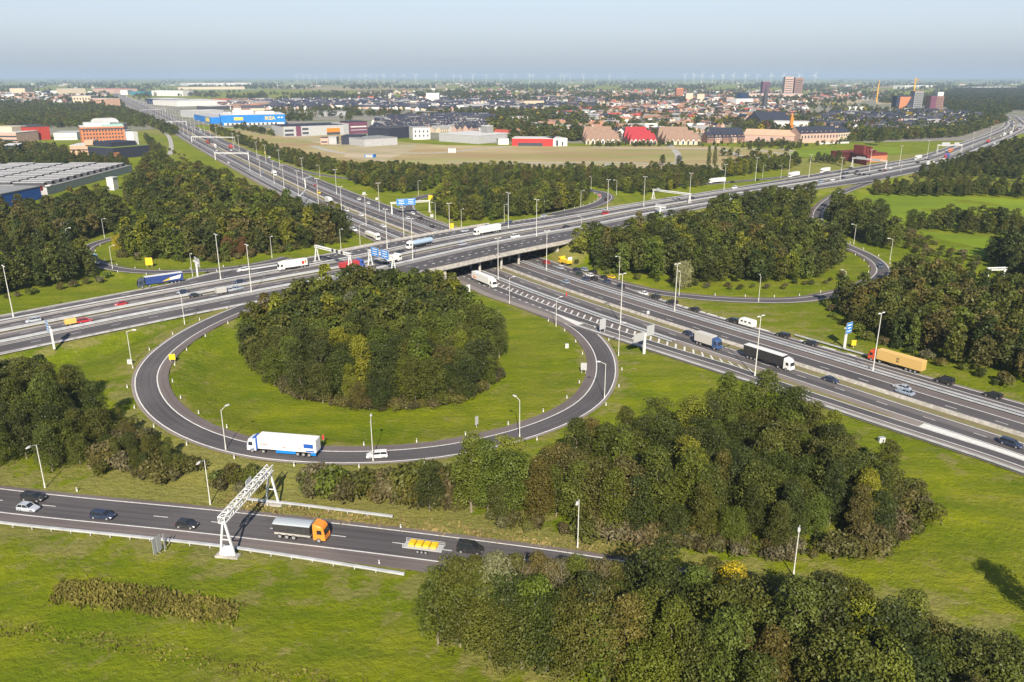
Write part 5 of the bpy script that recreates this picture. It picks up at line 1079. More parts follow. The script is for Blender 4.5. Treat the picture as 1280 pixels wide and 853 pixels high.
WOODS = [  # name, outline, gap, height factor, palette
 ('the round wood inside the loop', [(302, 428), (306, 455), (330, 480), (368, 499), (420, 512), (480, 516), (550, 511), (600, 496), (622, 478), (625, 460), (624, 438), (612, 425), (600, 408), (583, 393), (572, 378), (530, 372), (480, 370), (440, 372), (380, 385), (340, 400)], 5.6, 1.05, ['dark green']*4+['deep olive']*7+['mid green']*6+['yellow green']*2+['olive brown'], 'full'),
 ('the dark wood beside the slip road', [(-60, 590), (-60, 497), (0, 490), (40, 488), (75, 497), (100, 510), (120, 530), (130, 548), (128, 572), (80, 590), (60, 592)], 5.6, 1.05, ['dark green']*5+['deep olive']*4+['mid green'], 'full'),
 ('the bank copse below the loop', [(112, 560), (128, 530), (150, 535), (180, 553), (215, 572), (240, 588), (238, 600), (190, 602), (140, 595)], 3.9, .50, ['deep olive']*4+['mid green']*2+['olive brown']*2, 'full'),
 ('the large wood between loop and slip road', [(530, 640), (600, 655), (700, 668), (760, 672), (860, 684), (950, 696), (1040, 696), (1095, 680), (1118, 655), (1095, 622), (1045, 590), (1008, 555), (960, 540), (900, 546), (830, 556), (760, 578), (705, 602), (690, 622), (640, 620), (580, 622)], 5.4, 1.08, PR, 'full'),
 ('the wood below the slip road', [(572, 802), (600, 793), (700, 793), (850, 798), (940, 809), (1000, 816), (1150, 828), (1400, 846), (1400, 1010), (1250, 1000), (1100, 980), (950, 950), (850, 915), (760, 875), (700, 850), (640, 832), (590, 820)], 4.9, 1.10, ['deep olive']*4+['dark green']*4+['mid green']*3+['olive brown']*2+['yellow green'], 'full'),
 ('the wood inside the eastern loop', [(722, 325), (760, 341), (800, 348), (870, 356), (960, 357), (1020, 350), (1052, 338), (1058, 325), (1045, 308), (1000, 300), (940, 291), (900, 287), (840, 291), (790, 297), (740, 304), (720, 312)], 6.5, 1.0, PR+['yellow green'], 'mass'),
 ('the wood behind the eastern loop', [(880, 275), (900, 262), (960, 256), (1010, 254), (1050, 262), (1095, 285), (1125, 305), (1118, 318), (1085, 306), (1060, 297), (1030, 284), (960, 286), (900, 284)], 6.5, 1.05, ['dark green']*4+['deep olive']*4+['mid green']*2, 'mass'),
 ('the wood beside the diagonal motorway', [(1046, 385), (1055, 405), (1100, 428), (1160, 448), (1220, 466), (1350, 503), (1400, 430), (1330, 385), (1240, 372), (1180, 358), (1130, 352), (1112, 372), (1085, 385)], 6.3, 1.0, ['dark green']*3+['deep olive']*5+['olive brown']*4+['mid green']*2, 'mass'),
 ('the dark copse near the pasture', [(1232, 318), (1340, 326), (1340, 370), (1262, 350)], 6.5, 1.0, ['dark green'], 'mass'),
 ('the wood behind the viaduct', [(540, 264), (560, 278), (600, 279), (660, 271), (720, 261), (737, 249), (728, 243), (700, 241), (640, 243), (590, 246), (555, 252)], 6.6, .92, PR+['yellow green']*2, 'mass'),
 ('the long wood in front of the building land', [(445, 231), (470, 241), (510, 243), (560, 234), (640, 233), (730, 234), (760, 238), (800, 245), (830, 241), (880, 233), (900, 224), (900, 219), (800, 219.5), (700, 218.5), (600, 218), (500, 215), (440, 214)], 6.6, .76, PR+['olive brown'], 'mass'),
 ('the tree belt along the diagonal motorway', [(255, 168), (300, 184), (350, 205), (400, 218), (445, 231), (450, 218), (400, 204), (350, 195), (300, 175), (265, 162)], 6.8, .74, PR, 'mass'),
 ('the trees where the far slip road joins', [(905, 224), (960, 216), (1000, 210), (1000, 206), (940, 208), (905, 214)], 7.0, .9, PR, 'mass'),
 ('the forest left of the viaduct road', [(152, 322), (200, 329), (270, 326), (330, 318), (390, 309), (438, 300), (425, 288), (385, 278), (335, 264), (316, 252), (285, 236), (250, 224), (200, 224), (170, 236), (155, 255), (175, 280), (190, 298), (150, 310)], 6.6, 1.15, PR+['olive brown']*2, 'mass'),
 ('the wood at the western ramp', [(-60, 385), (0, 371), (60, 361), (112, 350), (140, 340), (115, 336), (95, 331), (60, 334), (0, 340), (-60, 348)], 6.3, 1.05, ['dark green']*4+['deep olive']*4+['mid green'], 'mass'),
 ('the wood behind the western ramp', [(-60, 318), (60, 314), (92, 306), (130, 294), (170, 282), (150, 262), (100, 264), (60, 270), (0, 276), (-60, 282)], 6.8, 1.0, ['dark green']*3+['deep olive']*4+['olive brown']*2, 'mass'),
 ('the trees behind the saw tooth factory', [(-60, 214), (150, 211), (165, 206), (150, 203), (60, 201), (-60, 201)], 7.5, .72, ['dark green']*3+['deep olive']*3+['olive brown'], 'mass'),
 ('the trees by the pink office', [(172, 214), (215, 212), (203, 190), (180, 172), (194, 196)], 7.5, .85, PR, 'mass'),
 ('the wood past the road bend', [(1190, 208), (1400, 216), (1400, 190), (1270, 186), (1240, 196)], 7.0, 1.0, ['dark green']*3+['deep olive']*2, 'mass'),
 ('the hedge behind the pasture', [(1085, 245), (1160, 247), (1230, 246), (1400, 257), (1400, 247), (1230, 239), (1150, 239), (1090, 239)], 6.5, .75, ['dark green']*2+['deep olive']*3+['olive brown'], 'mass'),
 ('the hedge in front of the pasture', [(1140, 288), (1200, 293), (1300, 299), (1400, 300), (1400, 290), (1290, 287), (1200, 283), (1150, 280)], 6.5, .8, ['dark green']*2+['deep olive']*3, 'mass'),
 ('the trees before the scrub land', [(1145, 222), (1170, 226), (1240, 222), (1280, 226), (1280, 219), (1240, 216), (1180, 212), (1150, 214)], 7.5, .7, ['dark green']*2+['deep olive']*3, 'mass'),
 ('the trees round the maroon screen', [(1010, 203), (1045, 206), (1060, 210), (1040, 202)], 7, .7, PR, 'mass'),
 ('the dark forest on the horizon side', [(1200, 168), (1270, 138), (1290, 140), (1500, 175), (1500, 112), (1200, 110), (1170, 122), (1190, 140), (1240, 146)], 12, 1.1, ['dark green']*3+['deep olive'], 'far'),
 ('the belt under the town', [(1060, 178), (1120, 176), (1200, 172), (1260, 152), (1240, 145), (1200, 160), (1060, 168)], 9, .9, PR, 'far'),
 ('the woods round the offices', [(-200, 163), (60, 160), (95, 160), (150, 158), (185, 160), (215, 172), (225, 165), (190, 150), (160, 138), (90, 132), (-200, 133)], 11.5, .85, ['dark green']*2+['deep olive']*3+PR, 'far'),
 ('the trees before the offices', [(-200, 200), (84, 200), (86, 192), (60, 183), (-200, 184)], 9.5, .7, ['dark green']*2+['deep olive']*3+['olive brown']*2, 'far'),
]
individual = []; mass = {}
for nm, poly, gap, hf, pal, mode in WOODS:
    wpoly = wp(poly) if mode != 'far' else [W(*p) for p in poly]
    pts = scatter(wpoly, gap)
    ys = [p[1] for p in pts] or [0]; y0, y1 = min(ys), max(ys)
    for x, y in pts:
        if mode != 'far' and onroad(x, y, .95): continue
        cl = math.sin(x*.09+y*.05)+math.sin(x*.041-y*.083+2)
        tint = rnd.choice(pal) if cl > -.3 or rnd.random() < .45 else rnd.choice(['dark green', 'deep olive'])
        s = hf*rnd.uniform(.74, 1.16)*(1+.07*cl); e = edge_dist(x, y, wpoly)
        if e < 3 and mode != 'far': s *= .82
        rec = dict(x=x, y=y, s=s, tint=tint, wood=nm, e=e, f=(y-y0)/max(1, y1-y0))
        if mode == 'full': individual.append(rec)
        else: mass.setdefault((nm, mode), []).append(rec)
print('TREES', {w[0]: sum(r['wood']==w[0] for r in individual) for w in WOODS if w[5]=='full'}, {k[0]: len(v) for k, v in mass.items()})
individual.sort(key=lambda r: math.hypot(r['x'], r['y']))
# the 300 that show largest stand alone, the rest of each wood is one mass
inframe = []
for r in individual:
    t = rnd.random(); zc = r['y']*math.cos(PITCH)+CAMH*math.sin(PITCH); u = 640+r['x']/zc*FPX; v = 426.5+FPX*((CAMH-12)*math.cos(PITCH)-r['y']*math.sin(PITCH))/(r['y']*math.cos(PITCH)+(CAMH-12)*math.sin(PITCH))
    r['in'] = -25 < u < 1305 and v < 865; r['u'] = u
inframe = [r for r in individual if r['in']]
alone = inframe[:292]
for r in inframe[292:]: mass.setdefault((r['wood'], 'mass'), []).append(r)

PROTO = {}
def tree(x, y, s, tint, label, group, crowns=None, trunks=None, k=None, name='broadleaf_tree', cat='tree', sq=1.0):
    if crowns is None: crowns, trunks = CR, TR
    k = rnd.randrange(len(crowns)) if k is None else k
    e = bpy.data.objects.new(name, None); COL.objects.link(e); e.location = (x, y, H(x, y)); e.rotation_euler = (0, 0, rnd.uniform(0, 6.28)); e.scale = (s*rnd.uniform(.92, 1.1), s*rnd.uniform(.92, 1.1), s*sq)
    tag(e, label, cat, group)
    c = bpy.data.objects.new('crown', crowns[k]); COL.objects.link(c); c.parent = e; c.color = (*jit(TINTS[tint]), 1)
    if trunks:
        t = bpy.data.objects.new('trunk', trunks[k]); COL.objects.link(t); t.parent = e
    return e
for r in alone:
    kinds = 'half bare' if (r['wood'].startswith('the wood below') and 1 < r['u'] < 0) else ('big' if r['s'] > 1.02 else 'small' if r['s'] < .84 else '')
    z = 'at the front edge of' if r['f'] < .22 else 'at the back edge of' if r['f'] > .8 else 'on the rim of' if r['e'] < 4 else 'in the middle of'
    tint = r['tint']
    if kinds == 'half bare': tint = 'grey brown'; r['s'] *= .9
    lab = f"{kinds} {tint} tree {z} {r['wood'].replace('the large wood between loop and slip road','the large wood')}".strip()
    if kinds == 'half bare': tree(r['x'], r['y'], r['s'], tint, lab, lab, CRB, TRB)
    else: tree(r['x'], r['y'], r['s'], tint, lab, 'trees of '+r['wood'].replace('the ', '', 1))
for px, py, s, t_ in ((548, 806, 1.0, 'mid green'), (575, 808, 1.1, 'deep olive'), (566, 786, .85, 'deep olive'), (603, 806, 1.05, 'mid green'), (612, 826, .9, 'deep olive'), (634, 818, 1.1, 'dark green'), (640, 800, .85, 'olive brown'), (652, 836, 1.0, 'deep olive'), (668, 820, 1.05, 'mid green'), (684, 838, 1.1, 'dark green'), (704, 822, 1.05, 'deep olive'), (716, 844, 1.1, 'deep olive'), (738, 828, 1.1, 'dark green'), (756, 850, 1.1, 'mid green'), (770, 832, 1.05, 'dark green'), (590, 790, .8, 'deep olive')):
    x, y, z = G(px, py); tree(x, y, s, t_, f'{t_} tree in the open end row below the slip road', 'trees of the open end row below the slip road', k=rnd.choice((0, 1, 2, 5)))
for px, py, s in ((768, 784, .85), (790, 790, .95), (812, 784, .8), (836, 792, .9), (862, 790, .85), (886, 792, .9)):
    x, y, z = G(px, py)
    if not onroad(x, y, .85): tree(x, y, s, rnd.choice(['deep olive', 'dark green', 'mid green', 'olive brown']), 'tree between the front slip road and the wood below it', 'trees between slip road and lower wood')
for px in range(598, 768, 15):
    x, y, z = G(px, 783+rnd.uniform(-4, 4))
    if not onroad(x, y, .85): tree(x, y, rnd.uniform(.78, .92), rnd.choice(['olive brown', 'grey brown', 'deep olive', 'grey brown', 'mid green']), 'slim tree screening the front slip road at the open end row', 'slim trees screening the front slip road', k=rnd.choice((3, 4)))
for px, py in ((645, 776), (660, 782), (676, 777), (690, 786), (704, 780), (718, 790), (734, 784), (655, 796), (698, 800), (745, 797)):
    x, y, z = G(px, py)
    if not onroad(x, y, .85): tree(x, y, rnd.uniform(.8, .95), 'grey brown', 'grey half bare tree with pale stems behind the open end row', 'half bare trees behind the open end row', CRB, TRB)
# trees that stand out
for px, py, s, tint, lab in ((905, 806, .95, 'golden yellow', 'golden yellow tree standing between the slip road and the two woods'), (1058, 834, .95, 'yellow green', 'bright yellow green topped tree in the wood below the slip road'),
        (592, 802, 1.15, 'mid green', 'soft willow like green tree closing the row beside the front slip road'), (624, 808, 1.1, 'silvery grey green', 'grey green tree second from the open end of the row below the slip road'),
        (852, 361, 1.0, 'silvery white', 'silvery white crowned tree behind the tall mast by the diagonal road'), (450, 512, .62, 'olive brown', 'small orange brown tree at the foot of the round wood'),
        
        (440, 418, 1.05, 'silvery grey green', 'pale grey green tree in the upper part of the round wood'), (148, 315, .7, 'golden yellow', 'yellow orange young tree in the bend of the western ramp'),
        (285, 322, .9, 'russet brown', 'reddish brown tree at the forest edge behind the tall mast'), (302, 320, .8, 'russet brown', 'second reddish tree at the forest edge next to the mast')):
    x, y, z = G(px, py); tree(x, y, s, tint, lab, None, k=2 if s < .9 else None)
for px, py, lab in ((984, 0, 0),):
    pass
for px, py in ((885, 212), (892.5, 212)):
    x, y, z = G(px, py); tree(x, y, 1.15, 'deep olive', 'slender poplar standing before the straw coloured building land', 'pair of poplars before the building land', k=3, name='poplar_tree', sq=1.15).scale = (.7, .7, 1.45)
for px, py, s, tint, lab in ((828, 207, .8, 'dark green', 'round bush on the pale path before the long wood'), (848, 209, .85, 'dark green', 'larger round bush beside the first on the pale path'), (1098, 275, 1.0, 'dark green', 'dark round tree at the pasture corner by the exit road'), (1106, 277, .8, 'dark green', 'smaller dark tree next to the pasture corner tree'),
        (1137, 291, 1.0, 'dark green', 'dark round tree standing in the pasture gap'), (1098, 182, 1.7, 'dark green', 'big dark tree on the lawn behind the maroon screen'), (1022, 203, .8, 'deep olive', 'olive tree left of the maroon screen road'), (1047, 203, .9, 'deep olive', 'dark tree on the bank before the maroon screen')):
    x, y, z = G(px, py); tree(x, y, s, tint, lab, None, k=0)
tree(*G(1300, 772)[:2], .8, 'dark green', 'lone tree on the meadow whose shadow points to the wood', None, k=0)

# shrubs: the brown and green undergrowth on the wood edges
SHR = [
 ('low brown shrub on the bank below the loop', [(118, 560), (135, 535), (160, 538), (185, 556), (205, 570), (238, 588), (240, 600), (200, 606), (160, 598), (128, 594)], 3.3, ['grey brown', 'olive brown', 'olive brown', 'deep olive', 'grey brown']),
 ('green brown shrub between the loop and the front slip road', [(262, 600), (290, 590), (330, 598), (350, 610), (320, 622), (275, 618)], 3.6, ['deep olive', 'mid green', 'olive brown']),
 ('bushy shrub in the row under the loop', [(378, 610), (400, 600), (440, 612), (480, 606), (540, 604), (600, 600), (650, 598), (690, 600), (700, 625), (600, 640), (560, 640), (500, 630), (440, 628), (390, 622)], 3.5, ['deep olive', 'olive brown', 'mid green', 'grey brown', 'deep olive']),
 ('brown shrub at the foot of the large wood', [(600, 655), (700, 672), (860, 688), (950, 701), (1050, 703), (1110, 690), (1150, 668), (1165, 645), (1140, 618), (1105, 608), (1112, 640), (1100, 662), (1080, 676), (1040, 688), (950, 688), (860, 676), (700, 661), (640, 655)], 3.0, ['grey brown', 'olive brown', 'grey brown', 'dull brown', 'deep olive']),
 ('brown shrub along the lower rim of the round wood', [(330, 478), (368, 499), (420, 511), (480, 516), (550, 511), (600, 496), (624, 476), (629, 458), (620, 462), (600, 488), (550, 504), (480, 509), (420, 505), (370, 493), (335, 470)], 2.9, ['grey brown', 'olive brown', 'deep olive', 'dull brown'])]
nsh = 0
SK = (1.3, 1.35, 1.75, 1.3, 1.05)
for si, (lab, poly, gap, pal) in enumerate(SHR):
    for x, y in scatter(wp(poly), gap*1.15):
        if onroad(x, y, .9) or nsh > 292: continue
        nsh += 1; t = rnd.choice(pal); s = rnd.uniform(.6, 1.05)*SK[si]
        tree(x, y, s, t, lab.replace('brown', t, 1) if 'brown' in lab.split()[:2] else t+' '+lab, 'shrubs: '+lab, SH, None, name='shrub', cat='shrub')

# masses through geometry nodes: one stuff object per wood
hid = bpy.data.collections.new('leaf_sprays')     # source shapes; not part of the view
def source(name, meshes):
    c = bpy.data.collections.new(name)
    for i, me in enumerate(meshes):
        o = bpy.data.objects.new(f'{name}_{i}', me); c.objects.link(o)
    return c
SRC = {'mass': source('woodland_crown', CRF), 'far': source('town_crown', CRT), 'shrub': source('scrub_crown', SHF)}
def gn(kind):
    ng = bpy.data.node_groups.new('scatter_'+kind, 'GeometryNodeTree')
    ng.interface.new_socket('Geometry', in_out='INPUT', socket_type='NodeSocketGeometry'); ng.interface.new_socket('Geometry', in_out='OUTPUT', socket_type='NodeSocketGeometry')
    N = ng.nodes; gi = N.new('NodeGroupInput'); go = N.new('NodeGroupOutput'); ci = N.new('GeometryNodeCollectionInfo'); ci.inputs[0].default_value = SRC[kind]; ci.inputs['Separate Children'].default_value = True; ci.inputs['Reset Children'].default_value = True
    ip = N.new('GeometryNodeInstanceOnPoints'); ip.inputs['Pick Instance'].default_value = True
    def att(nm, ty):
        a = N.new('GeometryNodeInputNamedAttribute'); a.data_type = ty; a.inputs[0].default_value = nm; return a.outputs[0]
    L = ng.links; L.new(gi.outputs[0], ip.inputs['Points']); L.new(ci.outputs[0], ip.inputs['Instance']); L.new(att('idx', 'INT'), ip.inputs['Instance Index']); L.new(att('rot', 'FLOAT_VECTOR'), ip.inputs['Rotation']); L.new(att('size', 'FLOAT_VECTOR'), ip.inputs['Scale']); L.new(ip.outputs[0], go.inputs[0])
    return ng
GN = {k: gn(k) for k in SRC}
def massobj(name, recs, kind, label):
    me = bpy.data.meshes.new(name); n = len(recs); me.vertices.add(n); me.vertices.foreach_set('co', np.array([(r['x'], r['y'], r.get('z', H(r['x'], r['y']))) for r in recs], 'f').ravel())
    k = len(SRC[kind].objects)
    a = me.attributes.new('idx', 'INT', 'POINT'); a.data.foreach_set('value', np.array([rnd.randrange(k) for _ in recs], 'i'))
    a = me.attributes.new('rot', 'FLOAT_VECTOR', 'POINT'); a.data.foreach_set('vector', np.array([(0, 0, rnd.uniform(0, 6.28)) for _ in recs], 'f').ravel())
    a = me.attributes.new('size', 'FLOAT_VECTOR', 'POINT'); a.data.foreach_set('vector', np.array([(r['s'], r['s'], r['s']*r.get('q', 1)) for r in recs], 'f').ravel())
    a = me.attributes.new('tint', 'FLOAT_VECTOR', 'POINT'); a.data.foreach_set('vector', np.array([jit(TINTS[r['tint']]) for r in recs], 'f').ravel()); me.update()
    o = bpy.data.objects.new(name, me); COL.objects.link(o); md = o.modifiers.new('scatter', 'NODES'); md.node_group = GN[kind]
    tag(o, label, None, None, 'stuff'); return o
for (nm, mode), recs in mass.items():
    massobj('woodland', recs, 'mass' if mode == 'mass' else 'far', 'dense autumn tinged foliage of '+nm)
# scrub on verges and between woods
recs = []
for poly, gap, s in (([(720, 322), (800, 350), (960, 360), (1050, 345), (1060, 330), (1066, 336), (1040, 356), (960, 366), (860, 360), (780, 350), (716, 330)], 6, .7), ([(1030, 380), (1070, 395), (1100, 428), (1200, 458), (1300, 490), (1300, 500), (1180, 462), (1090, 434), (1040, 400)], 5, .9),
        ([(0, 372), (60, 363), (120, 352), (148, 338), (150, 343), (120, 356), (60, 366), (0, 376)], 4.5, .8), ([(150, 325), (270, 330), (390, 312), (440, 302), (440, 298), (380, 308), (270, 322), (150, 318)], 5, .9), ([(1130, 205), (1290, 215), (1290, 236), (1230, 234), (1150, 228), (1120, 220)], 9, .8),
        ([(60, 315), (95, 308), (100, 325), (70, 332)], 4, .9), ([(200, 180), (250, 205), (300, 228), (280, 232), (210, 205), (180, 190)], 14, .8), ([(1120, 285), (1180, 312), (1235, 330), (1220, 336), (1150, 320), (1120, 305)], 6, .9), ([(560, 212), (900, 214), (900, 218), (560, 216)], 9, .8)):
    for x, y in scatter(wp(poly), gap):
        if not onroad(x, y): recs.append(dict(x=x, y=y, s=s*rnd.uniform(.6, 1.2), tint=rnd.choice(['deep olive', 'olive brown', 'grey brown', 'mid green', 'dark green'])))
massobj('undergrowth', recs, 'shrub', 'low mixed scrub along the wood edges')

recs = []
for si, (lab, poly, gap, pal) in enumerate(SHR):
    for x, y in scatter(wp(poly), 2.5 if 'foot' in lab or 'rim' in lab else 3.0):
        if not onroad(x, y, .9): recs.append(dict(x=x, y=y, s=rnd.uniform(.45, .9)*SK[si]*.85, tint=rnd.choice(['dull brown', 'dull brown', 'olive brown', 'deep olive', 'grey brown'])))
massobj('undergrowth', recs, 'shrub', 'brown tangled undergrowth round the woods and on the bank')
# rough tall grass: the reed bed and the ditch on the front meadow
def reeds(name, poly, n, h, label, cols):
    P = np.array(wp(poly)); x0, y0 = P.min(0); x1, y1 = P.max(0); g = np.random.RandomState(len(poly)+n)
    p = g.uniform((x0, y0), (x1, y1), (n*4, 2)); p = p+np.stack([np.sin(p[:, 1]*1.3+p[:, 0]), np.sin(p[:, 0]*1.1)], 1)*.5+g.normal(size=p.shape)*.35; p = p[inpoly(p[:, 0], p[:, 1], [tuple(q) for q in P])]; p = p[np.sin(p[:, 0]*.9+2)*np.sin(p[:, 1]*1.2+p[:, 0]*.3)+g.uniform(-.6, 1.6, len(p)) > 0][:n]; p = p+g.normal(size=p.shape)*.25; ed = np.array([edge_dist(q[0], q[1], P.tolist()) for q in p]); p = p[g.rand(len(p)) < np.clip(ed/2.2, .06 if 'reed' in name else .45, 1)]; n = len(p)
    z = np.array([H(*q) for q in p]); a = g.uniform(0, math.pi, n); wd = g.uniform(.10, .28, n); hh = h*g.uniform(.5, 1.2, n)*(.7+.3*np.sin(p[:, 0]*.8)*np.sin(p[:, 1]*.9)+.15)
    lean = g.uniform(-.35, .35, (n, 2))*hh[:, None]
    dx = np.stack([np.cos(a), np.sin(a)], 1)*wd[:, None]
    c = np.concatenate([p, z[:, None]], 1); V = np.zeros((n, 4, 3)); V[:, 0, :2] = c[:, :2]-dx; V[:, 1, :2] = c[:, :2]+dx; V[:, 2, :2] = c[:, :2]+dx*.7+lean; V[:, 3, :2] = c[:, :2]-dx*.7+lean
    V[:, 0, 2] = V[:, 1, 2] = z-.05; V[:, 2, 2] = V[:, 3, 2] = z+hh
    me = bpy.data.meshes.new(name); me.vertices.add(4*n); me.vertices.foreach_set('co', V.astype('f').ravel()); me.loops.add(4*n); me.loops.foreach_set('vertex_index', np.arange(4*n, dtype='i')); me.polygons.add(n); me.polygons.foreach_set('loop_start', np.arange(0, 4*n, 4, dtype='i'))
    me.update(calc_edges=True); at = me.attributes.new('leafv', 'FLOAT', 'FACE'); at.data.foreach_set('value', np.clip(g.rand(n)*.6+.4*(np.sin(p[:, 0]*.35)*.5+.5), 0, 1).astype('f'))
    me.materials.append(M['leaf']); o = bpy.data.objects.new(name, me); COL.objects.link(o); o.color = (*cols, 1); tag(o, label, None, None, 'stuff')
reeds('reed_grass', [(58, 752), (72, 727), (100, 722), (200, 735), (310, 755), (292, 786), (180, 772), (60, 757)], 6500, .62, 'patch of tall yellow brown reeds on the front meadow', (.165, .15, .04))
reeds('ditch_grass', [(-60, 778), (0, 776), (150, 795), (300, 822), (420, 843), (520, 860), (440, 880), (300, 850), (150, 818), (0, 795), (-60, 790)], 3000, .32, 'rough straw coloured grass along the shallow ditch', (.17, .16, .045))
reeds('bank_grass', [(270, 640), (270, 615), (400, 632), (560, 652), (760, 682), (880, 705), (760, 700), (560, 674), (400, 655)], 6000, .4, 'dry tufted grass on the verge above the front slip road', (.25, .20, .09))

# ------------------------------------------------------------------ the town
def pm(name, rgb, rough=.8):
    if name not in M:
        m, nt, p = nodes(name); f = noise(nt, .35, 3, ramp=(.3, .7)); nt.links.new(mixc(nt, f, rgb, tuple(c*.78 for c in rgb)), p.inputs['Base Color']); p.inputs['Roughness'].default_value = rough; p.inputs['Specular IOR Level'].default_value = .25; M[name] = m
    return M[name]
for n_, c_ in dict(slate=(.035, .040, .062), darkgrey=(.07, .07, .08), midgrey=(.28, .28, .28), lightgrey=(.45, .45, .46), paleroof=(.62, .61, .60), brick=(.30, .17, .13), pinkbrick=(.55, .38, .31), cream=(.62, .52, .38), plaster=(.72, .70, .66), orangebrick=(.55, .21, .10), tileorange=(.36, .19, .12), tilered=(.40, .08, .06),
                   thatch=(.29, .19, .14), crimson=(.38, .04, .05), maroon=(.17, .035, .03), wallred=(.42, .055, .04), copper=(.30, .50, .44), darkblue=(.02, .04, .10), turq=(.05, .22, .30), purple=(.16, .06, .10), panegrey=(.06, .07, .09), salmon=(.60, .38, .26), pinkroof=(.62, .22, .24), turf=(.16, .20, .05), signyellow=(.80, .62, .12), cranepaint=(.80, .42, .04)).items(): pm(n_, c_, .5 if n_ == 'panegrey' else .8)
GZ = -.25
def facade(x0, y0, x1, y1):
    a = Vector((*W(x0, y0, GZ), GZ)); b = Vector((*W(x1, y1, GZ), GZ)); return a, (b-a).length, math.atan2(b.y-a.y, b.x-a.x)
def bldg(name, label, x0, y0, x1, y1, h, depth, wall, roof, bands=(), blocks=(), cat='building', eave=.6, L=None, group=None):
    """origin at the base of the facade's first corner; +x along it, +y to the rear"""
    a, L_, rz = facade(x0, y0, x1, y1); L = L or L_; e = empty(name, a, rz, label, cat, group)
    b = MB(); b.box((L/2, depth/2, -.5), (L, depth, h+.5)); b.build('wall', M[wall], e)
    b = MB(); b.box((L/2, depth/2, h+.01), (L+eave, depth+eave, .5)); b.build('roof', M[roof], e)
    for (u0, u1, z0, z1, m, nm) in bands:
        n = 1
        q = MB(); q.box(((u0+u1)/2*L, -.12, z0*h), ((u1-u0)*L, .3, (z1-z0)*h)); q.build(nm, M[m], e)
    for (u0, u1, v0, v1, z0, z1, m, nm) in blocks:
        q = MB(); q.box(((u0+u1)/2*L, (v0+v1)/2*depth, z0*h+.52), ((u1-u0)*L, (v1-v0)*depth, (z1-z0)*h)); q.build(nm, M[m], e)
    return e, L
def wins(e, L, h, floors, cols, m='panegrey', z0=.15, z1=.9, u0=.03, u1=.97, fill=.55, y=-.1):
    """each window its own part on the facade"""
    for f in range(floors):
        zz = h*(z0+(z1-z0)*(f+.25)/floors); hh = h*(z1-z0)/floors*.5
        for c in range(cols):
            uu = u0+(u1-u0)*(c+.5)/cols; q = MB(); q.box((uu*L, y, zz), (L*(u1-u0)/cols*fill, .24, hh)); q.build('window', M[m], e)
# blue furniture store and its annexe
e, L = bldg('furniture_store', 'big bright blue store with yellow lettering beside the diagonal motorway', 277, 157.2, 357, 155.6, 17, 95, 'lblue', 'paleroof', [(.04, .98, .02, .22, 'plaster', 'arcade')], [(.20, .52, .2, .5, 1.0, 1.35, 'plaster', 'roof_plant'), (.56, .86, .3, .6, 1.0, 1.2, 'plaster', 'roof_plant'), (.05, .18, .5, .8, 1.0, 1.15, 'lightgrey', 'roof_plant')])
for i in range(12): q = MB(); q.box((L*(.1+.068*i), -.3, .4), (L*.03, .3, 3.0)); q.build('door_opening', M['panegrey'], e)
textmesh('IKEA', 8.5, M['signyellow'], e, (L*.76, -.4, 10.8), (math.pi/2, 0, 0)); q = MB(); q.box((L*.27, -.3, 8.2), (L*.14, .3, 5)); q.build('wall_sign', M['signyellow'], e)
for i in range(2): q = MB(); q.box((L*(.90+.05*i), -.3, 11.0), (L*.035, .3, 2.0)); q.build('wall_sign', M['plaster'], e)
e, L = bldg('blue_hall', 'smaller blue hall with a yellow square at the tree belt', 243, 150.5, 264, 155, 11, 28, 'lblue', 'lightgrey'); q = MB(); q.box((L*.82, -.3, 2.5), (L*.2, .3, 7)); q.build('wall_sign', M['signyellow'], e)
# industry along the distant motorway
for a in (('light grey flat hall between the motorway and the blue store', 226, 146.5, 240, 147.5, 13, 70, 'lightgrey', 'paleroof'), ('long pale hall with white roof behind the blue store', 222, 133.5, 284, 132, 14, 190, 'plaster', 'paleroof'), ('wide pale hall behind the industrial park', 275, 131, 330, 131, 9, 60, 'lightgrey', 'paleroof'),
          ('white hall with dark blue base by the far motorway', 184, 130, 208, 131.5, 16, 70, 'darkblue', 'paleroof'), ('long white building row behind the far motorway', 190, 120, 229, 120.5, 22, 60, 'plaster', 'paleroof'), ('pink roofed hall far along the motorway', 143, 117.5, 172, 117, 22, 200, 'pinkbrick', 'pinkroof'),
          ('turquoise fronted hall next to the pink roof', 160, 118.8, 181, 119, 14, 60, 'turq', 'turq'), ('white block under the pink roofed hall', 151, 119, 160, 119, 20, 50, 'plaster', 'paleroof'), ('very long pale hall near the horizon', 236, 107.5, 314, 107, 22, 300, 'plaster', 'paleroof'), ('long sand coloured hall below the horizon', 223, 112.5, 306, 112, 16, 90, 'cream', 'cream'),
          ('pale cream office block beyond the woods', 79, 121.5, 108, 121, 32, 60, 'cream', 'paleroof'), ('cream low block in the far town', 13, 118, 32, 118, 26, 60, 'cream', 'cream'), ('blue topped hall in the far town', 55, 119.5, 64, 119.5, 18, 40, 'darkblue', 'darkblue'), ('white dome shaped hall beside the blue one', 64, 120.5, 72, 120.5, 22, 40, 'plaster', 'paleroof'),
          ('dark hall with white roof near the store car park', 262, 138, 292, 137, 9, 60, 'darkgrey', 'paleroof')):
    lab, *r_ = a; bldg('industrial_hall', lab, *r_, cat='hall')
for lab, x0, y0, x1, y1, h, d, w_ in (('beige office block behind the woods, nearer of the pair', 92, 132, 115, 132, 26, 45, 'cream'), ('salmon beige office wing beside the beige block', 115, 132.5, 133, 133, 20, 45, 'salmon')):
    e, L = bldg('office_block', lab, x0, y0, x1, y1, h, d, w_, 'paleroof'); wins(e, L, h, 2, 6, fill=.45)
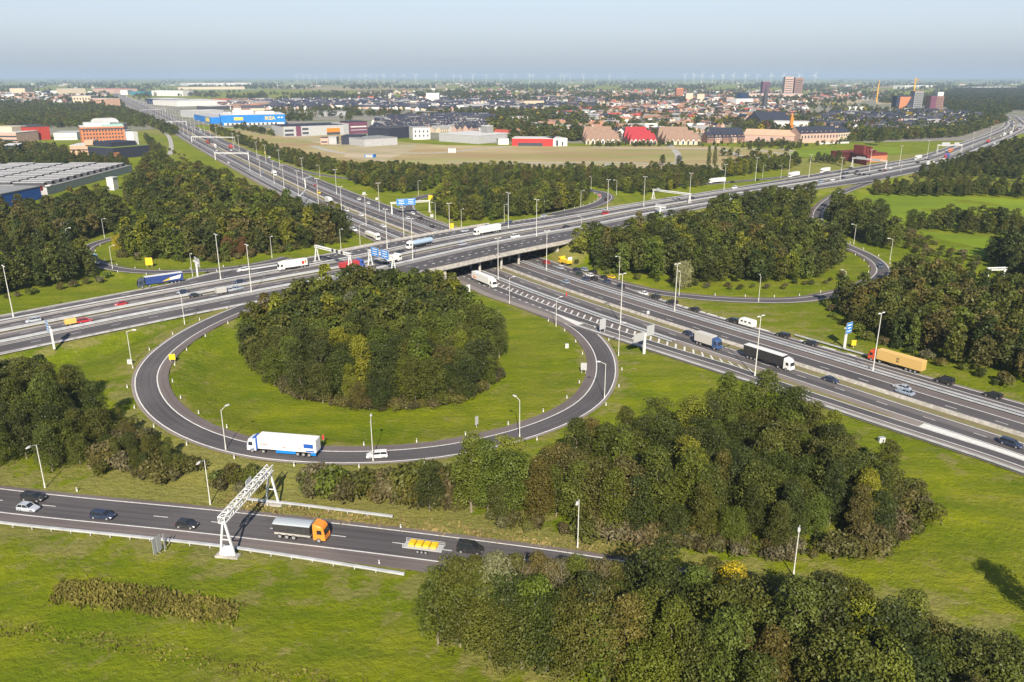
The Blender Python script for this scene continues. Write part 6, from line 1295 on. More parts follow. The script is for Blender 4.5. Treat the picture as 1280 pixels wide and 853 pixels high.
# left: offices, red hall, factory
e, L = bldg('red_hall', 'long dark red hall with grey roof among the trees', 24, 176.5, 64, 174.5, 17, 60, 'wallred', 'darkgrey')
e, L = bldg('pink_office', 'low pink office building cut by the picture edge', -20, 178, 22, 178.5, 12, 40, 'pinkbrick', 'paleroof', [(0, 1, .15, .3, 'panegrey', 'window_band'), (0, 1, .55, .7, 'panegrey', 'window_band')], [(0, .7, .3, 1, 1, 1.5, 'cream', 'upper_floor')])
bldg('white_hall', 'white low hall between the red hall and the orange office', 68, 175.5, 97, 175, 9, 40, 'plaster', 'lightgrey', [(0, 1, .35, .45, 'lightgrey', 'window_band')])
e, L = bldg('orange_office', 'orange brick office block with rows of dark windows', 104, 183, 158, 181, 22, 42, 'orangebrick', 'paleroof', [(0, 1, .86, .92, 'panegrey', 'window_band')], [(.1, .7, .2, .8, 1, 1.18, 'paleroof', 'roof_plant'), (.5, 1.0, .1, .7, 1, 1.08, 'copper', 'green_roof')]); wins(e, L, 22, 4, 13, fill=.5)
bldg('office_wing', 'pale glass end wing of the orange office', 158.5, 181, 166, 180, 17, 30, 'lightgrey', 'paleroof')
e, L = bldg('arched_hall', 'white round roofed hall behind the orange office', 131, 162, 150, 161, 9, 40, 'darkgrey', 'paleroof')
b = MB(); b.loft([[(x, 20-20*math.cos(math.pi*i/10), 9.6+7*math.sin(math.pi*i/10)) for i in range(11)] for x in (0, L)]); b.build('arched_roof', M['paleroof'], e)
bldg('grey_hall', 'grey roofed hall beside the round roofed one', 150.5, 163, 160, 162.5, 10, 40, 'darkgrey', 'midgrey')
e, L = bldg('salmon_office', 'low salmon coloured office with flat white roof', 89, 194.5, 145, 193.5, 10, 34, 'salmon', 'paleroof', [(0, 1, .5, .62, 'panegrey', 'window_band')], [(.35, .55, -.05, .5, 1, 1.5, 'salmon', 'upper_floor'), (.6, .85, .3, .8, 1, 1.25, 'paleroof', 'roof_plant')])
e, L = bldg('green_roof_office', 'dark office with turf edged roof and a white tower', 143, 199.5, 189, 195, 11, 40, 'slate', 'turf', [(0, .15, 0, .6, 'orangebrick', 'brick_base')], [(.12, .8, .25, .95, 1, 1.4, 'slate', 'upper_floor'), (.80, .92, .3, .6, 1, 2.2, 'plaster', 'stair_tower')])
bldg('blue_shed', 'small building with a dark blue sloping front', 8, 194, 25, 193.5, 10, 25, 'darkblue', 'paleroof')
# saw tooth factory
a, L, rz = facade(60, 244.5, 166, 215); e = empty('saw_tooth_factory', a, rz, 'long factory with rows of raised roof lights on a pale roof', 'factory')
b = MB(); b.box((L/2, 95, -.5), (L, 190, 6)); b.build('wall', M['lightgrey'], e); b = MB(); b.box((L/2, 95, 5.51), (L+.6, 190.6, .4)); b.build('roof', M['midgrey'], e)
b = MB(); b.box((L*.05, 95, 6.0), (5, 190, .5)); b.build('roof_edge', M['plaster'], e)
for i in range(13):
    for j in range(7):
        x = 6+i*(L-12)/12.3+(5 if j % 2 else 0); y = 14+j*26
        if x > L-4: continue
        q = MB(); q.loft([[(x-2.6, y-10.5, 5.95), (x+2.6, y-10.5, 5.95), (x+2.0, y-10.5, 8.0), (x-2.2, y-10.5, 8.3)], [(x-2.6, y+10.5, 5.95), (x+2.6, y+10.5, 5.95), (x+2.0, y+10.5, 8.0), (x-2.2, y+10.5, 8.3)]], 0); c = q.build('roof_light', M['darkgrey'], e)
        q = MB(); q.box((x-.1, y, 8.3), (5.4, 22, .35)); q.build('cap', M['lightgrey'], c)
e, L = bldg('blue_hall', 'dark blue walled hall with grey roof before the factory', -40, 271, 53, 250, 9, 40, 'blue', 'midgrey'); b = MB(); b.box((L+1.2, 1, 6), (2.4, 2.4, 3.4)); b.build('corner_block', M['wallred'], e)
bldg('white_kiosk', 'small white block at the corner of the factory', 143, 238.5, 149, 237, 9, 5, 'plaster', 'paleroof')
bldg('low_shed', 'long low white roof between forest and western ramp', 70, 283, 91, 282.5, 3.5, 6, 'plaster', 'paleroof')
# centre: building land and its sheds
e, L = bldg('grey_office', 'grey and purple office with orange corner on the building land', 355, 171.5, 431, 168.5, 14, 55, 'lightgrey', 'slate', [(.02, .16, .1, .3, 'panegrey', 'window_band'), (.02, .16, .5, .7, 'panegrey', 'window_band'), (.20, .28, 0, 1, 'purple', 'purple_bay'), (.30, .40, .2, .4, 'panegrey', 'window_band'), (.30, .40, .6, .8, 'panegrey', 'window_band'), (.70, .92, .3, .7, 'orange', 'orange_bay'), (.70, .92, .05, .3, 'panegrey', 'window_band')])
e, L = bldg('purple_office', 'dark purple office adjoining the grey office', 436.5, 168, 459.5, 167, 17, 30, 'purple', 'slate', [(.1, .95, .55, .65, 'plaster', 'window_band'), (.1, .95, .3, .36, 'lightgrey', 'window_band')]); bldg('grey_wing', 'pale grey wing between orange corner and purple office', 430, 168.6, 436.5, 168.2, 15, 30, 'lightgrey', 'lightgrey')
bldg('slate_hall', 'dark slate hall behind the sand field', 427, 181.5, 452, 181.5, 10, 35, 'slate', 'slate'); bldg('grey_shed', 'small pale grey shed beside the slate hall', 411, 181, 421, 181, 9, 14, 'lightgrey', 'lightgrey'); bldg('brick_shed', 'small reddish shed next to the pale one', 401, 181, 410.5, 181, 8, 14, 'pinkbrick', 'darkgrey', [(.1, .9, .3, .5, 'panegrey', 'window_band')])
bldg('grey_warehouse', 'plain light grey warehouse on the sand field', 456, 184, 497, 181.5, 9, 42, 'lightgrey', 'midgrey')
bldg('slate_warehouse', 'dark slate hall attached to the white cube', 486, 174.5, 516, 172, 14, 40, 'slate', 'darkgrey'); e, L = bldg('white_cube', 'white cube building with tall dark windows', 516.5, 175, 538, 174.5, 15, 28, 'plaster', 'lightgrey'); wins(e, L, 15, 2, 4, fill=.35)
e, L = bldg('long_warehouse', 'long light grey warehouse with a pale roof', 549, 177, 598, 180.5, 10, 60, 'lightgrey', 'paleroof'); bldg('grey_tower', 'square grey tower with white cap at the end of the long warehouse', 609, 177, 616.5, 176.5, 19, 12, 'midgrey', 'plaster')
e, L = bldg('red_shop', 'long bright red shop front under a pale roof', 640, 182.8, 691, 183.4, 9, 30, 'red', 'paleroof', [(.15, .75, .02, .45, 'panegrey', 'window_band')]); bldg('white_shop_wing', 'white glazed end of the red shop', 691.5, 183.5, 709, 183, 9, 28, 'plaster', 'paleroof', [(.2, .35, .1, .8, 'panegrey', 'window_band'), (.6, .7, .1, .6, 'panegrey', 'window_band')])
bldg('white_tent_hall', 'white low hall before the red shop', 623, 181.5, 636, 181.3, 7, 14, 'plaster', 'paleroof')
def gabled(name, label, x0, y0, x1, y1, depth, he, hr, wall, roof, group=None, hip=0, cat='house', nw=0, dorm=0):
    a, L, rz = facade(x0, y0, x1, y1); e = empty(name, a, rz, label, cat, group); b = MB(); b.gable((L/2, depth/2), L, depth, he, hr, 0, hip=hip); o = b.build('wall_and_roof', [M[wall], M[roof]], e)
    for i in range(nw):
        q = MB(); q.box((L*(i+.5)/nw, -.06, he*.5), (L/nw*.4, .16, he*.28)); q.build('window', M['panegrey'], e)
    for i in range(dorm):
        q = MB(); q.gable((0, 0), 2.4, 3.2, 1.8, 2.6, math.pi/2); c = q.build('dormer', [M[wall], M[roof]], e, loc=(L*(i+.5)/dorm, depth*.16, he+.2))
    return e, L
for lab, x0, x1, y, roof, wall in (('brown roofed courtyard block nearest to the red shop', 732, 775, 181, 'thatch', 'cream'), ('bright red roofed courtyard block between the brown ones', 787, 821, 181.5, 'crimson', 'pinkbrick'), ('largest brown roofed courtyard block behind the straw field', 831, 876, 181.5, 'thatch', 'cream')):
    a, L, rz = facade(x0, y, x1, y); e = empty('courtyard_block', a, rz, lab, 'apartment block')
    dp = 75
    for c, l_, r_, e0, r0 in (((L/2, 8), L, 0, 5, 13.5), ((L/2, 34), L*.97, 0, 6, 15.5), ((L/2, dp-8), L*.94, 0, 7, 18), ((9, dp/2), dp-34, math.pi/2, 5, 12), ((L-9, dp/2), dp-34, math.pi/2, 5, 12)):
        b = MB(); b.gable(c, l_, 17, e0, r0, r_, hip=3); b.build('wing', [M[wall], M[roof]], e)
    n = 7
    for i in range(n):
        b = MB(); b.gable((0, 0), 4, 4.2, 5.0, 7.6, math.pi/2); b.build('gable_bay', [M['plaster'] if i % 2 else M[wall], M[roof]], e, loc=(L*(i+.5)/n, 1.2, 0))
        q = MB(); q.box((L*(i+.5)/n, -1.9, 1.2), (2.0, .2, 3.8)); q.build('window', M['panegrey'], e)
for i in range(5): gabled('slate_house', 'slate roofed house with white dormers beside the orange complex', 884+i*9.5, 179.5-.2*i, 892.5+i*9.5, 179.3-.2*i, 16, 7, 14, 'pinkbrick' if i % 2 else 'brick', 'slate', 'slate houses by the orange complex', nw=3, dorm=2)
for i in range(3): gabled('slate_house', 'slate roofed house in the second row beside the orange complex', 888+i*14, 174.5, 900+i*14, 174.3, 16, 7, 15, 'plaster', 'slate', 'second row of slate houses', nw=3, dorm=3)
e, L = bldg('orange_complex', 'sprawling salmon orange roofed complex with a courtyard', 928, 176.5, 992, 179, 8, 70, 'pinkbrick', 'salmon', [(.3, .34, .2, .7, 'panegrey', 'window_band'), (.55, .6, .2, .7, 'panegrey', 'window_band')], [(.05, .95, .3, .45, 1, 1.3, 'salmon', 'raised_roof'), (.1, .5, .6, .9, 1, 1.4, 'salmon', 'raised_roof')])
for i in range(4): b = MB(); b.gable((0, 0), L*.24, 24, 8.5, 15, 0); b.build('pitched_roof', [M['pinkbrick'], M['salmon']], e, loc=(L*(.13+.25*i), 14, 0))
bldg('white_hall', 'white flat building under the orange mast', 966, 164, 1009, 165, 14, 30, 'plaster', 'paleroof'); gabled('dark_roofed_hall', 'big dark roofed hall behind the orange complex', 950, 158, 988, 157, 40, 10, 22, 'darkgrey', 'slate', cat='hall')
b = MB(); b.box((0, 0, -.5), (5, 5, 22), taper=.8); b.box((0, 0, 20), (3, 3, 8), taper=.5); tag(b.build('orange_tower', M['orange'], loc=(*W(988, 166, GZ), GZ)), 'orange pointed tower above the salmon coloured complex', 'tower')
e, L = gabled('apartment_row', 'pale apartment row with slate roof and white dormers', 1000, 179.5, 1047, 178, 24, 12, 20, 'pinkbrick', 'slate', cat='apartment block', nw=12, dorm=8)
gabled('apartment_row', 'long pale apartment row behind the slip road wall', 1047, 176, 1062, 175, 20, 10, 16, 'cream', 'slate', cat='apartment block', nw=5)
b = MB(); a, L, rz = facade(1024, 181, 1061, 179.5); b.box((L/2, 0, 0), (L, .6, 2.2)); tag(b.build('garden_wall', M['plaster'], loc=a, rz=rz), 'low white wall before the pale apartment row', 'wall')
# maroon noise screen
def screen(px, label):
    pts = [Vector((*W(x, y, 0), 0)) for x, y in px]; r = empty('noise_screen', pts[0], 0, label, 'noise barrier')
    for i in range(len(pts)-1):
        d = pts[i+1]-pts[i]; n = max(1, int(d.length/6))
        for k in range(n):
            c = pts[i]+d*(k+.5)/n-pts[0]; q = MB(); q.box((c.x, c.y, -.4), (d.length/n*.96, .5, 9.5 if i else 8)); o = q.build('panel', M['maroon'], r); 
            o.matrix_local = Matrix.Translation(c)@Matrix.Rotation(math.atan2(d.y, d.x), 4, 'Z')@Matrix.Translation(-c)
screen([(1047.5, 197), (1060, 201), (1072, 205), (1083, 207)], 'dark red panelled noise screen beside the far lanes')
e, L = bldg('maroon_building', 'dark red slatted building with stepped towers behind the gantry', 1078, 204, 1108, 202, 8, 40, 'maroon', 'maroon', [(.3, 1, .0, .75, 'orangebrick', 'brick_base')], [(-.02, .08, 0, .3, 1, 2.0, 'maroon', 'tower_fin'), (.13, .2, 0, .3, 1, 1.7, 'maroon', 'tower_fin'), (.26, .34, 0, .3, 1, 1.8, 'maroon', 'tower_fin'), (.45, .52, 0, .3, 1, 1.4, 'maroon', 'tower_fin')])
# towers of the town
def tower(name, lab, x0, x1, y, h, wall, roof='paleroof', d=25, fl=8, cols=4, side=None):
    e, L = bldg(name, lab, x0, y, x1, y, h, d, wall, roof, cat='tower block')
    for f in range(fl): q = MB(); q.box((L/2, -.1, h*(.06+.9*f/fl)), (L*.86, .3, h*.9/fl*.35)); q.build('window_band', M['panegrey'], e)
    if side: q = MB(); q.box((L*side[0], -.2, 0), (L*side[1], .5, h*.98)); q.build('facade_panel', M[side[2]], e)
    return e, L
tower('brick_tower', 'single dark pink tower left of the twin towers', 952, 960.5, 122, 60, 'purple'); tower('brick_tower', 'first of the two tall reddish twin towers', 979.5, 990, 121, 78, 'pinkbrick'); tower('brick_tower', 'second of the tall twin towers with a notched top', 992, 1002, 121, 74, 'brick')
bldg('shopping_block', 'long pale block at the foot of the twin towers', 930, 123, 1003, 123, 16, 60, 'pinkbrick', 'paleroof', [(0, 1, .3, .6, 'plaster', 'window_band')]); bldg('white_block', 'white block with dark blue upper floor in the town', 920, 131.5, 941, 131, 17, 40, 'plaster', 'paleroof', (), [(.45, .85, .3, .8, 1, 1.9, 'darkblue', 'upper_floor')]); bldg('pink_block', 'pink block beside the white one', 908, 131, 917, 131, 20, 40, 'salmon', 'salmon')
tower('orange_block', 'orange apartment tower in the middle of the town', 845, 853.5, 123.5, 38, 'orangebrick', 'salmon', fl=5); bldg('pale_block', 'pale apartment block beside the orange tower', 857, 127, 866, 127, 26, 30, 'cream', 'paleroof'); bldg('pale_block', 'yellowish block right of the pale one', 871, 127.5, 880, 127.5, 24, 30, 'cream', 'cream')
b = MB(); b.box((0, 0, -.5), (9, 9, 34)); b.loft([[(-4.5, -4.5, 33), (4.5, -4.5, 33), (4.5, 4.5, 33), (-4.5, 4.5, 33)], [(-.3, -.3, 58), (.3, -.3, 58), (.3, .3, 58), (-.3, .3, 58)]]); tag(b.build('church_tower', M['darkgrey'], loc=(*W(955.5, 137, GZ), GZ)), 'dark pointed church tower in front of the town centre', 'church tower')
e, L = tower('dark_tower', 'black clad building with an orange slanting wall', 1119, 1140, 138, 34, 'slate', 'darkgrey', fl=1); b = MB(); b.loft([[(L*.2, -.35, 0), (L*.5, -.35, 0), (L*.85, -.35, 32), (L*.2, -.35, 32)], [(L*.2, -.1, 0), (L*.5, -.1, 0), (L*.85, -.1, 32), (L*.2, -.1, 32)]]); b.build('orange_wall', M['orangebrick'], e)
tower('grey_tower_block', 'grey tower with orange top between black and red buildings', 1140.5, 1151.5, 138, 45, 'midgrey', 'orangebrick'); e, L = tower('red_tower_block', 'red brick tower with a white roof house', 1161.5, 1177.5, 138.5, 34, 'brick', 'darkgrey', side=(.22, .44, 'purple')); q = MB(); q.box((L*.75, 10, 34.5), (L*.45, 14, 9)); q.build('roof_plant', M['plaster'], e)
bldg('cream_apartments', 'cream apartment ring at the rim of the estate', 655, 133.5, 680, 133, 15, 50, 'cream', 'thatch'); bldg('white_apartments', 'large white apartment block within the estate', 533, 128, 549, 128, 28, 50, 'plaster', 'paleroof'); bldg('long_white_row', 'long white terrace at the edge of the big estate', 580, 139, 612, 136, 13, 20, 'plaster', 'paleroof'); bldg('school', 'blue grey school building behind the office', 400, 146, 437, 144.5, 9, 60, 'lightgrey', 'midgrey'); bldg('sports_hall', 'low hall beside the green pitches', 530, 145, 547, 144.5, 8, 30, 'darkgrey', 'midgrey')
for i, (x0, x1, y) in enumerate(((1060, 1080, 138), (1130, 1166, 165.5), (690, 705, 150), (640, 660, 152))): bldg('school', ('pale roofed school among the houses', 'long school building with white roof edge near the exit road', 'white villa like building in the wooded quarter', 'pale flat building in the wooded quarter')[i], x0, y, x1, y-.2, 8, 30, 'plaster' if i != 1 else 'midgrey', 'lightgrey')
bldg('far_hall', 'long white hall on the horizon side of the forest', 1216, 112.5, 1270, 112, 16, 120, 'plaster', 'paleroof'); bldg('far_hall', 'white halls group beyond the cranes', 1130, 111.5, 1166, 111, 22, 80, 'plaster', 'paleroof')
bldg('red_terrace', 'red roofed terrace between tower and red shop', 590, 171.5, 608, 172, 7, 14, 'brick', 'tilered'); gabled('red_terrace', 'red roofed terrace right of the grey tower', 617, 172.5, 640, 173.2, 14, 6, 11, 'pinkbrick', 'tilered', cat='house', nw=6)
for x, y, hh, rot in ((1095.5, 128.5, 62, 1.2), (1140, 132, 70, .9)):
    r = empty('tower_crane', (*W(x, y, GZ), GZ), rot, 'yellow tower crane '+('over the bare building land' if x < 1100 else 'behind the grey tower'), 'crane')
    b = MB(); truss(b, (0, 0, 0), (0.01, 0, hh), 2.6, 3, .5) if False else b.box((0, 0, 0), (3, 3, hh)); b.build('mast', M['cranepaint'], r); b = MB(); b.bar((-14, 0, hh), (42, 0, hh), 1.6, 1.8); b.bar((0, 0, hh+7), (28, 0, hh+1), .4, .4); b.bar((0, 0, hh+7), (-13, 0, hh+1), .4, .4); b.box((0, 0, hh), (1.5, 1.5, 7.5)); b.build('jib', M['cranepaint'], r); b = MB(); b.box((-12, 0, hh-4), (5, 2, 4)); b.build('counterweight', M['midgrey'], r)

# houses: terraces row by row
RO = {'slate': [('slate', 6), ('darkgrey', 3), ('midgrey', 1)], 'mix': [('slate', 3), ('darkgrey', 3), ('tileorange', 2), ('tilered', 1), ('thatch', 3), ('midgrey', 2), ('paleroof', 1)], 'pale': [('paleroof', 3), ('midgrey', 2), ('tileorange', 2), ('darkgrey', 2), ('salmon', 1)]}
WA = ['brick', 'pinkbrick', 'plaster', 'plaster', 'cream', 'plaster', 'pinkbrick']
def pick(tab):
    k = rnd.uniform(0, sum(w_ for _, w_ in tab))
    for n_, w_ in tab:
        k -= w_
        if k <= 0: return n_
    return tab[-1][0]
EST = [('the dense slate roofed estate behind the warehouses', [(468, 167), (610, 165), (612, 146.5), (560, 147), (480, 150), (470, 158)], 480, 'slate', .95), ('the estate behind the blue store', [(320, 139), (440, 137), (560, 140), (750, 136), (740, 124), (330, 126)], 620, 'slate', 1.0), ('the quarter round the wooded gardens', [(650, 172), (730, 174), (900, 166), (900, 150), (760, 140), (690, 146)], 150, 'mix', 1.0),
       ('the town side of the courtyard blocks', [(740, 150), (1010, 150), (1010, 128), (700, 124)], 520, 'mix', .85), ('the houses below the red tower', [(1010, 158), (1120, 168), (1200, 164), (1230, 146), (1150, 140), (1040, 144)], 260, 'slate', .9), ('the far left town', [(-60, 131), (80, 131), (95, 124), (140, 122), (120, 117), (-60, 118)], 260, 'pale', 1.3),
       ('the houses along the store car park', [(285, 138), (330, 139), (330, 126), (270, 128)], 110, 'mix', 1.2), ('the distant town', [(440, 124), (1000, 128), (1110, 124), (1110, 115), (560, 112), (450, 116)], 900, 'mix', .85), ('the farthest suburbs', [(-60, 112), (140, 112), (220, 108), (600, 110), (1340, 112), (1340, 104), (600, 104), (-60, 106)], 90, 'pale', 1.5)]
hs = []; bpts = []
for nm, poly, n, pal, s in EST:
    P = np.array(poly); x0, y0 = P.min(0); x1, y1 = P.max(0); c = 0; k = 0
    while c < n and k < n*6:
        k += 1; x, y = rnd.uniform(x0, x1), rnd.uniform(y0, y1)
        if not bool(inpoly(np.array([x]), np.array([y]), poly)[0]): continue
        w_ = W(x, y, GZ); a = (round((math.sin(w_[0]*.004)+math.cos(w_[1]*.003))*2)/2)*.6+rnd.choice((0, math.pi/2))+rnd.uniform(-.06, .06)
        Lh = rnd.uniform(14, 38)*s; ok = True
        for q in bpts[-260:]:
            if abs(q[0]-w_[0]) < 14 and abs(q[1]-w_[1]) < 13*s: ok = False; break
        if not ok: continue
        bpts.append(w_); hs.append((w_[0], w_[1], a, Lh, nm, pick(RO[pal]), rnd.choice(WA), s)); c += 1
hs.sort(key=lambda h: h[1])
PH = {}
def house_mesh(k, wall, roof):
    key = (k, wall, roof)
    if key not in PH:
        L_, d_, he, hr = ((18, 9, 5.5, 10), (28, 10, 5.8, 10.5), (12, 10, 5, 10))[k]; b = MB(); b.gable((0, 0), L_, d_, he, hr, 0)
        if k == 1: b.gable((-6, -3.2), 5, 6, 6.2, 9.2, math.pi/2)
        b.box((L_*.25, .8, hr-1.2), (.8, .8, 2.0), m=0)
        for i in range(int(L_/4)):
            b.box((-L_/2+2+4*i, -d_/2-.03, 3.4), (1.5, .12, 1.3), m=2); b.box((-L_/2+2+4*i, -d_/2-.03, .8), (1.6, .12, 1.4), m=2)
        PH[key] = b.mesh('house', [M[wall], M[roof], M['panegrey']])
    return PH[key]
RN = dict(slate='slate blue', darkgrey='dark grey', brick='brown', tileorange='orange tiled', thatch='brown', midgrey='grey', tilered='red', paleroof='pale', salmon='salmon')
for x, y, a, Lh, nm, rf, wl_, s in hs[:290]:
    k = 0 if Lh < 22 else 1; o = bpy.data.objects.new('terrace_house', house_mesh(k if Lh > 17 else 2, wl_, rf)); COL.objects.link(o); o.location = (x, y, GZ); o.rotation_euler = (0, 0, a); o.scale = (s, s, 1)
    lab = f"house with {RN[rf]} roof in {nm}"; tag(o, lab, 'house', lab)
rest = hs[290:]; mats_ = ['brick', 'pinkbrick', 'plaster', 'cream', 'slate', 'darkgrey', 'tileorange', 'thatch', 'midgrey', 'tilered', 'paleroof', 'salmon']; b = MB()
for x, y, a, Lh, nm, rf, wl_, s in rest: b.gable((x, y), Lh, 10*s**.5, 5.8*s**.4, 10.5*s**.4, a, mw=mats_.index(wl_), mr=mats_.index(rf), z=GZ, over=.3)
tag(b.build('distant_housing', [M[m] for m in mats_]), 'hundreds of small gabled houses of the town', None, None, 'stuff')

# trees of the town and the plain, scattered as masses
def towntrees(label, poly, n, s0, pal, keep=None):
    P = np.array(poly); x0, y0 = P.min(0); x1, y1 = P.max(0); g = np.random.RandomState(n+len(poly)); p = g.uniform((x0, y0), (x1, y1), (n*5, 2)); p = p[inpoly(p[:, 0], p[:, 1], [tuple(q) for q in P])]
    f = np.sin(p[:, 0]*.09+p[:, 1]*.5)+np.sin(p[:, 0]*.037-p[:, 1]*.33+1)+g.uniform(-1.1, 1.1, len(p)); p = p[f > -.15][:n]; recs = []
    for x, y in p:
        w_ = W(x, y, GZ)
        l = LB.proj(*w_)
        if BE(l[0])-8 < l[1] < BU(l[0])+8: continue
        l = LA.proj(*w_)
        if -34 < l[1] < 32: continue
        recs.append(dict(x=w_[0], y=w_[1], z=GZ, s=s0*rnd.uniform(.55, 1.2), tint=rnd.choice(pal), q=.9))
    massobj('town_tree_foliage', recs, 'far', label)
G1 = ['dark green']*5+['deep olive']*4+['mid green']*2+['olive brown']
towntrees('garden trees among the houses of the near town', [(610, 175), (735, 176), (900, 168), (1240, 165), (1250, 146), (1010, 130), (760, 126), (600, 144), (612, 165)], 2300, 1.1, G1+['yellow green', 'golden yellow', 'russet brown'])
towntrees('denser trees of the wooded quarter', [(612, 172), (640, 178), (735, 177), (735, 150), (690, 140), (640, 142), (606, 150)], 520, 1.35, G1+['yellow green'])
towntrees('trees between the slate roofed estate and its neighbour', [(440, 146), (620, 146), (760, 144), (760, 137), (560, 141), (440, 138), (330, 140), (340, 152), (440, 152)], 520, 1.2, G1)
towntrees('trees among the slate roofs', [(468, 167), (610, 165), (612, 146.5), (480, 150)], 60, .7, G1)
towntrees('dark tree belt beyond the estates', [(320, 127), (560, 123), (760, 124), (760, 119), (560, 116), (320, 119)], 900, 1.5, G1)
towntrees('trees around the far town', [(-100, 134), (170, 135), (200, 120), (330, 126), (330, 116), (140, 112), (-100, 114)], 1100, 1.5, G1)
towntrees('trees of the distant town', [(560, 128), (1110, 130), (1240, 145), (1290, 128), (1290, 108), (560, 108)], 4200, 1.35, G1)
towntrees('tree lines of the plain toward the horizon', [(-100, 112), (1380, 112), (1380, 99.5), (-100, 99.5)], 5200, 1.9, ['dark green', 'deep olive'])
towntrees('trees before the industrial park', [(215, 146), (245, 152), (300, 163), (345, 172), (355, 168), (300, 160), (262, 156)], 110, .9, G1)
towntrees('street trees along the front of the town', [(715, 184), (1000, 184), (1060, 182), (1060, 176), (900, 181), (715, 181.5)], 130, .55, G1)
towntrees('dark wood beyond the far bend', [(1000, 186), (960, 200), (900, 196), (930, 184), (1000, 180)], 26, .8, G1)

# wind turbines on the horizon
def turbine_proto():
    r = empty('wind_turbine'); b = MB(); b.tube((0, 0, 0), (0, 0, 90), 2.2, 1.2, 8); kid(r, b.build('tower', M['white'], r)); b = MB(); b.box((0, 1, 88), (4, 9, 4.5)); kid(r, b.build('nacelle', M['white'], r))
    me = MB(); me.loft([[(-1.2, 0, 0), (1.2, 0, 0), (1.2, .8, 0), (-1.2, .8, 0)], [(-2.2, 0, 9), (1.4, 0, 9), (1.4, .6, 9), (-2.2, .6, 9)], [(-.5, 0, 44), (.3, 0, 44), (.3, .3, 44), (-.5, .3, 44)]]); me = me.mesh('blade', [M['white']])
    for k in range(3): c = bpy.data.objects.new('blade', me); COL.objects.link(c); c.parent = r; c.location = (0, -4.2, 90); c.rotation_euler = (0, 2.094*k, 0); kid(r, c)
    return r
TP = turbine_proto(); first = True
for x in (372, 379, 387, 396, 407, 427, 437, 450, 457, 463, 471, 480, 493, 505, 520, 545, 567, 576, 591, 608, 626, 644, 662, 666, 685, 701, 706, 713, 729, 745, 762, 780, 856, 867, 877, 890, 903, 916, 931, 946, 963, 979, 998, 1018):
    D = 10200+2200*rnd.random()-(1500 if x > 840 else 0)-(900 if x in (705, 762, 1018, 979) else 0); o = TP if first else copy_tree(TP); first = False
    o.location = ((x-640)/FPX*(D*math.cos(PITCH)+CAMH*math.sin(PITCH)), D, GZ); o.rotation_euler = (0, 0, rnd.uniform(-.5, .5))
    for c in KIDS[o.name]:
        pass
    ph = rnd.uniform(0, 2); tag(o, 'white wind turbine in the long line along the horizon', 'wind turbine', 'wind turbines along the horizon')
    i = 0
    for c in KIDS[o.name]:
        if c.name.startswith('blade'): c.rotation_euler = (0, ph+2.094*i, 0); i += 1
# ------------------------------------------------------------------ camera, sun, sky, air
cam = bpy.data.cameras.new('camera'); co = bpy.data.objects.new('camera', cam); COL.objects.link(co)
co.location = (0, 0, CAMH); co.rotation_euler = (R(90)-PITCH, 0, 0); cam.sensor_width = 36; cam.lens = FPX/1280*36
cam.clip_start = 1; cam.clip_end = 150000; sc.camera = co
SUN_EL, SUN_AZ = R(34), math.atan2(.05, -1.0)      # sun stands behind the viewer, a little to the right
sd = Vector((math.sin(R(177))*math.cos(SUN_EL), math.cos(R(177))*math.cos(SUN_EL), math.sin(SUN_EL)))
sl = bpy.data.lights.new('sun', 'SUN'); sl.energy = 5.0; sl.angle = R(.53); sl.color = (1.0, .91, .77)
so = bpy.data.objects.new('sun', sl); COL.objects.link(so); so.rotation_euler = sd.to_track_quat('Z', 'Y').to_euler()
w = bpy.data.worlds.new('World'); sc.world = w; w.use_nodes = True; nt = w.node_tree
sky = nt.nodes.new('ShaderNodeTexSky'); sky.sky_type = 'NISHITA'; sky.sun_disc = False
sky.sun_elevation = SUN_EL; sky.sun_rotation = R(177); sky.altitude = 80; sky.air_density = 1.0; sky.dust_density = .5; sky.ozone_density = 1.2

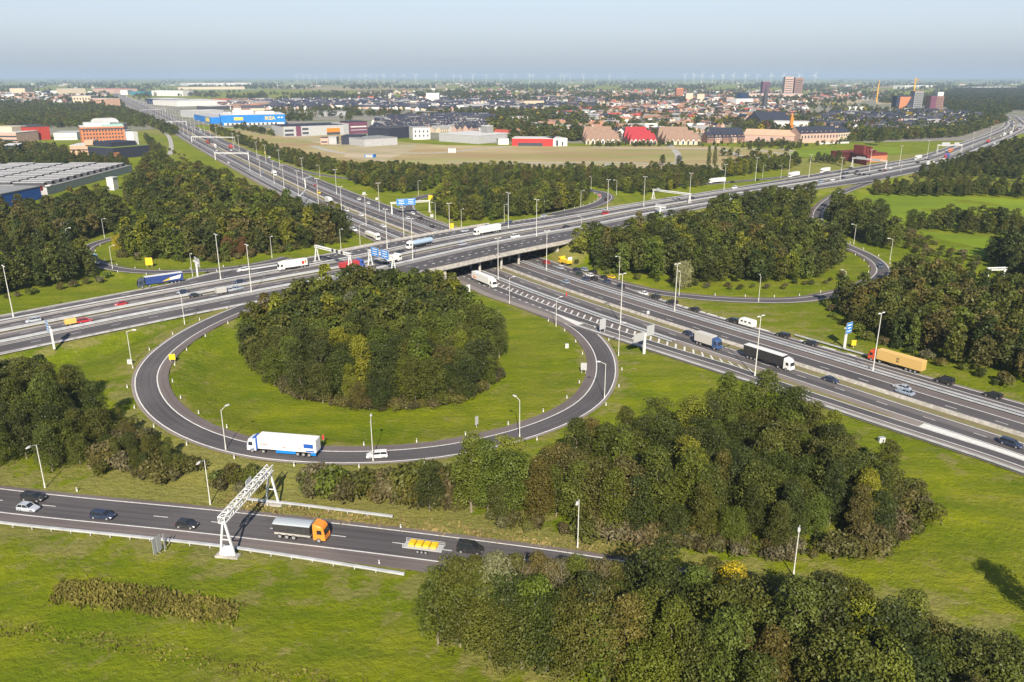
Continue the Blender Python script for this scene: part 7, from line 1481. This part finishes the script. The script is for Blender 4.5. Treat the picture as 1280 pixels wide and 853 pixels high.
tc = nt.nodes.new('ShaderNodeTexCoord'); sp = nt.nodes.new('ShaderNodeSeparateXYZ'); nt.links.new(tc.outputs['Generated'], sp.inputs[0])
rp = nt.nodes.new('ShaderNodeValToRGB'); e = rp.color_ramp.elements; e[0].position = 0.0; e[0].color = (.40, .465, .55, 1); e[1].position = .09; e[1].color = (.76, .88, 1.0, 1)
for ps, cl in ((.02, (.50, .57, .645, 1)), (.05, (.69, .77, .85, 1)), (.2, (.30, .42, .62, 1)), (.45, (.14, .22, .40, 1)), (1.0, (.08, .13, .26, 1))): q = e.new(ps); q.color = cl  # unseen sky above the frame is set darker to cut fill light
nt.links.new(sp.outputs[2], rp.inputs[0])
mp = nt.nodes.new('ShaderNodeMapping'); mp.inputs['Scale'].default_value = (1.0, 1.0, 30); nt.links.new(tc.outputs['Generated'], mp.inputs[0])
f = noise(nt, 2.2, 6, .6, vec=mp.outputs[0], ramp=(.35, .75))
veil = mixc(nt, mixf(nt, f, .22), rp.outputs[0], (.68, .76, .86))       # a thin high cloud veil over the hand-set sky gradient
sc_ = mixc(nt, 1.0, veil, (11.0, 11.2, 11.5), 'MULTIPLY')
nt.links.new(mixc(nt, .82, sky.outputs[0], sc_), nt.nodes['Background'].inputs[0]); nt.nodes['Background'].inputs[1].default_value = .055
sc.view_settings.view_transform = 'Standard'; sc.view_settings.look = 'None'; sc.view_settings.exposure = 0.7; sc.view_settings.gamma = 1
hz = MB(); hz.box((0, 30000, -3), (64000, 64400, 190)); hzo = hz.build('haze', []); hzo['kind'] = 'stuff'
hm = bpy.data.materials.new('haze_air'); hm.use_nodes = True; nt = hm.node_tree; nt.nodes.remove(nt.nodes['Principled BSDF'])
pv = nt.nodes.new('ShaderNodeVolumePrincipled'); pv.inputs['Density'].default_value = 7.5e-5; pv.inputs['Color'].default_value = (.50, .64, .88, 1); pv.inputs['Anisotropy'].default_value = 0.0
nt.links.new(pv.outputs[0], nt.nodes['Material Output'].inputs['Volume']); hzo.data.materials.append(hm)
sc.cycles.volume_bounces = 1; sc.cycles.max_bounces = 6; sc.cycles.diffuse_bounces = 1; sc.cycles.transparent_max_bounces = 4
